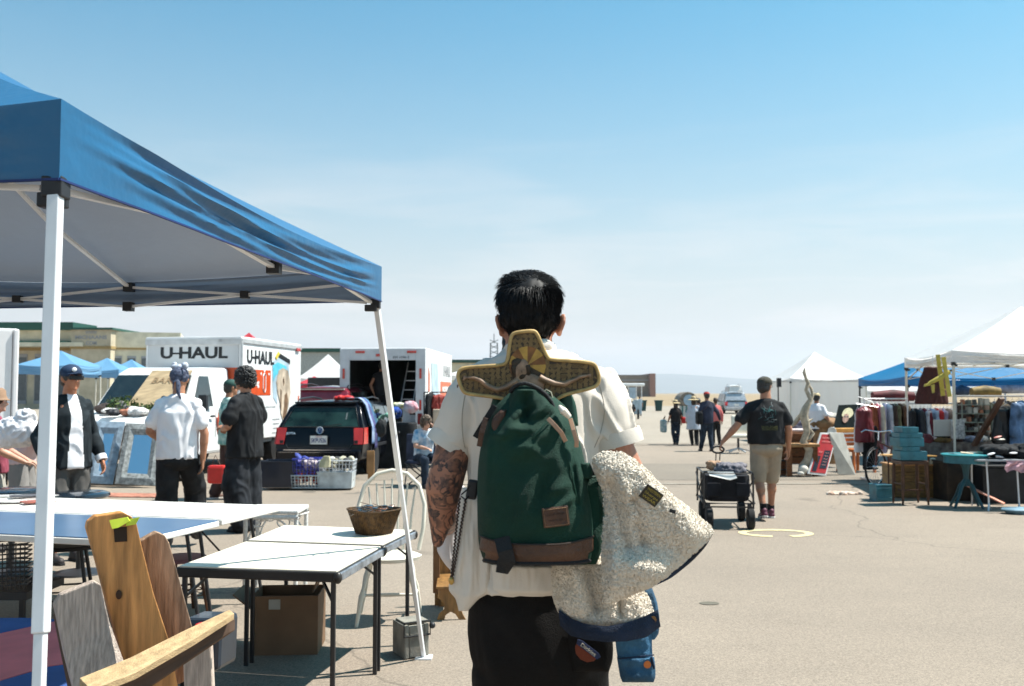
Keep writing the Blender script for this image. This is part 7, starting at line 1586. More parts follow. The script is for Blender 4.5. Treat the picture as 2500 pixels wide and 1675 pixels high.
# dark stacked wire baskets and stool frames under the long tables
wk = thing('wire_basket', 'stack of black wire baskets under the long table at the picture edge', 'basket', P(30, 1445, 6.3))
for k in range(11):
    y = 1322+k*11; mb = MB().tube([P(-60, y+4, 6.0), P(66, y-6, 6.0), P(78, y-14, 6.5), P(-50, y-8, 6.5)], .006, 5, closed=True); part('wire_ring', mb, M_blk, wk, world=True)
mb = MB(); [mb.cyl(P(-60+k*11, 1326, 6.0), P(-58+k*10.6, 1440, 6.0), .004, n=5) for k in range(12)]; part('wire_bars', mb, M_blk, wk, world=True, kind='stuff')
bt = P(0, 1440, 6.2); part('basket_tray', MB().box(V((bt.x, 6.25, bt.z)), (.55, .5, .05)), M_plast, wk, world=True); [part('stand_post', MB().beam(V((bt.x+a_, 6.1, bt.z)), V((bt.x+a_, 6.1, 0)), .03), M_plast, wk, world=True) for a_ in (-.2, .2)]
def steel_stool(label, px, Y, r, zt, seatm, legm=M_blk, rz=.3, round_=True):
    t = thing('stool', label, 'stool', (X(px, Y), Y, 0), rz)
    part('seat', MB().lathe([(0, zt-.03), (r, zt-.03), (r*1.04, zt-.012), (r, zt), (0, zt+.005)], n=24), seatm, t, smooth=50)
    for i in range(4):
        a = pi/4+i*pi/2; part('leg', MB().cyl((cos(a)*r*.7, sin(a)*r*.7, zt-.02), (cos(a)*r*1.25, sin(a)*r*1.25, 0), .013, n=8), legm, t, smooth=40)
    for zf in (.35, .45): part('foot_ring', MB().tube([(cos(pi/4+i*pi/2)*r*(1.25-.55*zf), sin(pi/4+i*pi/2)*r*(1.25-.55*zf), zt*zf) for i in range(4)], .009, 6, closed=True), legm, t)
    return t
steel_stool('black steel stool under the long tables right of the tent pole', 175, 6.6, .20, .56, M_plast)
steel_stool('stool with a dark round seat and brown legs under the shaded table', 455, 6.9, .16, .42, mat('plum_seat', (.16, .07, .09), .6), M_woodd, .7)
# ================================================================= WAGON
wg = thing('folding_wagon', 'black folding wagon pulled by the man in the printed tee', 'wagon', (2.60, 11.62, 0), -.10)
Wx, Wy = .285, .42
for z in (.30, .655): part('frame_rail', MB().tube([(a*Wx, b*Wy, z) for a, b in ((-1, -1), (1, -1), (1, 1), (-1, 1))], .011, 8, closed=True), M_blk, wg, smooth=50)
for a in (-1, 1):
    for b in (-1, 1): part('corner_post', MB().cyl((a*Wx, b*Wy, .24), (a*Wx, b*Wy, .66), .012, n=8), M_blk, wg, smooth=40)
    part('cross_brace', MB().beam((a*(Wx+.015), -Wy, .30), (a*(Wx+.015), Wy, .60), .014).beam((a*(Wx+.015), Wy, .30), (a*(Wx+.015), -Wy, .60), .014), M_blk, wg)
part('cross_brace', MB().beam((-Wx, -Wy-.012, .26), (Wx, -Wy-.012, .26), .016), M_blk, wg)
mb = MB(); rows = []
for z, k_ in ((.62, .93), (.55, .94), (.42, .92), (.34, .90), (.315, .84)): rows.append([V((math.copysign(abs(cos(a))**.35, cos(a))*Wx*k_+.006*sin(a*9), math.copysign(abs(sin(a))**.35, sin(a))*Wy*k_+.006*sin(a*7), z)) for a in [2*pi*i/48 for i in range(48)]])
part('fabric_tub', mb.rings(rows, cap=True), cloth('wagon_canvas', (.014, .015, .02), .3), wg, smooth=50)
for px_, s_ in ((-.17, 1), (.17, 1)): part('front_pocket', MB().box((px_, -Wy*.96, .46), (.16, .02, .16)), MATS['wagon_canvas'], wg, bevel=.01)
for a in (-.24, .24):
    for b in (-.42, .36): 
        part('caster_fork', MB().beam((a, b, .30), (a, b, .14), .05, .03), M_plast, wg, bevel=.008)
        part('wheel', MB().lathe([(.03, -.035), (.11, -.04), (.125, -.028), (.125, .028), (.11, .04), (.03, .035)], (a+.01, b, .125), n=24, axis='x'), M_rub, wg, smooth=40)
ha = P(1753, 1096, man2.location.y-.05); fb = wmat(wg) @ V((-.05, Wy, .34)); hl_ = []
for dx_ in (-.025, .025): part('handle_rod', MB().cyl(fb+V((dx_, 0, 0)), ha+V((dx_, 0, -.05)), .007, n=8), M_blk, wg, world=True, smooth=40)
part('handle_grip', MB().tube([ha+V((cos(a)*.075, 0, sin(a)*.042-.01)) for a in [2*pi*i/16 for i in range(16)]], .012, 8, closed=True), M_plast, wg, world=True, smooth=60)
for i, (lab, c_, r_, m) in enumerate((('crumpled navy and black cloth lying in the wagon', (.08, .05, .66), (.19, .26, .07), mat('navy_black_cloth', (.03, .035, .05), .8, var=.5, vs=12, col2=(.22, .20, .22))), ('tan paper wrapped parcel in the wagon', (-.10, .16, .70), (.10, .10, .05), mat('tan_parcel', (.50, .30, .18), .7, var=.3)))):
    p = wmat(wg) @ V(c_); mb = MB(); mb.ell(p, r_, 14, 10); rg_ = random.Random(i+3); [mb.ell(p+V((rg_.uniform(-.6, .6)*r_[0], rg_.uniform(-.6, .6)*r_[1], r_[2]*.7)), tuple(q_*.45 for q_ in r_), 10, 8) for _ in range(6)]
    o = part('wagon_load', blob(mb, .012, 1, folds(.016, (16, 16, 16), i)), m, None); _tag(o, lab, 'cloth' if i == 0 else 'parcel')
pw2 = [wmat(wg) @ V(a) for a in ((-.24, -.40, .668), (.06, -.40, .668), (.10, -.435, .60), (.02, -.44, .575), (-.22, -.435, .625))]
single('paper_sheet', MB().prism([pw2[0], pw2[1], pw2[2], pw2[3], pw2[4]], (0, -.004, .003)), M_paper, 'white paper sheet hanging over the near rim of the wagon', 'paper')
# office chair behind the man
oc = thing('office_chair', 'cream swivel chair on a star base beyond the man with the wagon', 'chair', (X(1800, 25.2), 25.2, 0))
part('seat', MB().box((0, 0, .46), (.55, .5, .10)), M_cream, oc, bevel=.04); part('backrest', MB().box((.12, .22, .78), (.50, .08, .45), (-.15, 0, 0)), M_cream, oc, bevel=.04); part('post', MB().cyl((0, 0, .12), (0, 0, .42), .03), M_plast, oc)
for i in range(5): part('base_arm', MB().beam((0, 0, .14), (cos(i*1.257)*.36, sin(i*1.257)*.36, .05), .035), M_alu, oc)
# ================================================================= RIGHT HAND STALLS
def stall_x(px, Y): return X(px, Y)
# chest of drawers and table
Yd = 19.0; dr = thing('wooden_chest', 'low brown chest with slatted drawers to the right of the man in the printed tee', 'chest', (X(1918, Yd), Yd, 0), .08)
part('chest_body', MB().box((0, 0, .52), (.80, .45, .62)), mat('red_brown_wood', (.20, .075, .025), .5, var=.3, vs=5, stretch=(3, 1, 12)), dr, bevel=.01)
for k in range(4): part('drawer', MB().box((0, -.235, .27+.155*k), (.74, .03, .135)), MATS['red_brown_wood'], dr, bevel=.008)
for a in (-.34, .34): part('leg', MB().box((a, -.18, .11), (.06, .06, .22)), M_woodd, dr)
single('folded_cloth', MB().box((X(1940, Yd), Yd, .86), (.55, .35, .05)), mat('pink_white_cloth', (.66, .56, .54), .8), 'pinkish white cloth folded on top of the slatted chest', 'cloth', bevel=.02)
tt = thing('side_table', 'small pine table at the foot of the twisted driftwood', 'table', (X(1948, 18.3), 18.3, 0), .1)
part('tabletop', MB().box((0, 0, .60), (.66, .42, .06)), M_woodm, tt, bevel=.01)
for a in (-.27, .24):
    for b in (-.16, .16): part('leg', MB().box((a, b, .285), (.10, .07, .57)), MATS['red_brown_wood'], tt, bevel=.008)
bn = thing('metal_stool', 'low dark metal stool in the shade of the slatted chest', 'stool', (X(1898, 18.4), 18.4, 0)); part('seat', MB().box((0, 0, .30), (.40, .30, .03)), M_blk, bn)
for a in (-.17, .17):
    for b in (-.12, .12): part('leg', MB().beam((a, b, .3), (a*1.1, b*1.1, 0), .018), M_blk, bn)
part('stretcher', MB().box((0, 0, .12), (.36, .26, .015)), M_blk, bn)
# twisted driftwood
Yw = 18.2; DW = mat('pale_driftwood', (.50, .42, .31), .8, var=.2, vs=14, bump=.5, bs=60)
dw = thing('driftwood', 'tall pale twisted driftwood branch standing beside the red sandwich board', 'driftwood', G(1958, 1158))
B_ = lambda a, b, c=0: P(a, b, Yw+c)
part('main_stem', MB().tube([B_(1957, 1158), B_(1960, 1139), B_(1972, 1123), B_(1977, 1098), B_(1961, 1078), B_(1970, 1055), B_(1968, 1035), B_(1961, 1014), B_(1968, 995), B_(1979, 975), B_(1968, 952), B_(1973, 936), B_(1967, 922), B_(1963, 909), B_(1965, 897)], [.075, .085, .08, .085, .07, .065, .075, .09, .07, .05, .035, .04, .03, .035, .008], 12), DW, dw, world=True, smooth=70)
part('side_branch', MB().tube([B_(1979, 976), B_(1984, 964), B_(1981, 950), B_(1974, 938)], [.04, .03, .028, .02], 10), DW, dw, world=True, smooth=70)
part('side_branch', MB().tube([B_(1962, 1076), B_(1975, 1072), B_(1986, 1058), B_(1978, 1048)], [.05, .04, .03, .02], 10), DW, dw, world=True, smooth=70)
part('side_branch', MB().tube([B_(1962, 1010, .1), B_(1950, 1020, .1), B_(1938, 1036, .1), B_(1931, 1044, .1)], [.06, .05, .04, .01], 10), DW, dw, world=True, smooth=70)
part('thorn', MB().tube([B_(1964, 1030), B_(1976, 1028), B_(1985, 1022)], [.05, .03, .006], 8), DW, dw, world=True, smooth=70)
part('root_knob', MB().ell(B_(1961, 1146, -.1), (.10, .09, .09), 12, 8).ell(B_(1955, 1156, -.15), (.07, .07, .05), 12, 8), mat('pale_root', (.66, .62, .54), .8), dw, world=True, smooth=60)
# sandwich board
sbd = thing('sandwich_board', 'white framed sandwich board with a red printed face standing open on the asphalt', 'sign', G(2025, 1160))
WP = mat('board_white', (.62, .63, .62), .5, var=.08); fp = [P(2004, 1056, 18.35), P(2045, 1058, 18.55), P(2017, 1162, 18.15), P(1972, 1157, 18.0)]; bp2 = [P(2024, 1056, 18.40), P(2059, 1057, 18.6), P(2090, 1162, 18.5), P(2046, 1158, 18.4)]
nf = (fp[1]-fp[0]).cross(fp[3]-fp[0]).normalized(); nf = -nf if nf.y > 0 else nf
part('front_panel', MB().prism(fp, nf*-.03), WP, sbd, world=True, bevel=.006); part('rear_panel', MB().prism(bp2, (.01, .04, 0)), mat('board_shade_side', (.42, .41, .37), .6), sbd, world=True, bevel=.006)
bl = lambda u_, v_: (fp[0].lerp(fp[1], u_)).lerp(fp[3].lerp(fp[2], u_), v_)
face = part('red_face', MB().prism([bl(.08, .04)+nf*.004, bl(.92, .04)+nf*.004, bl(.92, .95)+nf*.004, bl(.08, .95)+nf*.004], nf*.004), mat('poster_red', (.42, .025, .03), .5, var=.08), sbd, world=True)
for (a, b, c, d) in ((.50, .42, .86, .84), (.14, .56, .38, .92)): part('dark_box_print', MB().prism([bl(a, b)+nf*.010, bl(c, b)+nf*.010, bl(c, d)+nf*.010, bl(a, d)+nf*.010], nf*.003), mat('print_navy', (.012, .018, .035), .5), face, world=True)
MF = lambda u_, v_: wmat(face).inverted() @ frame(bl(u_, v_)+nf*.016, bl(1, v_)-bl(0, v_), bl(u_, 0)-bl(u_, 1))
text('FLEA MARKET', .06, face, mat('print_pink', (.75, .35, .32), .5), MF(.5, .13), width=.30); text('OPEN SUNDAY', .04, face, MATS['print_pink'], MF(.5, .22), width=.26); text('TODAY', .05, face, MATS['print_pink'], MF(.3, .47), width=.10)
for k in range(5): text('vintage goods', .022, face, MATS['print_pink'], MF(.68, .48+.07*k), width=.095)
part('handle', MB().prism([P(2019, 1058, 18.45), P(2022, 1047, 18.45), P(2028, 1043, 18.45), P(2036, 1043, 18.5), P(2040, 1048, 18.5), P(2043, 1059, 18.55)], (.02, .05, 0)), WP, sbd, world=True, bevel=.005)
# poster with a pale face on black
ps = [P(2047, 989, 20.6), P(2099, 987, 20.75), P(2088, 1049, 20.35), P(2034, 1046, 20.2)]; pst = thing('poster', 'black framed picture of a pale face leaning above the orange chair', 'poster', ps[3])
part('poster_panel', MB().prism(ps, (.01, .03, 0)), mat('poster_black', (.008, .012, .012), .9, spec=.05), pst, world=True, bevel=.004)
pl_ = lambda u_, v_, o=.01: (ps[0].lerp(ps[1], u_)).lerp(ps[3].lerp(ps[2], u_), v_)+V((0, -o, 0))
part('painted_hair', MB().prism([pl_(.5+.27*cos(a)*(.9 if sin(a) > 0 else 1), .35-.22*sin(a)) for a in [2*pi*i/18 for i in range(18)]], (0, -.006, 0)), mat('paint_cream', (.50, .46, .28), .7, var=.2, vs=30), pst, world=True)
part('painted_face', MB().prism([pl_(.45+.14*cos(a), .56-.19*sin(a), .02) for a in [2*pi*i/18 for i in range(18)]], (0, -.006, 0)), mat('paint_flesh', (.34, .19, .14), .7, var=.4, vs=40), pst, world=True)
for a, b in ((.40, .50), (.52, .50)): part('painted_eye', MB().prism([pl_(a+.035*cos(t), b-.035*sin(t), .03) for t in [2*pi*i/10 for i in range(10)]], (0, -.004, 0)), M_ink, pst, world=True)
# orange chair
ORW = mat('orange_wood', (.52, .13, .018), .4, var=.15, vs=4); och = thing('orange_chair', 'orange wooden chair tucked behind the sandwich board', 'chair', (X(2085, 19.2), 19.2, 0), .35)
part('seat', MB().box((0, 0, .45), (.5, .48, .06)), ORW, och, bevel=.015); part('top_rail', MB().box((-.05, .22, .84), (.62, .05, .10)), mat('amber_wood', (.60, .30, .07), .4), och, bevel=.02)
for k in range(3): part('back_slat', MB().box((-.05, .22, .56+.085*k), (.56, .035, .065)), ORW, och, bevel=.01)
for a in (-.22, .22):
    for b in (-.2, .2): part('leg', MB().beam((a, b, .44), (a*1.15, b*1.25, 0), .05), ORW, och, bevel=.01)
# crates of cloth behind
for i, (lab, px, py, Y, r_, c_) in enumerate((('brown cardboard heap behind the pale tunic of fabric, left of the poster', 2015, 1036, 21.5, (.35, .2, .16), (.30, .16, .07)), ('dark heap of bags on the ground beyond the slatted chest', 1925, 1052, 23, (.45, .3, .22), (.02, .02, .045)), ('cream cloth heap under the peaked white tent', 2010, 1018, 24, (.40, .3, .12), (.55, .52, .46)))):
    p = P(px, py, Y); mb = MB(); rg_ = random.Random(i); mb.ell(p, r_, 14, 10); [mb.ell(p+V((rg_.uniform(-.8, .8)*r_[0], rg_.uniform(-.4, .4)*r_[1], rg_.uniform(-.3, .7)*r_[2])), tuple(q_*.5 for q_ in r_), 10, 8) for _ in range(7)]
    mb.ellloft([(p.x, p.y, 0.0, r_[0]*.8, r_[1]*.9), (p.x, p.y, p.z, r_[0]*.8, r_[1]*.9)], 12)
    o = part('goods_heap', blob(mb, .025, 1, folds(.02, (6, 6, 6), i)), mat('heap_%d' % i, c_, .8, var=.3, vs=6), None); _tag(o, ('brown heap of cardboard and goods left of the black poster', lab, lab)[i] if i else 'brown heap of goods on the ground left of the black poster', 'heap')
single('display_board', MB().box((X(1999, 21.6), 21.6, .55), (.34, .06, 1.1)), mat('slate_board', (.03, .045, .06), .6), 'slate blue upright board behind the man in the straw cap', 'board', bevel=.01)
single('loudspeaker', MB().box((X(1899, 29.6), 29.5, Z(934, 29.5)), (.12, .12, .28)).cyl((X(1899, 29.5), 29.5, 0), (X(1899, 29.5), 29.5, Z(944, 29.5)), .02), M_plast, 'small black speaker on a pole at the corner of the peaked tent', 'speaker')
# ---- clothes racks
def rack(label, x0, x1, Y, z, rz=0.):
    t = thing('clothes_rack', label, 'clothes rack', ((x0+x1)/2, Y, 0), rz, 'clothes racks under the canopies'); w_ = x1-x0
    part('bar', MB().cyl((-w_/2, 0, z), (w_/2, 0, z), .016, n=10), M_alu, t, smooth=40)
    for a in (-w_/2, w_/2): part('post', MB().cyl((a, 0, 0), (a, 0, z+.02), .016, n=10), M_alu, t, smooth=40); part('foot', MB().beam((a, -.25, .03), (a, .25, .03), .03), M_alu, t)
    return t
rack('chrome clothes rack beside the maroon vest', X(2108, 17.4), X(2212, 17.4), 17.4, Z(974, 17.4)); rack('chrome clothes rack in the middle of the white canopy stall', X(2214, 16.2), X(2330, 16.2), 16.2, Z(985, 16.2)); rack('long chrome clothes rack at the picture edge', X(2332, 15.6), X(2560, 15.6), 15.6, Z(967, 15.6))
GC = {'wine': (.16, .015, .03), 'rust': (.30, .08, .03), 'chocolate': (.05, .028, .02), 'black': (.012, .012, .014), 'white': (.70, .70, .72), 'lilac': (.45, .42, .60), 'rose': (.52, .16, .20), 'olive': (.10, .10, .05), 'cream': (.60, .54, .42), 'scarlet': (.50, .03, .035), 'slate': (.10, .13, .17), 'sand': (.38, .28, .18), 'navy': (.02, .03, .08), 'pale blue': (.36, .46, .60), 'charcoal': (.035, .036, .04), 'pink': (.62, .36, .40), 'orange': (.58, .14, .03), 'brown': (.11, .05, .025), 'grey': (.25, .25, .25), 'floral': (.40, .30, .24)}
def fill_rack(name_, xs, Y, z, cols, h0, where, seed):
    rg_ = random.Random(seed)
    for i, c in enumerate(cols):
        px = xs[0]+(xs[1]-xs[0])*(i+.5)/len(cols); h = h0*rg_.uniform(.8, 1.15)
        garment('%s garment %s' % (c, where[i]), (X(px, Y), Y+rg_.uniform(-.02, .02), z-.045), .40*rg_.uniform(.8, 1.05), h, mat('cloth_'+c.replace(' ', '_'), GC[c], .8, var=.2, vs=7), seed*20+i, pi/2+rg_.uniform(-.5, .35), 'garments on the racks', dep=.035)
seq1 = ['rust', 'rose', 'cream', 'lilac', 'white', 'chocolate', 'olive', 'brown', 'sand']
fill_rack('a', (2122, 2208), 17.4, Z(974, 17.4), seq1, .85, ['on the first rack, nearest the maroon vest', 'between the rust and the cream garments', 'on the first rack beside the rose garment', 'on the first rack beside a cream one', 'in the middle of the first rack', 'right of the white one on the first rack', 'on the first rack before the brown one', 'on the first rack behind the bicycle', 'at the tent pole end of the first rack'], 3)
seq2 = ['black', 'charcoal', 'navy', 'wine', 'white', 'pale blue', 'scarlet', 'pink', 'lilac', 'floral', 'white']
fill_rack('b', (2220, 2326), 16.2, Z(985, 16.2), seq2, .80, ['at the left end of the middle rack above the teal drawers', 'next to the black one on the middle rack', 'on the middle rack between charcoal and wine', 'on the middle rack beside the navy one', 'on the middle rack beside the wine one', 'on the middle rack under the sequin cape', 'between the pale blue and pink garments', 'on the middle rack beside the scarlet one', 'on the middle rack beside the pink one', 'on the middle rack, second from its right post', 'at the right post of the middle rack'], 4)
seq3 = ['chocolate', 'orange', 'grey', 'floral', 'olive', 'slate', 'sand', 'charcoal', 'black', 'navy', 'pale blue']
fill_rack('c', (2340, 2510), 15.6, Z(967, 15.6), seq3, .78, ['first on the long rack by the tent pole', 'on the long rack beside the chocolate one', 'on the long rack beside the orange one', 'on the long rack above the wire shelf', 'on the long rack beside the floral one', 'on the long rack beside the olive one', 'on the long rack beside the slate one', 'on the long rack over the dark goods', 'on the long rack beside a charcoal one', 'on the long rack beside a black one', 'last in view on the long rack'], 5)
# maroon vest on its own stand, with white scarf and black coat
garment('maroon vest on a white hanger at the end of the racks', (X(2107, 16.9), 16.9, Z(988, 16.9)), .36, .66, mat('maroon_satin', (.15, .012, .02), .4, var=.2, vs=6), 70, .3, sleeves=False, dep=.10)
garment('white scarf like garment hanging left of the maroon vest', (X(2092, 17.0), 17.0, Z(994, 17.0)), .16, .80, C_white, 71, .2, sleeves=False, dep=.03); garment('long black coat hanging below the maroon vest', (X(2121, 17.1), 17.1, Z(1030, 17.1)), .30, .85, C_blk, 72, .3, dep=.06)
single('hanger_bundle', MB().tube([P(2092+6*i, 975+((i*37) % 13), 17.1) for i in range(9)], .004, 4).tube([P(2090+6*i, 985+((i*23) % 11), 17.05) for i in range(10)], .004, 4).tube([P(2096+5*i, 968+((i*17) % 15), 17.0) for i in range(8)], .004, 4), M_alu, 'tangle of wire hangers above the maroon vest', 'hangers')
# sequin cape and yellow plane hanging from the canopy corner
SQ = mat('sequin_maroon', (.030, .007, .006), .7, 0, var=.5, vs=70, spec=.3, col2=(.085, .02, .016))
cape = thing('sequin_cape', 'dark maroon sequin cape hanging from the corner of the white canopy', 'cape', P(2276, 985, 14.3)); rows = []
for j in range(15):
    f = j/14; cy = 897+88*f; hw = 20+20*min(1, f*1.25)+2*sin(f*6); rows.append((P(2277-3*f, cy, 14.3).x, 14.3, P(2277, cy, 14.3).z, hw*U(14.3), .07+.05*f))
part('sequin_cloth', blob(MB().ellloft(rows, 24), .012, 1, folds(.012, (9, 9, 3), 8)), SQ, cape, world=True); part('hook', MB().cyl(P(2277, 893, 14.3), P(2277, 868, 14.35), .004), M_alu, cape, world=True)
YP = mat('yellow_painted_wood', (.50, .40, .07), .5, var=.15, vs=8); plane = thing('toy_biplane', 'yellow wooden toy biplane hung by its wings at the canopy corner', 'toy plane', P(2300, 925, 14.0))
for (x0, y0, x1, y1, o_) in ((2290, 866, 2304, 966, 0), (2304, 872, 2320, 968, -.14)):
    part('wing', MB().prism([P(x0-5, y0, 14.0+o_), P(x0+5, y0-1, 14.0+o_), P(x1+4, y1, 14.0+o_), P(x1-6, y1+1, 14.0+o_)], (.006, .03, 0)), YP, plane, world=True, bevel=.004)
part('fuselage', MB().tube([P(2262, 941, 13.9), P(2272, 934, 13.9), P(2300, 920, 13.9), P(2318, 908, 13.9)], [.012, .028, .04, .03], 10), YP, plane, world=True, smooth=50)
part('tail_fin', MB().prism([P(2258, 938, 13.9), P(2274, 934, 13.9), P(2272, 941, 13.9), P(2256, 944, 13.9)], (0, .02, 0)), YP, plane, world=True); part('tail_plane', MB().prism([P(2274, 940, 13.9), P(2282, 938, 13.9), P(2282, 958, 13.9), P(2277, 960, 13.9)], (0, .02, 0)), YP, plane, world=True)
part('wing_strut', MB().cyl(P(2294, 895, 14.0), P(2308, 897, 13.86), .006).cyl(P(2300, 950, 14.0), P(2314, 952, 13.86), .006), YP, plane, world=True)
# ---- bicycle
bgp = G(2138, 1188); bi = thing('bicycle', 'old rust red bicycle behind the teal drawers, its front wheel towards the lane', 'bicycle', (bgp.x, bgp.y, 0), .70)
def bwheel(y, x):
    w_ = part('wheel', MB().tube([(x+cos(a)*.33, y, .34+sin(a)*.33) for a in [2*pi*i/40 for i in range(40)]], .016, 8, closed=True), M_rub, bi, smooth=60)
    part('rim', MB().tube([(x+cos(a)*.305, y, .34+sin(a)*.305) for a in [2*pi*i/40 for i in range(40)]], .010, 6, closed=True), M_chrome, w_, smooth=60)
    part('spokes', (lambda m: [m.cyl((x, y, .34), (x+cos(a)*.30, y, .34+sin(a)*.30), .0022, n=4) for a in [2*pi*i/16 for i in range(16)]] and m)(MB()), M_alu, w_, kind='stuff'); part('hub', MB().cyl((x, y-.04, .34), (x, y+.04, .34), .02), M_chrome, w_)
bwheel(0, 0); bwheel(0, 1.02); BF = mat('rust_red_frame', (.22, .05, .03), .4)
for a, b in (((.0, 0, .34), (.12, 0, .78)), ((.12, 0, .70), (.46, 0, .30)), ((.12, 0, .76), (.60, 0, .62)), ((.46, 0, .30), (.62, 0, .80)), ((.46, 0, .30), (1.02, 0, .34)), ((.60, 0, .62), (1.02, 0, .34))): part('frame_tube', MB().cyl(a, b, .016), BF, bi, smooth=40)
part('handlebar', MB().tube([(.06, -.28, .92), (.12, -.24, .96), (.14, 0, .93), (.12, .24, .96), (.06, .28, .92)], .012, 8).cyl((.12, 0, .76), (.14, 0, .94), .013), M_chrome, bi, smooth=60)
part('saddle', MB().ell((.64, 0, .86), (.13, .06, .035), 14, 8), M_plast, bi, smooth=60); part('seat_post', MB().cyl((.62, 0, .78), (.64, 0, .86), .013), M_chrome, bi); part('chain_ring', MB().lathe([(.02, -.004), (.09, -.004), (.09, .004), (.02, .004)], (.46, .03, .30), 20, axis='y'), M_chrome, bi)
part('pedal', MB().box((.46, .10, .17), (.09, .08, .02)).cyl((.46, .04, .30), (.46, .08, .17), .008), M_plast, bi)
# ---- teal drawers on a stool
TL = mat('teal_paint', (.035, .17, .21), .5, var=.2, vs=7); Yt = 13.7; ztop = Z(1121, Yt)
sto = thing('wooden_stool', 'dark wooden stool carrying the stack of teal drawers', 'stool', (X(2216, Yt), Yt, 0), .05)
part('seat', MB().box((0, 0, ztop-.035), (.40, .34, .05)), M_woodd, sto, bevel=.008)
for a in (-.17, .17):
    for b in (-.14, .14): part('leg', MB().tube([(a, b, ztop-.05), (a*1.03, b*1.03, .30), (a*1.1, b*1.1, 0)], [.022, .028, .014], 8), M_woodd, sto, smooth=50)
part('stretcher', MB().beam((-.18, 0, .20), (.18, 0, .20), .025).beam((-.18, -.14, .30), (-.18, .14, .30), .02).beam((.18, -.14, .30), (.18, .14, .30), .02), M_woodd, sto)
zc = ztop
for k, (x0, x1, ya, yb, lab) in enumerate(((2185, 2248, 1098, 1120, 'widest teal drawer, lowest on the dark stool'), (2188, 2230, 1087, 1098, 'thin teal tray above the lowest drawer'), (2181, 2240, 1066, 1087, 'teal drawer in the middle of the stack with a pale lining'), (2184, 2238, 1054, 1066, 'shallow teal drawer second from the top of the stack'), (2190, 2228, 1040, 1054, 'small teal drawer at the top of the stack'))):
    h_ = (yb-ya)*U(Yt); w_ = (x1-x0)*U(Yt); t = thing('teal_crate', lab, 'drawer', (X((x0+x1)/2, Yt), Yt, zc), .04*(k % 3-1), 'teal drawers stacked on the stool'); hh = h_-.004
    part('drawer_front', MB().box((0, -.15, hh/2), (w_, .016, hh)), TL, t, bevel=.004); part('drawer_side', MB().box((-w_/2+.008, .01, hh/2), (.016, .30, hh)), TL, t, bevel=.003); part('drawer_side', MB().box((w_/2-.008, .01, hh/2), (.016, .30, hh)), TL, t, bevel=.003)
    part('drawer_back', MB().box((0, .165, hh/2), (w_, .014, hh)), TL, t, bevel=.003); part('drawer_bottom', MB().box((0, .01, .008), (w_-.03, .30, .010)), mat('pale_lining', (.60, .58, .56), .8), t); part('knob', MB().ell((0, -.166, hh/2), .009, 8, 6), TL, t, smooth=50)
    zc += h_
cx0 = thing('teal_box', 'teal wooden box standing on the asphalt beside the dark stool', 'box', G(2160, 1226), .1); w_ = 40*U(13.8)
part('box_body', MB().box((0, w_/2, .12), (w_, w_, .235)), TL, cx0, bevel=.006); part('lid', MB().box((0, w_/2, .245), (w_+.012, w_+.012, .02)), TL, cx0, bevel=.004); part('box_rail', MB().box((0, -.006, .05), (w_, .012, .04)).box((0, -.006, .19), (w_, .012, .04)), TL, cx0, bevel=.003)
# golden brown chest behind
gc = thing('blanket_chest', 'long golden brown wooden trunk on the ground behind the teal drawers', 'trunk', (X(2226, 14.7), 14.7, 0), -.04); wg_ = 132*U(14.7)
TRK = mat('trunk_wood', (.20, .115, .03), .55, var=.3, vs=4, stretch=(2, 1, 9))
for k in range(4): part('front_plank', MB().box((0, -.22, .07+.125*k), (wg_, .025, .118)), TRK, gc, bevel=.005)
part('trunk_body', MB().box((0, .02, .25), (wg_-.02, .44, .48)), TRK, gc, bevel=.008); part('trunk_edge', MB().box((0, .0, .505), (wg_+.03, .50, .025)), M_woodm, gc, bevel=.005)  # paler wood on the top edge paints in its highlight
for a in (-.3, .3): part('corner_post', MB().box((a*wg_*1.6, -.238, .25), (.05, .02, .48)), TRK, gc, bevel=.004)
rg_ = random.Random(31)
for k, (lab, px, c_) in enumerate((('orange fruit coloured ball on the wooden trunk', 2248, (.6, .16, .03)), ('cream mug on the wooden trunk', 2272, (.6, .56, .42)), ('red and white trinket on the wooden trunk', 2222, (.5, .2, .15)), ('dark tin on the wooden trunk', 2205, (.04, .05, .04)), ('white shell trinket on the wooden trunk', 2212, (.66, .62, .58)))):
    p = V((X(px, 14.5), 14.5, .517)); single('trinket', MB().ellloft([(p.x, p.y, p.z, .035, .035), (p.x, p.y, p.z+.03, .045, .045), (p.x, p.y, p.z+.07+.01*k, .04, .04), (p.x, p.y, p.z+.085+.01*k, .015, .015)], 12), mat('trinket_%d' % k, c_, .4), lab, 'trinket', smooth=50)
tra = thing('wooden_tray', 'thin amber wooden tray standing out on both sides of the teal stack', 'tray', (X(2212, 14.3), 14.3, 0)); part('tray_board', MB().box((0, 0, Z(1111, 14.3)), (.72, .35, .018)), mat('amber_wood', (.60, .30, .07), .4), tra, bevel=.004)
for a in (-.3, .3): part('leg', MB().cyl((a, 0, .0), (a, 0, Z(1111, 14.3)-.01), .012), M_woodd, tra)
for k, (lab, px, py, Y, sx_, sz_, m) in enumerate((('white board propped on the goods under the sequin cape', 2301, 1045, 14.9, .28, .26, mat('grey_white_board', (.50, .48, .44), .7, var=.08, vs=3)), ('speckled white bag right of the propped white board', 2338, 1048, 14.8, .17, .30, mat('speckled_bag', (.56, .54, .52), .8, var=.3, vs=30)))):
    single('display_board' if k == 0 else 'paper_bag', MB().box(P(px, py, Y), (sx_, .03 if k == 0 else .12, sz_)), m, lab, 'board' if k == 0 else 'bag', bevel=.008)
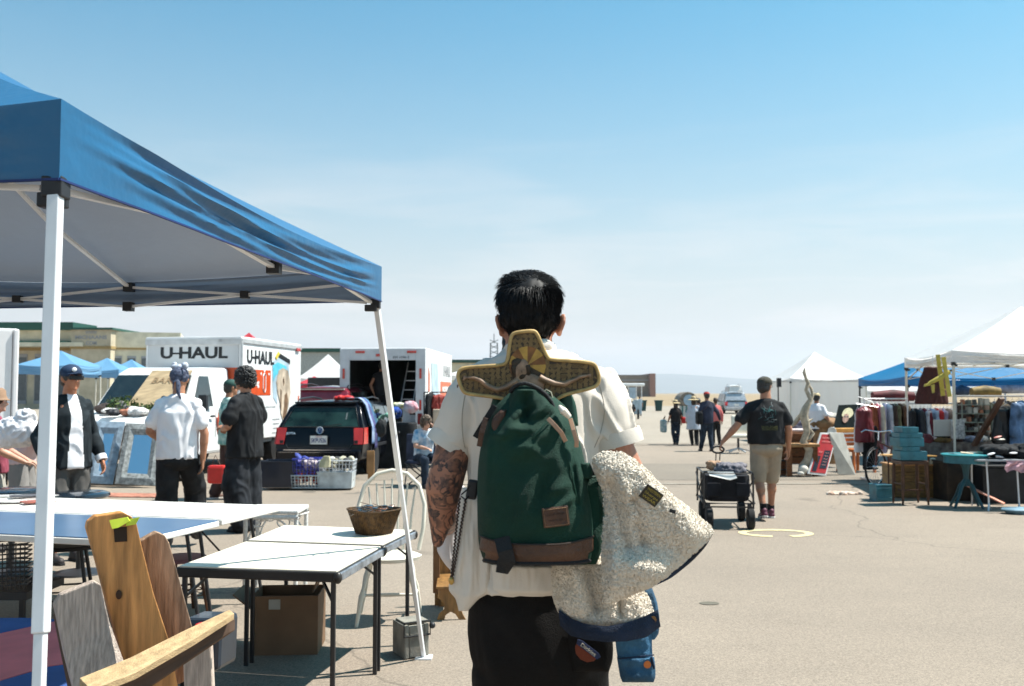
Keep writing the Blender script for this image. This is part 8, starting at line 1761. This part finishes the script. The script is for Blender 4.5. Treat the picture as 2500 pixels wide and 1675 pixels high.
# heaps on the hidden table behind
bt2 = thing('display_table', 'long display table covered with brown patterned cloth under the white canopy', 'table', (X(2330, 15.2), 15.2, 0)); part('tablecloth', MB().ellloft([(0, 0, 0, 1.02, .33), (0, 0, .5, 1.0, .32), (0, 0, .80, .98, .30), (0, 0, .83, .96, .28)], 30, .4), mat('brown_pattern_cloth', (.07, .05, .045), .8, var=.4, vs=12, col2=(.20, .17, .14)), bt2, smooth=30)
BH = (('wide brown basket hat on the patterned display table', 2297, 1078, (.17, .12, .06), (.16, .10, .03)), ('maroon cloth heap next to the teal stack', 2262, 1085, (.11, .10, .10), (.14, .02, .025)), ('black hat lying on the basket hat', 2300, 1066, (.14, .10, .025), (.015, .015, .015)), ('pale pink cloth over the maroon heap', 2276, 1070, (.10, .08, .03), (.60, .46, .44)),
      ('grey blue folded cloth in front of the wire shelf', 2375, 1082, (.16, .12, .06), (.22, .25, .33)), ('dark brown bust shaped ornament beside the tent pole', 2340, 1078, (.06, .06, .10), (.05, .02, .02)), ('white lace heap on the display table', 2396, 1072, (.10, .08, .05), (.62, .58, .52)))
for i, (lab, px, py, r_, c_) in enumerate(BH):
    p = P(px, py, 15.0); p.z = max(p.z, .86); mb = MB(); rg_ = random.Random(i); mb.ell(p, r_, 14, 10); [mb.ell(p+V((rg_.uniform(-.7, .7)*r_[0], rg_.uniform(-.4, .4)*r_[1], rg_.uniform(-.2, .7)*r_[2])), tuple(q_*.5 for q_ in r_), 10, 8) for _ in range(5)]
    o = part('display_item', blob(mb, .014, 1, folds(.010, (12, 12, 12), i)), mat('display_%d' % i, c_, .75, var=.35, vs=16), None); _tag(o, lab, 'goods'); o.name = 'display_goods'
wsx = thing('wire_shelf', 'grey green wire shelf unit stacked with small goods', 'shelf', (X(2372, 15.3), 15.3, 0)); GGM = mat('grey_green_metal', (.22, .25, .20), .5)
for a in (-.24, .24):
    for b in (-.14, .14): part('post', MB().cyl((a, b, 0), (a, b, 1.45), .010, n=8), GGM, wsx)
for k in range(5): part('shelf', MB().box((0, 0, .85+.14*k), (.48, .28, .012)), GGM, wsx)
rg_ = random.Random(77)
for k in range(5):
    for i in range(5):
        cn_, c_ = (('grey', (.3, .3, .26)), ('dark green', (.1, .12, .1)), ('cream', (.5, .48, .42)), ('black', (.05, .06, .06)), ('rust', (.3, .12, .06)))[(i*2+k) % 5]; h = rg_.uniform(.05, .11); w_ = rg_.uniform(.04, .08); bp_ = wmat(wsx) @ V((-.19+.095*i, -.06, .857+.14*k+h/2))
        single('shelf_goods', MB().box(bp_, (w_, .08, h)), mat('small_%d%d' % (k, i), c_, .5), '%s box on the %s shelf of the wire unit' % (cn_, ('bottom', 'second', 'middle', 'fourth', 'top')[k]), 'box', bevel=.006, group='small goods on the wire shelf')
single('wooden_post', MB().beam(P(2378, 1088, 14.4), P(2446, 972, 14.0), .11, .05), M_woodd, 'dark brown plank leaning diagonally across the stall', 'plank', bevel=.006)
garment('washed blue denim jacket at the picture edge of the clothes stall', (X(2492, 14.2), 14.2, Z(972, 14.2)), .50, .80, mat('washed_denim', (.10, .17, .29), .85, var=.3, vs=8), 90, .5, dep=.10); garment('black leather jacket hanging beside the washed denim one', (X(2455, 14.3), 14.3, Z(985, 14.3)), .50, .74, mat('black_leather', (.012, .012, .013), .35, var=.3, vs=9), 91, .3, dep=.10)
# ---- teal round table
Yr = 13.3; zr = Z(1108, Yr); rt = thing('round_table', 'round teal painted table with a bright top, set at the front of the stall', 'table', (X(2352, Yr), Yr, 0))
part('tabletop', MB().lathe([(0, zr-.022), (.30, zr-.022), (.325, zr-.012), (.325, zr), (.31, zr+.006), (0, zr+.006)], n=40), mat('bright_teal', (.02, .24, .27), .35, var=.2, vs=12), rt, smooth=40)
part('apron', MB().lathe([(.28, zr-.12), (.29, zr-.12), (.29, zr-.022), (.28, zr-.022)], n=36), TL, rt, smooth=40); part('column', MB().lathe([(0, .30), (.05, .30), (.035, .42), (.05, .55), (.09, zr-.10), (0, zr-.10)], n=18), mat('dark_teal', (.015, .07, .085), .5), rt, smooth=50)
for i in range(4):
    a = .5+i*pi/2; part('leg', MB().tube([(0, 0, .40), (cos(a)*.10, sin(a)*.10, .30), (cos(a)*.17, sin(a)*.17, .15), (cos(a)*.26, sin(a)*.26, .0)], [.03, .026, .022, .018], 8), MATS['dark_teal'], rt, smooth=60)
for k, (lab, x, y, a, c_) in enumerate((('white booklet on the teal round table', -.16, -.05, .3, (.7, .7, .68)), ('tan leaflet fan on the teal round table', .02, .0, -.4, (.48, .40, .28)), ('pale grey folder lying on the teal round table', .15, .06, .1, (.6, .6, .56)), ('green card at the rim of the teal round table', .24, .0, .8, (.2, .36, .28)))):
    single('booklet', MB().box((rt.location.x+x, Yr+y, zr+.012+.004*k), (.16, .11, .012), (.1*(k % 2), .08, a)), mat('booklet_%d' % k, c_, .5), lab, 'booklet')
# ---- front table at the picture edge
Yf = 12.9; zf = Z(1122, Yf); ft2 = thing('folding_table', 'grey edged folding table heaped with black goods at the picture edge', 'table', (X(2475, Yf), Yf, 0), -.06)
part('tabletop', MB().box((0, .28, zf-.01), (1.05, .60, .025)), mat('grey_edge_top', (.30, .31, .32), .5), ft2, bevel=.005)
for a in (-.38, .02, .45): part('leg', MB().cyl((a, .04, zf-.02), (a, .0, .10), .012, n=8).cyl((a, .0, .10), (a-.03, -.05, 0), .012, n=8).cyl((a, 0, .10), (a+.05, .06, 0), .010, n=8), M_alu, ft2, smooth=40)
part('leg', MB().cyl((-.38, .52, zf-.02), (-.38, .54, 0), .012, n=8), M_alu, ft2); part('leg', MB().cyl((.45, .52, zf-.02), (.45, .54, 0), .012, n=8), M_alu, ft2)
mb = MB(); rg_ = random.Random(5); p0 = V((X(2470, 13.2), 13.2, zf+.06)); [mb.ell(p0+V((rg_.uniform(-.40, .45), rg_.uniform(-.16, .2), rg_.uniform(-.03, .08))), (rg_.uniform(.10, .2), .12, rg_.uniform(.04, .09)), 12, 8) for _ in range(16)]
o = part('black_clothes_heap', blob(mb, .016, 1, folds(.014, (9, 9, 9), 44)), C_blk, None); _tag(o, 'heap of black clothes on the grey edged table', 'clothes heap')
for k, (lab, px, py, c_) in enumerate((('white framed sunglasses on the black clothes heap', 2420, 1108, (.62, .64, .66)), ('white paper scrap on the black clothes heap', 2474, 1106, (.7, .7, .7)), ('silver buckle at the edge of the black clothes heap', 2440, 1115, (.6, .6, .62)), ('pink shoe on top of the black clothes heap', 2436, 1067, (.55, .20, .16)), ('cream book on top of the black clothes heap', 2444, 1073, (.6, .56, .48)))):
    p = P(px, py, 12.95 if py > 1090 else 13.4); single('table_item', MB().ell(p, (.07, .03, .014), 12, 6, (0, .2*(k % 3-1), .3)), mat('table_item_%d' % k, c_, .5), lab, 'item', smooth=40)
# dark crates under and behind it
for k, (lab, px, Y, sx_, sz_, m) in enumerate((('large black storage box under the grey edged table', 2450, 14.0, .95, .52, mat('black_box', (.010, .011, .013), .6, var=.4, vs=5)), ('dark brown wooden crate between the trunk and the round table', 2318, 14.3, .42, .56, mat('dark_crate', (.035, .022, .012), .7, var=.4, vs=6)), ('dark blue denim heap box behind the round table legs', 2385, 14.5, .55, .60, mat('denim_box', (.02, .028, .045), .8, var=.5, vs=9)))):
    t = thing('storage_box', lab.replace('denim heap box', 'fabric box'), 'box', (X(px, Y), Y, 0), .05*k); part('box_body', MB().box((0, 0, sz_/2), (sx_, .5, sz_)), m, t, bevel=.015); part('lid', MB().box((0, 0, sz_+.015), (sx_+.02, .52, .03)), m, t, bevel=.008)
single('skateboard', MB().beam(P(2350, 1180, 13.9), P(2452, 1230, 13.55), .10, .02), mat('coral_plank', (.62, .26, .18), .5, var=.2, vs=3), 'pale coral plank lying on the asphalt under the stall tables', 'plank', bevel=.006)
mb = MB(); rows = []
for j in range(9): rows.append([P(2455+9*i+3*sin(j), 1124+j*3.4+4*sin(i*1.3+j*.3)*(j/8), 12.75+.03*sin(i*1.7+j)) for i in range(9)])
o = single('pink_cloth', mb.rings(rows, cap=False, wrap=False), mat('pink_check_cloth', (.62, .36, .40), .8, var=.2, vs=14), 'pink cloth hanging over the front of the grey edged table', 'cloth', smooth=70)
# crumpled cloth on the ground
p = G(2066, 1208); mb = MB(); rg_ = random.Random(8); [mb.ell(p+V((rg_.uniform(-.26, .24), rg_.uniform(-.07, .07), .012)), (rg_.uniform(.05, .10), .05, rg_.uniform(.02, .045)), 10, 8) for _ in range(16)]
o = part('crumpled_cloth', blob(mb, .011, 1, folds(.012, (20, 20, 20), 3)), mat('brown_white_cloth', (.60, .52, .44), .8, var=.4, vs=9, col2=(.30, .15, .08)), None); _tag(o, 'crumpled white and brown cloth lying on the asphalt in front of the stalls', 'cloth')
p = G(2490, 1255); single('blue_bowl', MB().ellloft([(p.x, p.y, .005, .16, .12), (p.x, p.y, .06, .24, .16), (p.x, p.y, .08, .22, .14)], 18), mat('powder_blue', (.16, .28, .36), .6), 'powder blue tray on the asphalt at the picture edge', 'tray', smooth=50)
# goods under the blue canopies
for k, (lab, px0, px1, py, Y, c_) in enumerate((('dark red rolled awning hanging under the bright blue canopy', 2130, 2230, 968, 19.5, (.12, .015, .02)), ('gold patterned banner under the wide blue canopy', 2372, 2440, 958, 19.5, (.25, .16, .04)), ('grey roofed vehicle top seen under the wide blue canopy', 2330, 2365, 955, 23.0, (.12, .15, .20)), ('white bundled cover under the wide blue canopy', 2430, 2500, 950, 22.0, (.55, .55, .60)))):
    a = P(px0, py, Y); b = P(px1, py, Y); single(('rolled_awning', 'banner', 'roof_box', 'bundled_cover')[k], MB().tube([a, a.lerp(b, .5)+V((0, 0, .02)), b], [.10, .13, .10], 10), mat('under_%d' % k, c_, .7, var=.3, vs=6), lab, 'cover', smooth=60)
